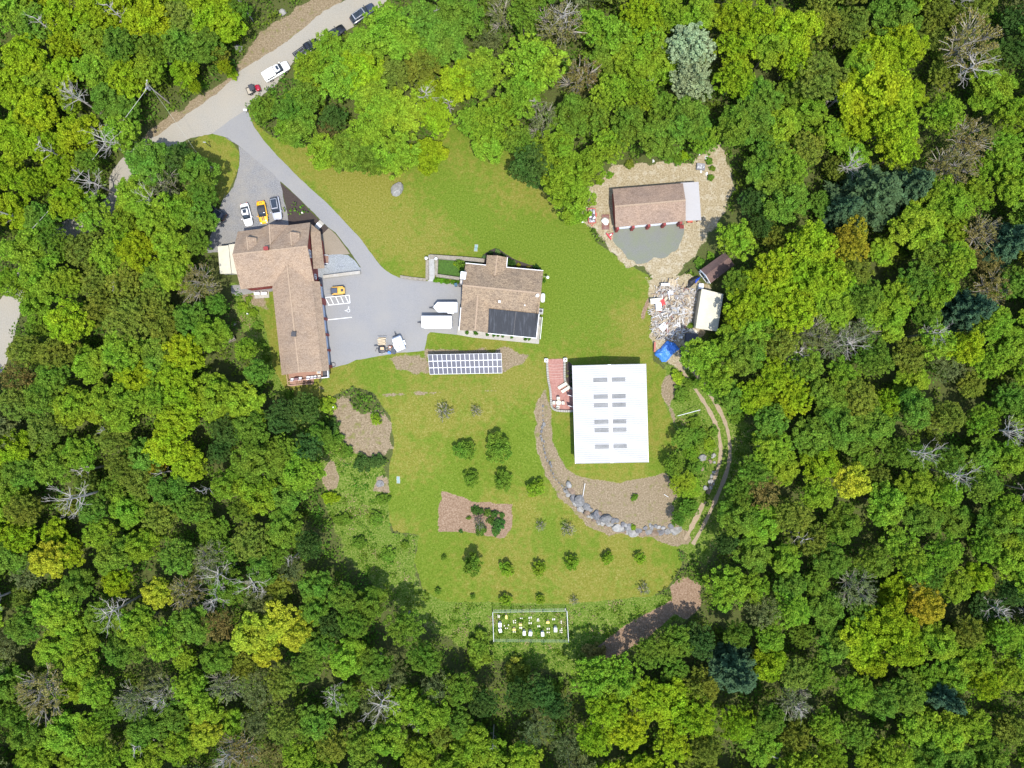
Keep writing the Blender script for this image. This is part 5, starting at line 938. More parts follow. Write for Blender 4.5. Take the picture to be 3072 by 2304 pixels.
def wire(name, a, b2, sag, label, r_=.03):
    a, b2 = Vector(a), Vector(b2); pts = [lerp(a, b2, t) - Vector((0, 0, 4 * sag * t * (1 - t))) for t in np.linspace(0, 1, 15)]; mb = MB().tube([p - a for p in pts], r_, 4); o = mb.build(name, flat('wire_grey', (.35, .36, .3), .6)); o.location = a; tag(o, label, 'cable')
wire('overhead_cable', UP + Vector((0, -.9, 9.3)), P(12, 200, 400, 9), 1.0, 'thin overhead cable running down-left from the utility pole', .045)
wire('overhead_cable', UP + Vector((0, .6, 9.3)), r2.location + Vector((0, 0, 4.8)), .5, 'faint overhead cable crossing the road to the lamp post', .018)
c = P(1, 945, 928); r = empty('mailbox', c, 'white mailbox on a post at the mouth of the driveway', 'mailbox', rz=-.1); MB().box((0, 0, .5), (.1, .1, 1.0)).build('post', M_wood, r); MB().tube([(-.35, 0, 1.1), (.35, 0, 1.1)], .2, 12).build('box', M_white, r)
c = P(2, 1585, 598); r = empty('wooden_bridge', (c.x, c.y, 0), 'short white and grey slab bridge crossing the mulch beside the drive', 'footbridge', rz=radians(48)); MB().box((0, 0, .1), (1.7, 1.15, .16)).build('deck', M_conc, r); MB().box((-.1, 0, .22), (.55, 1.15, .1)).build('step', M_white, r)
c = P(2, 1362, 440); solo('well_cap', MB().tube([(0, 0, 0), (0, 0, .5), (0, 0, .56)], [.19, .19, .12], 14), M_blk, c, 'round pale well cap standing in the mulch triangle', 'well cap')
c = P(3, 1770, 1122); solo('hose_coil', MB().tube([(cos(t) * (.35 + .02 * t), sin(t) * (.35 + .01 * t), .05 + .01 * t) for t in np.linspace(0, 12, 40)], .025, 5), M_black, c + Vector((0, 0, .03)), 'black hose coil beside the last garage pier', 'hose')
for (b_, ht, lb, k) in [((1495, 525), 0, 'long white pole leaning in the brush behind the barn', 7)]:
    a, b2 = P(7, 1308, 574, .6), P(7, 1497, 524, 2.4); mb = MB().tube([(0, 0, 0), b2 - a], .06, 8); o = mb.build('white_pole', M_white); o.location = a; tag(o, lb, 'pole')
for (u0, v0, z0, u1, v1, z1, lb) in [(520, 1252, .1, 540, 1134, .9, 'thin white pipe lying by the boulder wall'), (1195, 1225, .1, 1232, 1248, .1, 'short white pipe lying on the dead grass')]:
    a, b2 = P(7, u0, v0, z0 + .1), P(7, u1, v1, z1 + .1); o = MB().tube([(0, 0, 0), b2 - a], .05, 8).build('white_pipe', M_white); o.location = a; tag(o, lb, 'pipe')
for (k, u, v, lb) in [(8, 130, 240, 'white marker post at the edge of the bare mound'), (3, 655, 455, 'white pipe stub in the brush west of the red house')]:
    c = P(k, u, v); solo('marker_post', MB().tube([(0, 0, 0), (0, 0, 1.2)], .09, 8).box((0, 0, 1.2), (.22, .22, .1)), M_white, c, lb, 'post')
solo('black_pipe_stub', MB().tube([(0, 0, 0), (0, 0, .5), (.15, .1, .6)], .16, 10), M_black, P(8, 270, 180), 'bent black pipe end sticking out of the mound', 'pipe')

# ------------------------------------------------------------------ boulders
def ordw(n):
    s_ = ['first', 'second', 'third', 'fourth', 'fifth', 'sixth', 'seventh', 'eighth', 'ninth', 'tenth', 'eleventh', 'twelfth', 'thirteenth', 'fourteenth', 'fifteenth', 'sixteenth', 'seventeenth', 'eighteenth', 'nineteenth']
    if n < 20: return s_[n - 1]
    t, u = divmod(n, 10); T_ = {2: 'twent', 3: 'thirt', 4: 'fort', 5: 'fift'}[t]; return T_ + ('ieth' if u == 0 else 'y-' + s_[u - 1])
def rock_mesh(seed, sub=2):
    rs = np.random.RandomState(seed); bm = bmesh.new(); bmesh.ops.create_icosphere(bm, subdivisions=sub, radius=1)
    pl = rs.randn(9, 3); pl /= np.linalg.norm(pl, axis=1)[:, None]; dd = rs.uniform(.55, .85, 9)
    for v in bm.verts:
        p = np.array(v.co)
        for n_, d in zip(pl, dd):
            t = p @ n_
            if t > d: p = p - n_ * (t - d)
        v.co = Vector(p * (1 + rs.uniform(-.04, .04)))
    me = bpy.data.meshes.new('boulder'); bm.to_mesh(me); bm.free(); return me
ROCKS = [rock_mesh(i) for i in range(6)]
rock_mats = [flat('granite_grey', (.165, .163, .158), .95, var=.35, scale=2), flat('granite_pale', (.255, .25, .235), .95, var=.3, scale=2), flat('rusty_stone', (.19, .14, .10), .95, var=.3, scale=2), flat('granite_dark', (.14, .14, .145), .95, var=.35, scale=2)]
RM = {}
def boulder(k, u, v, rx, label, mi=0, group=None, asp=1.0, rz=None, dz=0.0, zf=.6):
    i = rnd.randrange(6); key = (i, mi)
    if key not in RM: me = ROCKS[i].copy(); me.materials.clear(); me.materials.append(rock_mats[mi]); RM[key] = me
    o = bpy.data.objects.new('boulder', RM[key]); COL.objects.link(o); c = P(k, u, v, 0); s_ = rx * S / Z[k][2] * 1.38
    o.location = (c.x, c.y, c.z + s_ * zf * .35 + dz); o.scale = (s_, s_ * asp, s_ * zf * 1.2); o.rotation_euler = (rnd.uniform(-.3, .3), rnd.uniform(-.3, .3), rz if rz is not None else rnd.uniform(0, 6)); return tag(o, label, 'boulder', group)
big = sorted([(405, 1142, 26, 1), (428, 1190, 34, 2), (395, 1185, 20, 0), (400, 1225, 20, 1), (455, 1248, 36, 3), (470, 1290, 30, 1), (500, 1275, 40, 0), (520, 1305, 22, 2), (505, 1335, 30, 1), (545, 1325, 32, 0), (560, 1370, 34, 2), (530, 1365, 22, 1), (585, 1350, 20, 0), (600, 1400, 26, 1), (632, 1395, 40, 3),
       (620, 1430, 24, 2), (660, 1380, 20, 2), (705, 1425, 44, 0), (690, 1460, 26, 1), (745, 1465, 30, 1), (770, 1440, 22, 3), (810, 1485, 44, 1), (800, 1440, 20, 0), (850, 1510, 22, 0), (855, 1475, 20, 3), (905, 1500, 34, 0), (940, 1540, 36, 1), (985, 1515, 26, 3), (1020, 1540, 30, 2), (1065, 1530, 34, 0), (1040, 1500, 18, 3),
       (1117, 1545, 32, 2), (1095, 1500, 20, 0), (1168, 1530, 34, 3), (1150, 1495, 18, 1), (1222, 1520, 32, 0), (1285, 1515, 48, 1), (1250, 1490, 20, 3), (1080, 1480, 16, 1), (1125, 1490, 16, 0), (880, 1480, 16, 1), (730, 1405, 18, 3), (380, 1200, 18, 0), (440, 1215, 22, 0), (485, 1320, 18, 3), (575, 1400, 20, 1), (650, 1440, 22, 0), (660, 1465, 18, 1), (720, 1485, 18, 2), (790, 1515, 20, 1), (870, 1535, 18, 2), (895, 1535, 20, 1), (970, 1555, 18, 1), (1190, 1500, 18, 1), (1200, 1545, 16, 2)])
nm_m = ['grey', 'pale', 'rusty brown', 'dark']
for i, (u, v, r_, mi) in enumerate(big): boulder(7, u, v, r_, ('%s %s boulder, %s from the upper left end of the retaining wall' % ('big' if r_ > 32 else 'small' if r_ < 24 else 'middling', nm_m[mi], ordw(i + 1))), mi, 'boulders of the curved retaining wall', rnd.uniform(.75, 1), None, -.2 if v > 1200 else 0)
thin = [(190, 490, 12), (188, 530, 8), (190, 570, 8), (192, 610, 9), (198, 640, 18), (185, 665, 16), (178, 700, 16), (172, 740, 13), (182, 770, 14), (200, 785, 10), (195, 820, 10), (200, 850, 12), (208, 880, 12), (215, 915, 11), (228, 945, 12), (250, 965, 16), (262, 990, 12), (258, 1025, 10), (275, 1050, 10), (282, 1080, 9), (300, 1100, 9), (325, 1125, 10), (350, 1150, 14), (362, 1175, 12), (380, 1165, 14)]
for i, (u, v, r_) in enumerate(thin): boulder(7, u, v, r_, 'low grey stone, %s from the patio end of the thin upper wall' % ordw(i + 1), 0 if i % 3 else 3, 'stones of the thin upper wall', .6, radians(95), -.1)
for (u, v, r_, mi, lb) in [(1515, 925, 26, 1, 'tall pale boulder left in the cluster inside the track bend'), (1600, 905, 20, 1, 'flat cream boulder at the top of the stones by the track'), (1575, 952, 16, 2, 'brownish boulder beside the flat cream one'), (1610, 960, 10, 1, 'small pale stone beside the brownish boulder'), (1508, 1012, 16, 2, 'rusty boulder below the tall pale boulder'),
                           (1607, 1040, 13, 1, 'round pale stone halfway down the track stones'), (1588, 1075, 15, 1, 'squarish pale stone above the wide one by the track'), (1575, 1113, 22, 1, 'wide pale stone by the lower track bend'), (1538, 1170, 16, 1, 'lowest left pale stone by the track'), (1580, 1170, 13, 1, 'lowest right pale stone by the track'), (1605, 1140, 9, 1, 'small pale stone just above the lowest pair by the track'),
                           (1700, 265, 22, 1, 'pale boulder under the trees right of the track top'), (1745, 240, 14, 0, 'grey stone right of the pale boulder under the trees'), (1675, 320, 14, 2, 'brown stone below the pale boulder under the trees')]: boulder(7, u, v, r_, lb, mi)
boulder(1, 2190, 1570, 55, 'lone grey boulder in the upper lawn', 1, asp=.7, rz=1.3); boulder(8, 535, 925, 28, 'grey rock outcrop in the bare patch left of the orchard lawn', 0, zf=.25); boulder(3, 462, 585, 18, 'round grey boulder in the brush west of the red house', 1)
boulder(1, 880, 400, 26, 'grey rock at the roadside wood above the verge', 0); boulder(1, 1240, 110, 24, 'pale rock in the rubble above the road verge', 1)

# ------------------------------------------------------------------ apiary with fence
FX = [P(9, 285, 285), P(9, 1910, 255), P(9, 1945, 945), P(9, 310, 930)]
AF = Thing('apiary_fence', FX[0], 'rectangular wire mesh fence round the bee yard', 'fence')
def fposts(a, b2, n, skip=False):
    for i in range(n):
        p = lerp(a, b2, (i) / n); AF.part('fence_post', MB().tube([p + Vector((0, 0, -.2)), p + Vector((0, 0, 2.0))], .04, 6), M_dk)
for a, b2, n in [(FX[0], FX[1], 6), (FX[1], FX[2], 3), (FX[2], FX[3], 6), (FX[3], FX[0], 3)]: fposts(a, b2, n)
mb = MB()
for a, b2 in zip(FX, FX[1:] + FX[:1]):
    for z_ in np.arange(.15, 1.95, .2): mb.bar(a + Vector((0, 0, z_)), b2 + Vector((0, 0, z_)), .012)
    L_ = (b2 - a).length
    for i in range(int(L_ / .3)): p = lerp(a, b2, i * .3 / L_); mb.bar(p + Vector((0, 0, .1)), p + Vector((0, 0, 1.9)), .010)
AF.part('wire_mesh', mb, flat('mesh_green', (.22, .30, .24), .6))
mb = MB(); mb.bar(FX[1] + Vector((0, 0, 1.9)), FX[2] + Vector((0, 0, 1.9)), .09); mb.bar(FX[3] + Vector((0, 0, 1.9)), FX[0] + Vector((0, 0, 1.9)), .09); mb.bar(FX[0] + Vector((0, 0, 1.95)), FX[1] + Vector((0, 0, 1.95)), .03); AF.part('top_rail', mb, flat('rail_pale', (.5, .52, .55), .5))
def hive(u, v, wd, ln, rz, ht, mat, label, lid=True):
    c = P(9, u, v); r = empty('beehive', (c.x, c.y, c.z + .18), label, 'beehive', 'beehives in the fenced yard', rz); MB().box((0, 0, ht / 2), (wd, ln, ht)).build('hive_body', mat, r, bevel=.02); MB().box((0, 0, ht + .04), (wd + .05, ln + .05, .09)).build('hive_lid', mat, r, bevel=.015)
    MB().box((0, ln / 2 + .12, .1), (wd * .8, .22, .04)).build('landing_board', M_wood, r); MB().box((0, 0, -.1), (wd * .8, ln * .8, .18)).build('stand', M_gray, r); return r
for u, v, wd, ln, rz, ht, mat, lb in [(443, 592, .62, .8, 0, .8, M_hive, 'upper white beehive at the left end of the bee yard'), (450, 720, .55, .68, .3, .7, M_hive, 'lower tilted white beehive at the left end of the bee yard'), (977, 775, .52, .75, 0, .8, M_hive, 'slim white beehive left of the pair in the lower middle'), (1113, 782, .62, .78, -.1, .9, M_hive, 'large white beehive with clutter at its foot, lower middle'),
                                      (1380, 792, .55, .78, .05, .85, M_hive, 'lone white beehive right of the lower middle'), (1664, 695, .58, .82, 0, .9, M_hive, 'white beehive near the right fence'), (583, 430, .36, .68, .05, .45, M_hivy, 'upright yellow box at the top left of the bee yard'), (895, 597, .56, .36, 0, .45, M_hivy, 'yellow box in the centre left of the bee yard'),
                                      (1498, 548, .58, .38, 0, .45, M_hivy, 'yellow box right of the middle of the bee yard'), (755, 706, .56, .36, 0, .45, M_hivy, 'yellow box with a white chip on its corner')]: hive(u, v, wd, ln, rz, ht, mat, lb)
bl = MB().box((0, 0, .1), (.2, .22, .2)).box((0, 0, .21), (.1, .12, .03)); blm = bl.build('concrete_block', M_blk); blm.hide_render = False
blp = [(400, 405, 0), (430, 415, .5), (400, 440, .6), (425, 445, .2), (740, 530, 0), (785, 520, 0), (744, 568, 0), (785, 567, 0), (897, 472, 0), (930, 472, 0), (1086, 460, 1), (1131, 455, 1), (1089, 517, 0), (1087, 575, 1), (1131, 578, 1), (1272, 492, 0), (1294, 488, 0), (1267, 527, 0), (1300, 528, 0), (1610, 493, 1), (1648, 493, 1), (1795, 538, 0), (1797, 575, 0),
       (1280, 648, 1), (1317, 646, 1), (1487, 704, 1), (1528, 704, 1), (1487, 782, 0), (1530, 782, 0), (1805, 698, 0), (1773, 736, 0), (1809, 736, 0), (1770, 782, 0), (1806, 781, 0), (738, 770, 0), (779, 771, 0), (885, 680, 1), (919, 682, 1), (565, 690, 0), (606, 692, 0), (538, 636, 0), (1890, 275, 1), (630, 620, 0)]
for i, (u, v, t) in enumerate(blp):
    o = blm if i == 0 else blm.copy()
    if i: COL.objects.link(o)
    c = P(9, u, v); o.location = (c.x, c.y, c.z + .02); o.scale = (1.05, 1.7 if t == 1 else 1.1, 1); o.rotation_euler = (0, 0, rnd.uniform(-.15, .15))
    tag(o, '%s concrete block, %s in the bee yard' % ('long pale' if t == 1 else 'small pale', ordw(1 + sorted(blp).index((u, v, t))) + ' from the left'), 'block', 'pale concrete blocks set out in the bee yard')
# ------------------------------------------------------------------ vegetation
def leaf_quads(rs, C, Nn, size, asp=1.5):
    """one leaf face per centre C with normal Nn"""
    n = len(C); Nn = Nn / (np.linalg.norm(Nn, axis=1)[:, None] + 1e-9); a = rs.randn(n, 3); t = np.cross(Nn, a); t /= np.linalg.norm(t, axis=1)[:, None] + 1e-9; b2 = np.cross(Nn, t)
    s_ = (size * rs.uniform(.6, 1.35, n))[:, None] / 2; l = s_ * asp
    bend = Nn * s_ * .35
    V_ = np.stack([C - t * l - bend, C - b2 * s_, C + t * l - bend, C + b2 * s_], 1).reshape(-1, 3); F_ = np.arange(n * 4).reshape(n, 4); return V_, F_
def crown_mesh(name, seed, mat, R=5.0, zc=9.0, hz=4.2, nl=8, nb=110, leaf=.30, per=85, lobe=.46, fill=.12, dens=1.0, rough=1.0, blobr=(.10, .19)):
    rs = np.random.RandomState(seed); lobes = [(0, 0, .25, .55)]
    for i in range(nl):
        a = 2 * pi * i / nl + rs.uniform(-.3, .3); r_ = rs.uniform(.42, .72); lobes.append((cos(a) * r_, sin(a) * r_, rs.uniform(-.25, .15) - .15 * (r_ > .6), lobe * rs.uniform(.75, 1.15)))
    Cs, Ns = [], []; centres = []
    wts = np.array([l[3] ** 2 for l in lobes]); wts /= wts.sum()
    for i in range(nb):
        lx, ly, lz, lr = lobes[rs.choice(len(lobes), p=wts)]; d = rs.randn(3); d[2] = abs(d[2]) * 1.0 - .25; d /= np.linalg.norm(d)
        c = np.array([lx, ly, lz]) + d * lr * rs.uniform(.72, 1.06) * np.array([1, 1, .9]); br = rs.uniform(*blobr); centres.append(c); m_ = int(per * (br / .14) ** 2 * dens)
        dd = rs.randn(m_, 3); dd[:, 2] = np.abs(dd[:, 2]) * .9 - .35; dd /= np.linalg.norm(dd, axis=1)[:, None]
        Cs.append((c + dd * br * rs.uniform(.45, 1.1, (m_, 1)) * [1.05, 1.05, .75]) * [R, R, hz] + [0, 0, zc]); Ns.append(dd * .5 + rs.randn(m_, 3) * .48 + [0, 0, .75])
    nf_ = int(nb * per * fill); dd = rs.randn(nf_, 3); dd /= np.linalg.norm(dd, axis=1)[:, None]; dd *= rs.uniform(.2, .8, (nf_, 1)); dd[:, 2] -= .25
    Cs.append(dd * [R, R, hz] + [0, 0, zc]); Ns.append(rs.randn(nf_, 3) + [0, 0, .6])
    V_, F_ = leaf_quads(rs, np.concatenate(Cs), np.concatenate(Ns), leaf); me = np_mesh(name, V_, F_); me.materials.append(mat); return me, lobes, centres
def trunk_mesh(name, lobes, R, zc, hz, rad, mat, seed, twigs=None, thin=1.0):
    rs = random.Random(seed); mb = MB(); top = zc + hz * .1; mb.tube([(0, 0, -.4), (.05, .03, zc * .35), (rs.uniform(-.2, .2), rs.uniform(-.2, .2), zc - hz * .6), (0, 0, top)], [rad * 1.25, rad, rad * .75, rad * .3], 7)
    for lx, ly, lz, lr in lobes[1:]:
        z_ = zc - hz * rs.uniform(.5, .9); e = Vector((lx * R, ly * R, zc + lz * hz)); m_ = Vector((lx * R * .45, ly * R * .45, z_ * .6 + e.z * .4)); mb.tube([(0, 0, z_), m_, e], [rad * .45 * thin, rad * .32 * thin, rad * .12], 5, False)
    if twigs is not None:
        for c in twigs:
            c = Vector(c); l = min(lobes, key=lambda q_: (q_[0] - c.x) ** 2 + (q_[1] - c.y) ** 2); s_ = Vector((l[0] * R * .8, l[1] * R * .8, zc + (l[2] - .25) * hz)); e = Vector((c.x * R * 1.08, c.y * R * 1.08, zc + c.z * hz + .25)); mid = (s_ + e) / 2 + Vector((rs.uniform(-.3, .3), rs.uniform(-.3, .3), rs.uniform(-.1, .4)))
            mb.tube([s_, mid, e], [.07, .05, .02], 3, False)
    me = bpy.data.meshes.new(name); me.from_pydata(mb.v, [], mb.f); me.materials.append(mat); return me
def bare_mesh(name, seed, ht, spread, mat, depth=4, rad=.2, lean=(0, 0), up=.5, start=.35):
    rs = random.Random(seed); mb = MB()
    def grow(p, d, L, r_, dep):
        pts = [p]; rr = [r_]; n_ = 3
        for i in range(n_):
            d = (d + Vector((rs.uniform(-.28, .28), rs.uniform(-.28, .28), rs.uniform(-.12, .2)))).normalized(); pts.append(pts[-1] + d * L / n_); rr.append(r_ * (1 - .6 * (i + 1) / n_))
        mb.tube(pts, [max(.018, q_) for q_ in rr], 4 if dep < depth else 5, False)
        if dep <= 0: return
        for i in range(rs.choice([3, 4]) if dep > 1 else 3):
            j = rs.randint(1, n_); nd = (d + Vector((rs.uniform(-1, 1), rs.uniform(-1, 1), rs.uniform(-.35, .6))) * .85).normalized(); grow(pts[j], nd, L * rs.uniform(.5, .72), rr[j] * .75, dep - 1)
    mb.tube([(0, 0, -.3), (lean[0] * .5, lean[1] * .5, ht * .5), (lean[0], lean[1], ht)], [rad * 1.2, rad, rad * .45], 7, False)
    for i in range(int(7 + spread)):
        t = start + (1 - start) * (i + .5) / (7 + spread); a = i * 2.4 + rs.uniform(-.4, .4); el = up * (.4 + t * .6); grow(Vector((lean[0] * t, lean[1] * t, ht * t)), Vector((cos(a), sin(a), el)).normalized(), spread * (1.15 - .55 * t) * rs.uniform(.5, .8), rad * .42, depth - 2)
    me = bpy.data.meshes.new(name); me.from_pydata(mb.v, [], mb.f); me.materials.append(mat); return me
def pine_mesh(name, seed, mat, R=5.0, ht=15.0):
    rs = np.random.RandomState(seed); Cs, Ns = [], []; brs = []
    for li in range(13):
        t = li / 12; z = ht * (.98 - .72 * t); rl = R * (.10 + .92 * t ** .75); n_ = 5 + int(6 * t)
        for b_ in range(n_):
            a = 2 * pi * b_ / n_ + li * 1.1 + rs.uniform(-.25, .25); L = rl * rs.uniform(.7, 1.12); brs.append((z, a, L))
            k = int(18 + 46 * L); s_ = rs.uniform(.12, 1, k) ** .7; wv = .34 + .12 * L; side = rs.randn(k) * wv * .45 * (1.15 - .5 * s_); x = s_ * L
            clump = np.round(s_ * L / .55) * .55; x = clump + rs.randn(k) * .13
            Cs.append(np.stack([cos(a) * x - sin(a) * side, sin(a) * x + cos(a) * side, z - .18 * L * s_ + .25 * (s_ > .8) + rs.randn(k) * .16], 1)); Ns.append(np.stack([rs.randn(k) * .5, rs.randn(k) * .5, np.full(k, .9)], 1))
    V_, F_ = leaf_quads(rs, np.concatenate(Cs), np.concatenate(Ns), .26, 2.2); me = np_mesh(name, V_, F_); me.materials.append(mat); mb = MB(); mb.tube([(0, 0, -.3), (0, 0, ht * .5), (0, 0, ht)], [.3, .22, .04], 7)
    for z, a, L in brs: mb.tube([(0, 0, z - .1), (cos(a) * L * .9, sin(a) * L * .9, z - .2 * L)], [.06, .02], 3, False)
    tm = bpy.data.meshes.new('trunk'); tm.from_pydata(mb.v, [], mb.f); tm.materials.append(M_bark); return me, tm
def proto(name, crown, trunk, cname='crown'):
    """a hidden-away first tree: moved to its first place, then copied"""
    r = bpy.data.objects.new(name, None); COL.objects.link(r)
    for nm_, me in ((cname, crown), ('trunk', trunk)):
        if me is None: continue
        o = bpy.data.objects.new(nm_, me); COL.objects.link(o); o.parent = r
    return r
PROTO = {}; USED = set(); PM = {}
def reg(key, r, R, zc): PROTO.setdefault(key, []).append((r, R, zc))
for i in range(9):
    c, lb_, ce_ = crown_mesh('crown', 100 + i, M_leaf, nl=[6, 7, 8, 9, 7][i % 5], nb=[190, 220, 170, 205][i % 4], blobr=[(.065, .135), (.08, .16), (.06, .12)][i % 3], leaf=[.25, .28, .23][i % 3], per=92)
    t_ = trunk_mesh('trunk', lb_, 5, 9, 4.2, .26, M_bark, i); PM['dec', i] = (c, t_); reg('dec', proto('broadleaf_tree', c, t_), 5.0, 9.0)
for i in range(4):   # finer, rounder crowns
    c, lb_, ce_ = crown_mesh('crown', 140 + i, M_leaf, nl=9, nb=300, blobr=(.04, .085), per=62, leaf=.21, lobe=.40, dens=2.3, fill=.2)
    t_ = trunk_mesh('trunk', lb_, 5, 9, 4.2, .24, M_bark, i); PM['fine', i] = (c, t_); reg('fine', proto('broadleaf_tree', c, t_), 5.0, 9.0)
for i in range(4):   # thin crowns where branches show
    c, lb_, ce_ = crown_mesh('crown', 160 + i, M_leaf, nl=8, nb=150, blobr=(.05, .11), per=22, leaf=.22, dens=1.5, fill=.08)
    t_ = trunk_mesh('trunk', lb_, 5, 9, 4.2, .22, M_twig, i, twigs=ce_, thin=1.2); PM['thin', i] = (c, t_); reg('thin', proto('broadleaf_tree', c, t_), 5.0, 9.0)
for i in range(3):
    c, t_ = pine_mesh('crown', 180 + i, M_pine); reg('pine', proto('pine_tree', c, t_), 5.0, 9.0)
for i in range(4):
    c, lb_, ce_ = crown_mesh('crown', 200 + i, M_leaf, R=2.0, zc=1.9, hz=1.6, nl=6, nb=70, blobr=(.12, .22), per=30, leaf=.17, dens=1.3, fill=.25)
    reg('fruit', proto('fruit_tree', c, trunk_mesh('trunk', lb_, 2, 1.9, 1.5, .09, M_bark, i)), 2.0, 1.9)
for i in range(2):
    c, lb_, ce_ = crown_mesh('crown', 220 + i, M_leaf, R=2.0, zc=1.8, hz=1.4, nl=7, nb=60, blobr=(.06, .12), per=12, leaf=.14, dens=1.2, fill=.06)
    reg('fruit_thin', proto('fruit_tree', c, trunk_mesh('trunk', lb_, 2, 1.8, 1.3, .08, M_twig, i, twigs=ce_)), 2.0, 1.8)
for i in range(3):
    c, lb_, ce_ = crown_mesh('foliage', 240 + i, M_leaf, R=1.0, zc=.7, hz=.75, nl=5, nb=45, blobr=(.16, .28), per=16, leaf=.13, dens=1.4, fill=.3)
    reg('bush', proto('garden_shrub', c, trunk_mesh('trunk', lb_, 1, .6, .5, .05, M_bark, i), 'foliage'), 1.0, .7)
bare_specs = [(12, 3.2, 3, .20), (13, 4.5, 4, .22), (11, 5.0, 4, .2), (14, 2.6, 3, .18)]
for i, (ht, sp, dep, rad) in enumerate(bare_specs):
    rt_ = bpy.data.objects.new('bare_tree', None); COL.objects.link(rt_); o = bpy.data.objects.new('branches', bare_mesh('branches', 300 + i, ht, sp, M_dead, dep, rad, up=.55, start=[.45, .5, .6, .3][i])); COL.objects.link(o); o.parent = rt_; reg('bare', rt_, sp, ht * .8)

COLS = {'Y': (.245, .355, .018), '2': (.37, .43, .035), 'L': (.205, .335, .028), 'G': (.145, .255, .030), 'D': (.07, .14, .03), 'O': (.185, .245, .035), 'B': (.20, .18, .055), 'P': (.32, .38, .19), 'S': (.155, .19, .065), 'N': (.065, .12, .055), 'o': (.31, .29, .025)}
ADJ = {'Y': 'yellow-green leafy', '2': 'bright yellow leafy', 'L': 'lime green leafy', 'G': 'mid green leafy', 'D': 'dark green leafy', 'O': 'olive leafy', 'B': 'brownish olive budding', 'P': 'silvery pale', 'S': 'thin grey-green twiggy', 'N': 'dark blue-green pine', 'o': 'golden leafy'}
PK = {'Y': 'dec', '2': 'dec', 'L': 'dec', 'G': 'dec', 'D': 'fine', 'O': 'fine', 'B': 'thin', 'P': 'fine', 'S': 'thin', 'N': 'pine', 'o': 'fine'}
TREES = []   # px, py, radius px, code, height scale
def TL(k, s, hs=1.0):
    for t in s.split():
        u, v, r_, c = t[:-1].split(',') + [t[-1]]; a, b2 = px(k, float(u), float(v)); TREES.append((a, b2, float(r_) / Z[k][2], c, hs))
TL('A', """20,20,50L 90,60,45G 60,140,50Y 150,40,45Y 160,110,40Y 230,30,45Y 230,90,40L 300,40,45Y 300,110,45G 370,50,50Y 380,120,45G 450,40,50O 440,110,50G 515,50,45Y 510,110,36G 565,60,36Y 590,25,30G 30,210,50Y 100,200,45L 90,280,50Y
 150,180,40Y 240,170,45L 310,190,50Y 270,240,40G 310,265,34G 372,170,38L 455,175,30Y 480,212,17Y 540,135,26O 557,165,17Y 40,340,50Y 110,360,45Y 190,330,45Y 170,250,30L 20,430,45Y 80,450,40Y 150,420,40Y 300,330,42L 215,400,30G
 370,400,48G 440,395,46D 490,430,42G 400,455,42S 330,480,44L 505,480,34G 30,520,40Y 100,540,45G 170,500,45Y 225,530,45L 300,560,45L 380,530,50L 450,520,45L 495,540,34G 60,620,45L 130,600,40G 200,620,45O 270,630,50L 340,620,45Y 420,600,50L 488,600,32G
 30,700,45L 100,690,50L 170,700,40L 240,700,40O 310,700,45O 380,690,40G 490,700,48B 430,670,45L 535,755,26G 170,800,55Y 85,760,32L 250,770,45O 320,790,55O 400,800,50O 380,745,40O 470,790,42G 520,830,40L 460,870,46Y 390,880,45G
 300,880,50L 220,900,45L 140,880,50O 60,870,46O 40,935,40B 130,940,40G 340,940,45Y 430,935,40Y 610,865,27L 640,925,32G""")
TL('A', """712,275,34G 742,318,40G 708,322,26L 745,250,34L 770,170,48L 820,120,44L 760,240,45G 840,200,55L 905,115,45L 960,65,55L 1010,100,50L 890,180,50Y 825,290,34D 812,330,30B 800,375,36L 860,375,50G 930,250,46L 1050,160,45O 975,180,42O 1000,280,52L 920,320,52L 985,385,52L
 1060,385,42Y 1080,290,46Y 1140,200,42Y 1100,100,50G 1190,180,50L 1225,290,55L 1160,40,45G 1050,45,45G 1245,35,42S 1170,300,40L 1215,360,36L 915,395,34G 1120,30,38G""", .85)
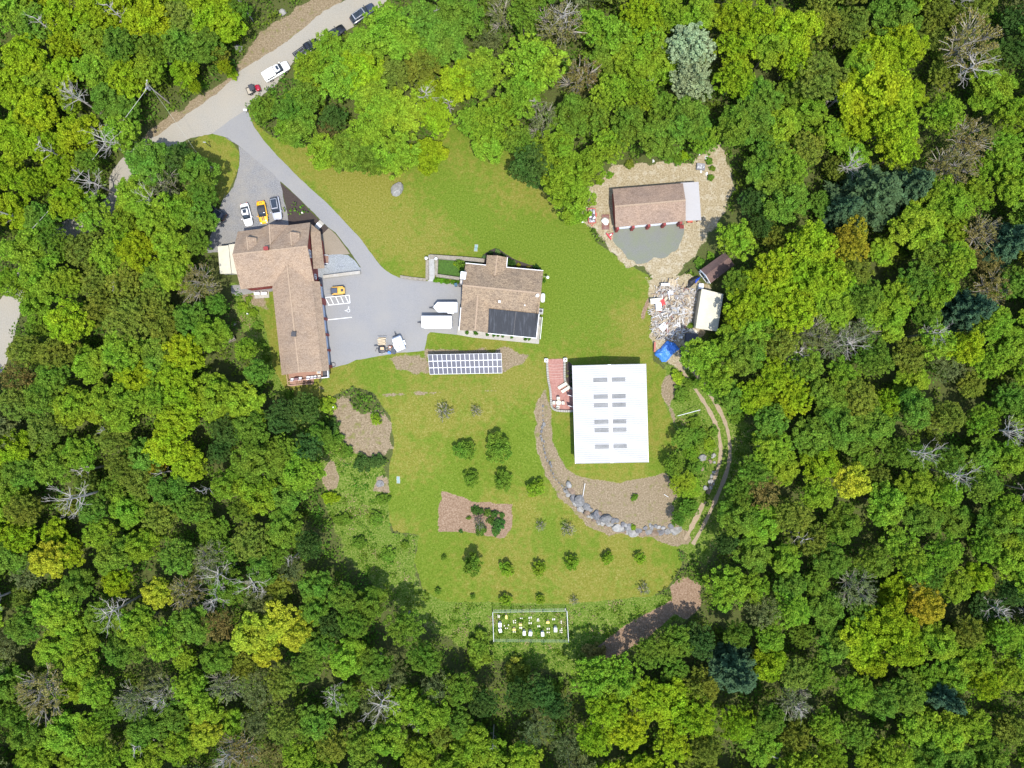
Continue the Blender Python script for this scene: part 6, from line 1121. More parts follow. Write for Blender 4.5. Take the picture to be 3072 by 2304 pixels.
TL('B', """52,156,76L 30,30,45G 120,60,58B 170,190,50B 20,240,46L 75,300,46S 140,290,45G 195,290,52G 245,230,46L 200,60,45L 260,90,52L 320,40,50Y 300,150,42L 230,140,42G 350,100,42L 440,115,58P 447,195,56P 390,35,46L 470,30,42L 545,40,50Y 615,50,48Y
 560,115,52Y 560,190,50Y 640,120,42L 320,230,44L 370,260,42G 290,310,48G 240,360,42L 380,335,46G 440,300,50G 478,345,38L 110,370,52L 50,410,52D 120,450,52L 155,500,42L 185,415,40L 20,350,40G 600,300,52G 555,310,40G 620,240,45G 665,320,46L 640,375,46G 690,420,56L
 680,490,52G 630,430,42G 730,370,42O 765,190,62O 700,80,56Y 770,50,52O 840,70,48O 700,150,45Y 950,30,58G 900,130,52Y 965,120,55Y 1060,25,42O 1140,30,48O 1140,105,66B 900,230,78Y 945,310,72Y 860,300,48Y 965,375,48Y 795,335,42L 870,165,38L
 1080,285,50L 1130,345,58B 1095,410,55B 1190,220,50L 1240,130,40D 1250,50,35D 1240,280,45L 1222,370,50L 1250,450,45L 900,480,84N 820,520,40N 985,465,52N 1080,500,52L 1150,480,48L 1010,560,52L 1165,580,46B 1235,600,52N 1105,645,52L 1040,630,45G
 840,600,50o 740,600,58Y 555,592,46L 618,560,28D 650,680,62Y 735,690,66Y 600,740,56Y 700,770,62Y 795,690,52Y 800,760,48L 850,680,46O 880,740,45G 620,820,48L 560,700,34G 560,790,42Y 545,850,40L 470,885,44L 505,930,44L 580,880,46G 665,850,46O 740,830,42S
 800,850,46S 870,820,42S 930,790,46L 960,730,42L 1010,700,42G 1060,720,42L 1130,770,52N 1200,800,48L 1250,700,40G 1200,715,44B 1240,860,42L 1130,860,46Y 1050,850,46L 990,880,42O 900,890,46G 820,930,42L 730,910,46G 650,930,46Y 1190,900,40L 1030,780,36G 1180,140,36O""")
TL('D', """600,30,42Y 545,30,34G 640,90,42G 700,30,46Y 660,60,36Y 790,30,46G 860,30,50O 930,50,42Y 900,100,46G 820,110,52G 740,130,52G 640,160,46L 605,215,42G 670,210,42L 845,240,442 765,190,42Y 760,270,42L 625,265,42B 565,265,36G 560,330,42G 530,395,30D 620,350,46L
 700,330,46O 680,440,36L 750,390,46O 820,350,42G 600,420,40G 540,505,50L 600,505,36L 625,565,42S 700,560,46L 860,510,50S 790,440,42G 900,440,46G 960,400,46L 1000,450,46L 1080,420,46L 1100,500,42L 1040,480,36G 1030,550,54o 945,600,58Y 870,640,55Y 975,650,50Y 895,690,36Y 1060,640,42L
 1010,260,42L 930,300,46L 1020,330,42G 1080,270,42L 1090,190,42G 1170,250,46G 1230,310,42L 1200,345,42G 1180,400,46L 1240,430,46L 1160,480,32Y 1135,620,42O 1220,620,42L 1150,690,46L 1100,720,42L 1175,750,46Y 1235,720,42L 1070,775,42N 980,770,46G 920,790,46G 850,760,42L
 1000,850,46L 1080,870,50L 1150,850,46L 1240,860,40O 950,920,46L 1030,930,42G 1190,930,42G 560,720,60N 640,690,42Y 465,640,44D 410,640,42G 345,665,42G 205,730,55L 270,730,52L 335,780,52Y 230,805,55Y 290,860,55Y 205,880,46Y 400,790,52Y 470,760,46O 460,830,50Y
 485,900,46O 400,890,46Y 560,850,46Y 705,720,46O 700,790,46S 640,830,36G 620,900,46L 700,880,46O 780,850,46L 790,930,42L 860,870,42G 70,765,44D 20,775,40D 110,800,36D 60,860,42S 30,930,42L 130,900,36S 780,560,44G 800,650,40G 760,720,42G 1000,180,44G 1170,180,42G 1235,180,40L 960,170,40G 1000,60,42G 1080,80,46O 1170,90,42L 1240,40,42G
 690,500,36G 1240,520,34D 870,560,40G 640,630,36L 560,620,32G""")
TL('D', "425,135,26G 402,200,28G 425,250,32L 445,170,20L 440,310,24G 412,335,18G 455,205,16G", .5)
TL('C', """40,50,45O 30,160,45Y 100,30,45G 110,110,50O 180,60,50L 240,50,40L 300,60,50L 380,30,50L 460,40,56Y 540,30,52L 435,90,42Y 600,50,50L 620,110,42G 560,110,40D 420,150,54Y 470,200,42Y 350,180,42G 280,130,42O 50,220,45G 130,200,46G 20,300,42L 60,310,42O 350,240,50O 385,210,24o 300,200,36O
 420,270,46G 320,310,42L 250,370,42L 400,330,42O 480,310,46G 640,190,54G 705,170,46G 740,220,46L 640,275,46L 705,275,42G 760,160,40D 700,80,42D 755,60,38D 790,125,26G 40,380,46Y 20,430,40G 120,435,422 170,420,38Y 70,470,42S 280,430,42G 350,400,36L 440,430,44G 620,390,48O 705,355,42G 765,400,36D
 520,440,44S 290,490,36Y 390,520,382 460,520,46B 560,500,40G 130,560,50L 170,590,46L 60,600,42G 250,580,46G 340,600,50L 400,640,50L 300,660,46G 470,600,42G 540,600,38B 625,620,482 690,590,462 740,620,382 660,665,322 100,770,64B 200,700,42L 240,760,42L 20,740,42G 160,870,46L 60,870,46G 230,860,46L
 330,790,46S 400,760,44S 360,850,46G 470,750,46L 430,820,42G 505,805,42L 510,865,402 450,900,42L 350,920,46L 250,930,46L 90,930,46L 560,750,44S 640,760,42S 700,740,44O 760,700,40G 640,840,40S 700,850,44O 780,840,46G 600,910,46B 740,920,42L 820,900,46O 850,530,36G 880,590,44G 920,545,36G 820,600,40D
 860,680,42L 930,700,46G 1000,600,50G 1050,680,46G 1000,790,46L 1060,820,46L 1080,755,38S 930,800,38S 1100,860,42O 960,880,46L 1040,920,48L 1140,755,42G 1200,790,36D 1180,900,46L 1235,935,40L 900,900,46G 200,170,42L 190,500,36G 230,310,36G 170,300,30O 560,420,34G 600,310,34G 650,460,36G 720,460,30S 780,500,34G 640,540,34S 780,560,34G 790,650,40G 20,640,38S 540,680,38G
 1140,840,36G 980,720,36S 850,780,40G 680,420,34G 560,250,34L 200,640,34L 30,820,36G 270,810,36G""")

ZONES = [((150, 150), 'in the top left corner wood'), ((600, 120), 'between the upper left corner and the gravel road'), ((250, 420), 'in the wood left of the road bend'), ((560, 560), 'beside the gravel parking area'), ((200, 800), 'at the left edge near the pale road patch'),
         ((500, 900), 'in the wood west of the red house'), ((200, 1250), 'in the left wood below the middle'), ((600, 1250), 'in the wood southwest of the red deck'), ((150, 1700), 'at the lower left edge'), ((500, 1650), 'in the twiggy lower left wood'), ((250, 2100), 'in the bottom left corner'),
         ((700, 2100), 'along the bottom left of the photo'), ((900, 1900), 'left below the orchard lawn'), ((1200, 2100), 'in the dark wood below the bee yard'), ((900, 350), 'in the grove right of the driveway'), ((1150, 200), 'in the grove below the parked road cars'), ((1400, 150), 'at the top centre'), ((1500, 400), 'in the grove above the open lawn'),
         ((1750, 150), 'in the top wood right of centre'), ((1900, 350), 'in the wood above the garage'), ((2250, 150), 'in the top right wood'), ((2600, 150), 'in the upper right wood near the top'), ((2950, 150), 'in the top right corner'), ((2350, 450), 'right of the garage lane'), ((2650, 450), 'near the big right-hand pines'), ((2950, 550), 'at the right edge high up'),
         ((2300, 850), 'right of the shed with the metal roof'), ((2600, 850), 'in the wood right of the debris yard'), ((2950, 900), 'at the right edge near the middle'), ((2200, 1150), 'above the track bend'), ((2120, 1350), 'between the barn and the track'), ((2450, 1250), 'in the wood right of the track'), ((2750, 1250), 'in the right wood below the middle'), ((3000, 1300), 'at the right edge below the middle'),
         ((2250, 1700), 'right of the orchard lawn end'), ((2600, 1700), 'in the lower right wood'), ((2950, 1700), 'at the lower right edge'), ((1800, 2050), 'in the bright wood below the lawn'), ((2100, 2050), 'around the lower pine'), ((2500, 2100), 'along the bottom right of the photo'), ((2900, 2150), 'in the bottom right corner')]
ORD = [ordw(i + 1) for i in range(40)]
# smaller trees in the gaps the list leaves
CLEAR = mask([LAWN, ISLE, BARNLAWN] , .3, 0); CLEAR = np.maximum(CLEAR, mask([ROADP, gp, DR] + DIRT + STRAW + CHIP, .3, 0)); 
CLEAR = np.maximum(CLEAR, mask([wpoly('p', [(700, 650), (960, 640), (1080, 790), (1080, 850), (990, 1160), (840, 1160), (820, 880), (640, 880), (640, 740), (690, 720)]), wpoly('p', [(1340, 740), (1660, 790), (1650, 1050), (1340, 1030)]), wpoly(6, [(860, 300), (1240, 80), (1330, 200), (1260, 700), (1170, 1190), (840, 1200)])], .3, 0))
TRM = np.zeros(GX.shape); tw = smooth_poly_open(wpoly(7, TR)); 
for q_ in tw: TRM = np.maximum(TRM, (np.hypot(GX - q_[0], GY - q_[1]) < 2.3) * 1.0)
CLEAR = np.maximum(CLEAR, TRM)
OPEN = np.maximum(CLEAR, m_mead)
def look(Mk, x, y):
    i = np.clip(np.searchsorted(ys, y), 0, ny - 1); j = np.clip(np.searchsorted(xs, x), 0, nx - 1); return Mk[i, j]
rf_ = random.Random(99); fill_pts = []
wl = [((t[0] - CX) * S * .939, (CY - t[1]) * S * .939, t[2] * S * .939) for t in TREES]
for _ in range(9000):
    x, y = rf_.uniform(-110, 110), rf_.uniform(-84, 84); inside = abs(x) < 97 and abs(y) < 73; r_ = rf_.uniform(2.3, 3.4) if inside else rf_.uniform(3.6, 5)
    if look(OPEN, x * 1.05, y * 1.05) > .2 or look(OPEN, x * 1.05 + r_ * .7, y * 1.05) > .5 or look(OPEN, x * 1.05 - r_ * .7, y * 1.05) > .5 or look(OPEN, x * 1.05, y * 1.05 + r_ * .7) > .5 or look(OPEN, x * 1.05, y * 1.05 - r_ * .7) > .5 or look(OPEN, x, y) > .2 or look(OPEN, x - r_ * .8, y) > .6 or look(OPEN, x + r_ * .8, y) > .6 or look(OPEN, x, y + r_ * .8) > .6 or look(OPEN, x, y - r_ * .8) > .6: continue
    if (-70 < x < -35 and -2 < y < 60 and look(CLEAR, x, y + 3) > 0): continue
    if all((x - a) ** 2 + (y - b2) ** 2 > ((r_ + c) * (.80 if inside else .72)) ** 2 for a, b2, c in wl):
        wl.append((x, y, r_)); fill_pts.append((x, y, r_, inside))
near = TREES[:]; NLIST = len(TREES)
for x, y, r_, ins_ in fill_pts:
    a, b2 = CX + x / S / .939, CY - y / S / .939; nb_ = min(near, key=lambda t: (t[0] - a) ** 2 + (t[1] - b2) ** 2); c = nb_[3] if nb_[3] not in 'NP2o' else 'G'
    if rf_.random() < .35: c = rf_.choice('GOSL')
    TREES.append((a, b2, r_ / S / .939, c, .72 if ins_ else 1.0))
infr = lambda t: -20 < t[0] < 3092 and -20 < t[1] < 2324
ranked = sorted([i for i, t in enumerate(TREES) if t[3] != 'N' and infr(t) and i < NLIST], key=lambda i: -TREES[i][2]); KEEP = set(ranked[:300]) | {i for i, t in enumerate(TREES) if t[3] == 'N'}
info = []
for i, (a, b2, rp, c, hs) in enumerate(TREES):
    z_ = min(ZONES, key=lambda q_: (q_[0][0] - a) ** 2 + (q_[0][1] - b2) ** 2)[1]; info.append((z_, c) if i in KEEP else None)
order = {}
for i, zc_ in enumerate(info):
    if zc_ is None: continue
    z_, c = zc_; order.setdefault((z_, c), []).append(i)
lab = {}
for (z_, c), ids in order.items():
    ids.sort(key=lambda i: TREES[i][0])
    for n_, i in enumerate(ids):
        kind = 'tree' if c != 'N' else 'tree'
        lab[i] = ('%s tree %s' % (ADJ[c], z_)) if len(ids) == 1 else ('leftmost of the %s trees %s' % (ADJ[c], z_) if n_ == 0 else 'rightmost of the %s trees %s' % (ADJ[c], z_) if n_ == len(ids) - 1 else '%s %s tree from the left %s' % (ORD[n_], ADJ[c], z_))
def place(key, x, y, R, zsc, rz, col, label, cat, group, z=None, name=None, pick=None):
    r0_, Rn, zc = PROTO[key][pick if pick is not None else rnd.randrange(len(PROTO[key]))]; s_ = R / Rn; loc = (x, y, h1(x, y) if z is None else z)
    if r0_ in USED:
        r = copy_tree(r0_, loc, rz, (s_ * rnd.uniform(.92, 1.08), s_ * rnd.uniform(.92, 1.08), zsc), color=col)
    else:
        KID[r0_] = list(r0_.children); USED.add(r0_); r = r0_; r.location = loc; r.rotation_euler = (0, 0, rz); r.scale = (s_, s_, zsc); r.color = (*col, 1)
        for ch in KID[r0_]: ch.color = (*col, 1)
    if key in ('thin',) and name is None: pass
    return tag(r, label, cat, group)
def vary(c, a=.12):
    f = 1 + rnd.uniform(-a, a); g_ = rnd.uniform(-a, a) * .8; return (max(.003, c[0] * f * (1 + g_)), max(.003, c[1] * f), max(.003, c[2] * f * (1 - g_)))
WOOD = []
GRP = {'N': 'pine trees in the wood'}
for i, (a, b2, rp, c, hs) in enumerate(TREES):
    R = rp * S; zc = (4.7 + .8 * R) * hs + rnd.uniform(-.8, 1.2) * hs; w_ = P('p', a, b2, zc); R *= (H - zc) / H * 1.10; key = PK[c]
    zs = zc / 9.0
    if c in 'LGY' and rnd.random() < .25: key = 'fine'
    if c == 'N': zs = (.75 + .06 * R)
    if i not in KEEP:
        WOOD.append((w_.x, w_.y, h1(w_.x, w_.y), R / 5.0, zs, rnd.uniform(0, 6.28), rnd.randrange(2) + (0 if key == 'dec' else 2 if key == 'fine' else 4), vary(COLS[c]))); continue
    place(key, w_.x, w_.y, R, zs, rnd.uniform(0, 6.28), vary(COLS[c]), lab[i], 'pine tree' if c == 'N' else 'tree', GRP.get(c, 'broadleaf trees of the wood'))

# dead and leafless trees: base in the photo, height and spread
bares = [(11, 930, 1015, 14, 3.5, 'dead grey tree leaning into view left of the utility pole'), (11, 700, 130, 11, 2.4, 'pale dead trunk near the top edge, left wood'), (11, 640, 415, 12, 2.8, 'dead forked trunk in the upper left wood'), (11, 1240, 335, 13, 2.6, 'long thin dead tree in the upper left wood by the road'),
         (11, 2190, 185, 12, 1.6, 'straight dead trunk above the road verge'), (11, 1160, 1360, 11, 5.0, 'wide bare branching tree beside the hidden road bend'), (11, 690, 1436, 13, 2.6, 'curved dead trunk left of the bare road bend'), (12, 1010, 20, 10, 4.5, 'bare tree with spreading pale twigs over the dirt clearing'), (12, 325, 280, 15, 1.8, 'thick dead trunk at the left edge'),
         (12, 1480, 150, 9, 4.5, 'leafless twiggy tree among green crowns left of the parking'), (12, 1190, 872, 9, 2.0, 'small dead branch between crowns, left wood'), (13, 750, 690, 15, 5.5, 'largest dead tree of the lower left wood, two long limbs'), (13, 860, 285, 11, 1.6, 'bare pale log-like trunk in the left wood'), (13, 1495, 655, 12, 2.0, 'long pale dead trunk left of the rough meadow'),
         (13, 690, 545, 9, 2.8, 'claw-shaped dead tree above the largest one'), (13, 1190, 560, 9, 2.0, 'thin dead tree in the middle of the left wood'), (13, 1570, 1190, 10, 4.8, 'starburst bare tree in the dark part of the lower left wood'), (13, 1790, 1240, 10, 4.6, 'right-hand starburst bare tree in the lower left wood'), (13, 1990, 1115, 8, 2.2, 'small white twiggy dead tree left of the meadow'),
         (14, 950, 120, 13, 5.0, 'dead tree with many pale curled limbs, lower left wood'), (14, 160, 70, 12, 3.6, 'bare limbs at the lower left edge'), (14, 1560, 60, 12, 3.5, 'thin leafless tree above the yellow crown'), (14, 1070, 980, 11, 2.8, 'dead tree with bare fork near the bottom left'), (14, 1620, 1050, 12, 3.0, 'bare trunk in the brown gap at the bottom left'), (14, 1200, 700, 10, 3.6, 'grey leafless tree in the lower left wood'),
         (15, 1650, 590, 11, 6.0, 'big silver leafless tree between brownish crowns upper right'), (15, 880, 740, 9, 2.8, 'white forked dead tree beside the large yellow-green crown'), (15, 930, 1180, 11, 3.8, 'bare grey tree left of the big pine'), (15, 1640, 150, 10, 3.0, 'leafless branch near the top right corner'), (16, 1430, 575, 11, 4.2, 'dead black-stemmed tree in the right wood'), (16, 930, 640, 9, 4.5, 'grey twiggy leafless tree in the right wood'),
         (16, 620, 690, 8, 3.5, 'small grey leafless tree right of the debris yard'), (16, 1880, 1180, 13, 4.5, 'broad dead tree high at the right side of the lower wood'), (16, 1330, 1310, 14, 4.2, 'long dead tree with comb-like branches, right wood'), (16, 1560, 1450, 13, 4.2, 'second comb-branched dead tree below the first, right wood'), (16, 2080, 1560, 10, 3.2, 'bare tree at the right edge below the middle'),
         (17, 1880, 530, 9, 3.4, 'brown leafless tree at the lower right edge'), (17, 2090, 560, 9, 3.2, 'grey feathery leafless tree at the lower right edge'), (17, 620, 1150, 9, 3.6, 'bare white-branched tree right of the lower pine'), (17, 2000, 820, 9, 2.6, 'thin dark leafless tree at the lower right'), (17, 640, 80, 9, 2.6, 'small bare twigs in the wood right of the track'), (17, 470, 1460, 8, 2.4, 'small bare tree at the bottom right of centre'),
         (18, 460, 510, 8, 3.2, 'curled white dead tree above the open lawn'), (18, 560, 545, 7, 2.4, 'small dead tree right of the curled white one'), (18, 930, 560, 9, 3.6, 'bare tree in the dark gap above the lawn corner'), (18, 500, 150, 8, 2.0, 'pale dead branch at the top centre'), (19, 500, 470, 8, 2.6, 'round tangle of bare pale branches above the garage wood'), (19, 205, 595, 8, 2.2, 'small bare branch in the grove left above the garage'),
         (19, 130, 190, 11, 5.0, 'brown leafless tree with white trunks at the top centre'), (20, 215, 310, 11, 5.4, 'large pale dead tree left below the bee yard'), (20, 340, 380, 9, 3.4, 'bare tree right of the large pale dead one'), (20, 40, 300, 9, 4.0, 'grey brushy dead tree left of the large pale one'), (20, 890, 560, 12, 1.4, 'straight grey trunk in the dark gap at the bottom centre'), (20, 612, 470, 10, 1.3, 'dark straight trunk below the meadow end')]
for i, (k, u, v, ht, sp, lb) in enumerate(bares):
    b_ = P(k, u, v, 0); pk = 0 if sp < 3 else (1 if sp < 4 else 2); pk = 3 if sp < 2 else pk; hh = bare_specs[pk][0]
    place('bare', b_.x, b_.y, sp, ht / hh * 1.05, rnd.uniform(0, 6.28), (1, 1, 1), lb, 'dead tree', 'leafless trees in the wood', pick=pk)

# orchard, garden bushes, bed shrubs
orch = [(8, 1295, 625, 78, 'G', 1, 'left of the two large round fruit trees in the lawn'), (8, 1585, 620, 104, 'G', 1, 'largest round fruit tree in the middle of the lawn'), (8, 1347, 878, 62, 'G', 1, 'fruit tree below the left large one'), (8, 1622, 895, 78, 'G', 1, 'fruit tree below the largest one'), (8, 1912, 958, 72, 'L', 1, 'bright dense round fruit tree near the stone wall'),
        (8, 1110, 280, 78, 'S', 2, 'nearly bare spreading fruit tree below the solar array'), (8, 1385, 280, 50, 'S', 2, 'smaller nearly bare fruit tree left of the patio'), (10, 325, 572, 18, 'G', 1, 'small dark sapling at the left of the lower lawn'), (10, 530, 628, 66, 'G', 1.7, 'tallest dark fruit tree of the lower lawn'), (10, 788, 655, 48, 'L', 1, 'pale fruit tree right of the tallest one'), (10, 1024, 650, 47, 'L', 1, 'round fruit tree in the middle of the long row'),
        (10, 1265, 608, 52, 'L', 1, 'fourth fruit tree of the long row from the left'), (10, 1528, 577, 44, 'L', 1, 'second last fruit tree of the long row'), (10, 1772, 580, 38, 'L', 1, 'last fruit tree at the right of the long row'), (10, 1035, 335, 40, 'S', 2, 'sparse fruit tree right of the bark bed'), (10, 1235, 370, 56, 'S', 2, 'wide greyish fruit tree below the stone wall curve'), (10, 1802, 805, 46, 'S', 2, 'thin pale fruit tree low at the right end'),
        (10, 278, 822, 22, 'G', 1, 'small round sapling at the lower left lawn corner'), (10, 536, 862, 18, 'G', 1, 'tiny sapling in the lowest row'), (10, 780, 890, 44, 'L', 1, 'left fruit tree just above the bee yard'), (10, 1036, 885, 32, 'L', 1, 'smaller fruit tree just above the bee yard'), (10, 1284, 888, 34, 'S', 2, 'faint thin fruit tree at the right corner above the bee yard'),
        (8, 500, 345, 50, 'L', .8, 'bright green bush on the bare mound'), (10, 35, 480, 26, 'G', .8, 'dark bush at the meadow edge left of the lower lawn'), (4, 800, 415, 60, 'G', 1.1, 'small tree in the courtyard beside the chimney'), (4, 735, 405, 26, 'Y', .6, 'light green bush in the walled courtyard')]
for (k, u, v, r_, c, hs, lb) in orch:
    key = 'fruit_thin' if hs == 2 else 'fruit'; hs = 1 if hs == 2 else hs; R = r_ * S / Z[k][2] * 1.12; zc = R * .95 * hs + .15; w_ = P(k, u, v, zc)
    place(key, w_.x, w_.y, R, zc / 1.9, rnd.uniform(0, 6), vary(COLS[c], .06), lb, 'fruit tree' if k in (8, 10) else 'bush', 'young trees in the lawn')
bush = [(8, 1388, 1155, 34, 'first bush of the upper row in the bark bed'), (8, 1430, 1165, 26, 'second bush of the upper row in the bark bed'), (8, 1490, 1180, 34, 'third bush of the upper row in the bark bed'), (8, 1550, 1190, 30, 'fourth bush of the upper row in the bark bed'), (8, 1612, 1205, 22, 'last small bush of the upper row in the bark bed'), (8, 1415, 1265, 52, 'large pale bush in the middle of the bark bed'),
        (8, 1430, 1335, 48, 'pale bush below the large one in the bark bed'), (8, 1517, 1258, 30, 'round green bush in the centre of the bark bed'), (8, 1585, 1295, 46, 'dark green bush at the right of the bark bed'), (8, 1560, 1345, 34, 'low green bush at the right foot of the bark bed'), (8, 1255, 1342, 16, 'small upright bush at the foot of the bark bed'), (8, 1322, 1225, 16, 'small sparse bush at the left of the bed bushes')]
for k, u, v, r_, lb in bush:
    R = r_ * S / Z[k][2] * 1.15; w_ = P(k, u, v, R * .7); place('bush' if r_ != 52 else 'fruit_thin', w_.x, w_.y, R, R, rnd.uniform(0, 6), vary((.10, .19, .035), .2), lb, 'bush', 'bushes in the bark mulch bed')
sh_ = [(1200, 272, 38, (.035, .075, .022), 'dark green shrub left of the entrance gable'), (1295, 245, 34, (.15, .25, .07), 'pale green shrub above the entrance gable'), (1115, 312, 26, (.13, .22, .08), 'pale shrub at the left tip of the planting bed'), (1345, 288, 30, (.03, .07, .02), 'dark shrub right of the pale one at the gable'), (1392, 300, 20, (.14, .22, .08), 'small pale shrub at the gable corner'),
       (1470, 402, 56, (.04, .095, .02), 'large dark shrub right of the entrance gable'), (1518, 380, 24, (.10, .17, .05), 'lighter shrub tucked beside the large dark one'), (1575, 425, 32, (.22, .24, .02), 'yellow-green shrub in the front bed'), (1706, 458, 34, (.24, .20, .04), 'golden brown shrub in the front bed'), (1815, 462, 46, (.035, .085, .02), 'round dark shrub at the right end of the front bed'),
       (885, 1312, 22, (.07, .18, .02), 'leftmost green tuft along the back path'), (1003, 1326, 26, (.07, .18, .02), 'second green tuft along the back path'), (1160, 1342, 24, (.07, .18, .02), 'third green tuft at the membrane corner'), (1250, 1354, 22, (.08, .2, .02), 'fourth tuft along the back path'), (1300, 1358, 18, (.08, .2, .02), 'fifth tuft along the back path'), (1363, 1366, 20, (.08, .2, .02), 'sixth tuft along the back path'), (1483, 1378, 20, (.08, .2, .02), 'seventh tuft along the back path'),
       (1667, 1396, 22, (.07, .17, .02), 'eighth tuft with red flowers along the back path'), (1718, 1400, 18, (.08, .2, .02), 'last tuft along the back path'), (490, 618, 38, (.13, .29, .02), 'left part of the bright hedge below the courtyard'), (560, 624, 38, (.12, .28, .02), 'second bush of the bright hedge below the courtyard'), (630, 632, 34, (.10, .24, .02), 'third bush of the bright hedge below the courtyard'), (700, 640, 32, (.10, .23, .02), 'fourth bush of the bright hedge below the courtyard'), (760, 648, 28, (.09, .2, .02), 'last bush of the bright hedge by the bins'), (1905, 625, 24, (.08, .19, .02), 'low green tuft at the east gable corner')]
for u, v, r_, c, lb in sh_:
    R = r_ * S / 4.424 * 1.1; w_ = P(4, u, v, R * .6); place('bush', w_.x, w_.y, R, R * .95, rnd.uniform(0, 6), c, lb, 'shrub', 'shrubs round the brown-roofed house')
for i, (u, v, r_) in enumerate([(456, 210, 11), (462, 265, 10), (464, 332, 16), (468, 396, 10), (470, 455, 14), (405, 345, 17), (420, 265, 8), (402, 145, 8)]):
    R = r_ * S / 5.01 * 1.2; w_ = P(23, u, v, .2); place('bush', w_.x, w_.y, R, R, rnd.uniform(0, 6), (.05, .12, .03) if i < 5 else (.28, .3, .12), '%s small plant down the mulch strip beside the patio wall' % ordw(i + 1), 'plant', 'plants in the patio mulch strip')
edge_sh = [('A', 575, 180, 14, 'Y'), (5, 1330, 130, 60, 'G'), (5, 1240, 90, 55, 'G'), (5, 1420, 60, 60, 'Y'), (5, 1720, 130, 45, 'G'), (5, 1740, 330, 40, 'G'), (5, 1760, 220, 36, 'G'), (6, 920, 220, 75, 'G'), (6, 1060, 130, 50, 'L'), (5, 760, 170, 55, 'O'), (5, 400, 380, 45, 'L'), (5, 520, 290, 40, 'L'), (6, 790, 1090, 40, 'G'), (3, 560, 340, 60, 'L'), (3, 700, 430, 60, 'L'), (3, 760, 620, 60, 'G'), (3, 640, 250, 40, 'G'), (3, 820, 860, 60, 'G'),
           (3, 860, 1050, 50, 'G'), (3, 940, 1230, 50, 'G'), (3, 1180, 1520, 60, 'G'), (3, 1500, 1610, 70, 'G'), (3, 1640, 1620, 60, 'L'), (8, 60, 240, 70, 'L'), (8, 100, 420, 80, 'D'), (8, 130, 560, 80, 'G'), (8, 230, 640, 60, 'G'), (8, 360, 740, 70, 'D'), (8, 500, 720, 60, 'D'), (8, 90, 1050, 60, 'Y'), (8, 200, 1240, 60, 'G'), (8, 560, 1060, 50, 'G'), (8, 480, 1240, 60, 'G'), (8, 620, 1560, 60, 'G'), (8, 350, 1450, 60, 'G'),
           (7, 1330, 400, 60, 'G'), (7, 1420, 300, 50, 'G'), (7, 1310, 250, 50, 'L'), (7, 1480, 760, 70, 'G'), (7, 1560, 820, 50, 'L'), (7, 1450, 640, 50, 'G'), (7, 1450, 1180, 60, 'L'), (7, 1400, 1330, 70, 'G'), (7, 1530, 1250, 40, 'G'), (7, 1600, 700, 40, 'G'), (7, 1800, 560, 60, 'G'), (7, 1780, 400, 55, 'G'), (7, 950, 1250, 26, 'G'), (7, 940, 1500, 22, 'L'), (20, 700, 270, 50, 'O'), (20, 560, 190, 50, 'G'), (20, 820, 330, 45, 'G'), (20, 1000, 200, 40, 'B')]
ES = {}
for i, (k, u, v, r_, c) in enumerate(sorted(edge_sh, key=lambda t: px(*t[:3])[0])):
    R = r_ * S / Z[k][2] * 1.1; w_ = P(k, u, v, R * .7); a, b2 = px(k, u, v)
    where = 'behind the red house' if a < 950 and b2 < 1250 else 'in the rough meadow left of the orchard' if a < 1300 else 'around the garage clearing' if b2 < 1050 else 'between barn and track' if a > 1850 and b2 < 1700 else 'on the slope below the barn' if b2 < 1700 else 'in the meadow below the bee yard'
    place('bush', w_.x, w_.y, R, R * .8, rnd.uniform(0, 6), vary(COLS[c]), '%s %s wild shrub from the left %s' % (ORD[ES.setdefault((c, where), 0)], ADJ[c].replace(' leafy', '').replace(' budding', ''), where), 'wild shrub', 'wild %s shrubs %s' % (ADJ[c].split()[0], where)); ES[c, where] += 1
for k in list(PROTO):
    for r0_, _, _ in PROTO[k]:
        if r0_ not in USED:
            for ch in list(r0_.children): bpy.data.objects.remove(ch)
            bpy.data.objects.remove(r0_)

# undergrowth: low leaves over the forest floor and rough meadow (nobody could count them)
rs = np.random.RandomState(77)
def scatter(name, n, keepf, zf, leaf, mat, clump=.6, per=14):
    m_ = n // per; x = rs.uniform(-116, 116, m_ * 4); y = rs.uniform(-90, 90, m_ * 4); k_ = rs.rand(m_ * 4) < keepf(x, y); x, y = x[k_][:m_], y[k_][:m_]; hh = zf(x, y)
    X_ = np.repeat(x, per) + rs.randn(len(x) * per) * clump; Y_ = np.repeat(y, per) + rs.randn(len(x) * per) * clump; ok = rs.rand(len(X_)) < keepf(X_, Y_) * 3; hh = np.repeat(hh, per)[ok]; X_, Y_ = X_[ok], Y_[ok]
    Zz = hfun(X_, Y_) + hh * rs.uniform(.15, 1, len(X_)); V_, F_ = leaf_quads(rs, np.stack([X_, Y_, Zz], 1), rs.randn(len(X_), 3) * .55 + [0, 0, 1], leaf); me = np_mesh(name, V_, F_); me.materials.append(mat); o = bpy.data.objects.new(name, me); COL.objects.link(o); return o
lk = lambda Mk, x, y: Mk[np.clip(np.searchsorted(ys, y), 0, ny - 1), np.clip(np.searchsorted(xs, x), 0, nx - 1)]
o = scatter('undergrowth', 210000, lambda x, y: (1 - np.clip(lk(OPEN, x, y) * 1.3, 0, 1)) * (.35 + .65 * (fbm(x, y, 7, 3) > .47)), lambda x, y: .7 + 3.5 * fbm(x, y, 5, 9) ** 2, .34, leafmat('undergrowth_leaves', .03, .4, (.12, .21, .025)))
tag(o, 'low green undergrowth covering the floor of the wood', 'undergrowth', kind='stuff')
MM = m_mead * (1 - np.clip(np.maximum(np.maximum(m_straw, m_lawn), np.maximum(m_chip, TRM)), 0, 1))
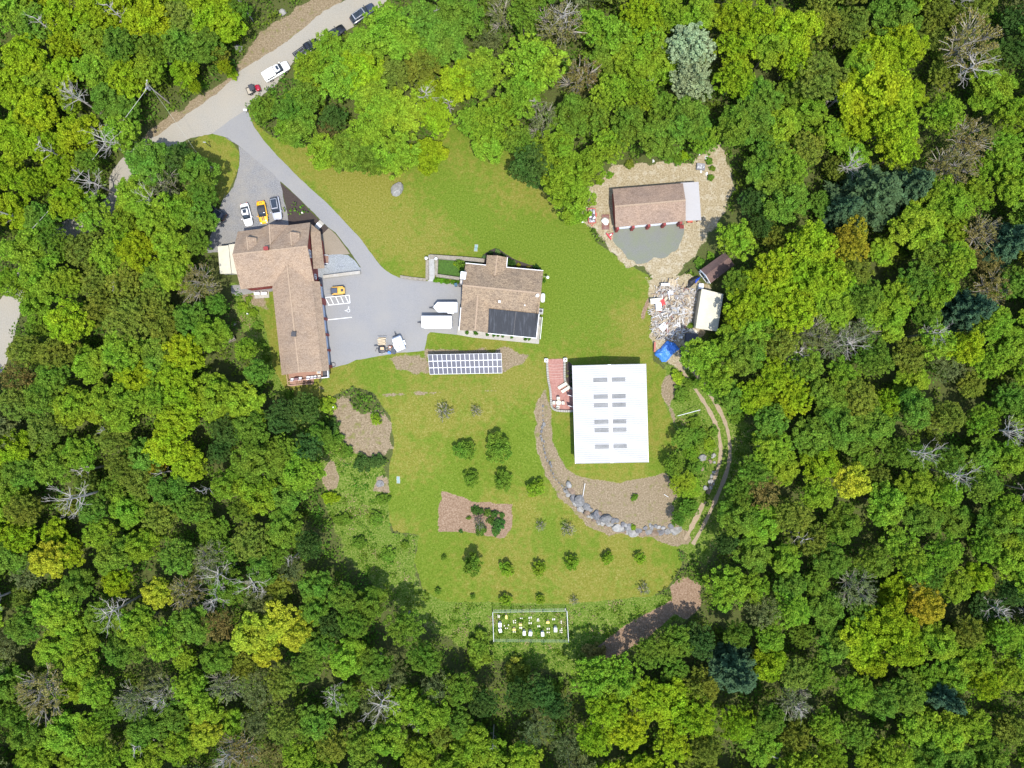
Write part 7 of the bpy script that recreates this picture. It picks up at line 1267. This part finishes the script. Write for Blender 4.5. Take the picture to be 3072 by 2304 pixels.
o = scatter('meadow_plants', 90000, lambda x, y: lk(MM, x, y) * (.25 + .75 * (fbm(x, y, 3, 13) > .46)), lambda x, y: .12 + .5 * fbm(x, y, 3, 19), .22, leafmat('meadow_leaves', .035, .4, (.11, .20, .02)), .35)
tag(o, 'rough green weeds and tall grass of the meadow', 'weeds', kind='stuff')
o = scatter('dry_stalks', 26000, lambda x, y: lk(MM, x, y) * (fbm(x, y, 4, 43) > .52), lambda x, y: .25 + 0 * x, .20, leafmat('dry_grass', .02, .3, (.36, .29, .15)), .5)
tag(o, 'straw-coloured dead grass tufts in the meadow', 'dry grass', kind='stuff')
# the smaller crowns between the named trees, and the woods beyond the edges of the photograph: one wood
rs = np.random.RandomState(8)
for _ in range(520):
    x, y = rs.uniform(-170, 170), rs.uniform(-140, 140)
    if abs(x) < 114 and abs(y) < 88: continue
    c = COLS['YLGGLOLY'[rs.randint(8)]]; WOOD.append((x, y, h1(x, y), rs.uniform(.8, 1.3), rs.uniform(.9, 1.3), rs.uniform(0, 6.28), rs.randint(6), vary(c)))
pc = bpy.data.collections.new("wood_kinds"); M_li = leafmat("wood_leaves", inst=True)
for i, (pk_, nm_) in enumerate([(0, 'dec'), (4, 'dec'), (0, 'fine'), (2, 'fine'), (0, 'thin'), (2, 'thin')]):
    c0, t0_ = PM[(nm_, pk_)]; bm = bmesh.new(); bm.from_mesh(c0); nf0 = len(bm.faces); bm.from_mesh(t0_); bm.faces.ensure_lookup_table()
    for f in bm.faces[nf0:]: f.material_index = 1
    me = bpy.data.meshes.new("wood_tree"); bm.to_mesh(me); bm.free(); me.materials.clear(); me.materials.append(M_li); me.materials.append(M_bark if i < 4 else M_twig)
    o = bpy.data.objects.new("wood_kind_%s" % "abcdef"[i], me); pc.objects.link(o)
me = bpy.data.meshes.new("wood"); me.from_pydata([w_[:3] for w_ in WOOD], [], [])
def addat(nm_, ty, dt, vals, key): at = me.attributes.new(nm_, ty, dt); at.data.foreach_set(key, np.array(vals, np.float32 if key != 'value' or ty != 'INT' else np.int32).ravel())
addat('tint', 'FLOAT_COLOR', 'POINT', [(*w_[7], 1) for w_ in WOOD], 'color'); addat('sc', 'FLOAT_VECTOR', 'POINT', [(w_[3], w_[3], w_[4]) for w_ in WOOD], 'vector'); addat('rot', 'FLOAT_VECTOR', 'POINT', [(0, 0, w_[5]) for w_ in WOOD], 'vector'); addat('pick', 'INT', 'POINT', [w_[6] for w_ in WOOD], 'value')
o = bpy.data.objects.new("wood", me); COL.objects.link(o); tag(o, 'smaller crowns filling the wood between the larger trees', 'wood', kind='stuff')
gn = bpy.data.node_groups.new("wood_nodes", 'GeometryNodeTree'); gn.interface.new_socket("Geometry", in_out='INPUT', socket_type='NodeSocketGeometry'); gn.interface.new_socket("Geometry", in_out='OUTPUT', socket_type='NodeSocketGeometry')
N_, L_ = gn.nodes, gn.links; gi, go_ = N_.new('NodeGroupInput'), N_.new('NodeGroupOutput'); ci = N_.new('GeometryNodeCollectionInfo'); ci.inputs['Collection'].default_value = pc; ci.inputs['Separate Children'].default_value = True; ci.inputs['Reset Children'].default_value = True
iop = N_.new('GeometryNodeInstanceOnPoints'); iop.inputs['Pick Instance'].default_value = True
def na(nm_, dt): n_ = N_.new('GeometryNodeInputNamedAttribute'); n_.data_type = dt; n_.inputs['Name'].default_value = nm_; return n_.outputs['Attribute']
L_.new(gi.outputs[0], iop.inputs['Points']); L_.new(ci.outputs[0], iop.inputs['Instance']); L_.new(na('pick', 'INT'), iop.inputs['Instance Index']); L_.new(na('sc', 'FLOAT_VECTOR'), iop.inputs['Scale']); L_.new(na('rot', 'FLOAT_VECTOR'), iop.inputs['Rotation']); L_.new(iop.outputs[0], go_.inputs[0])
md = o.modifiers.new("wood", 'NODES'); md.node_group = gn
for o_ in COL.objects:
    if len(str(o_.get('label', '')).split()) > 16: o_['label'] = o_['label'].replace(' leafy', '').replace(' budding', '').replace(' twiggy', '').replace('in the wood ', '')
lens_ = [(len(v.split()), v) for v in (str(o_.get('label', '')) for o_ in COL.objects) if len(v.split()) > 16]
print('LONG', len(lens_), lens_[:12]); print('TREES', len(TREES), 'listed', NLIST, 'wood', len(WOOD), 'objects', len(COL.objects))
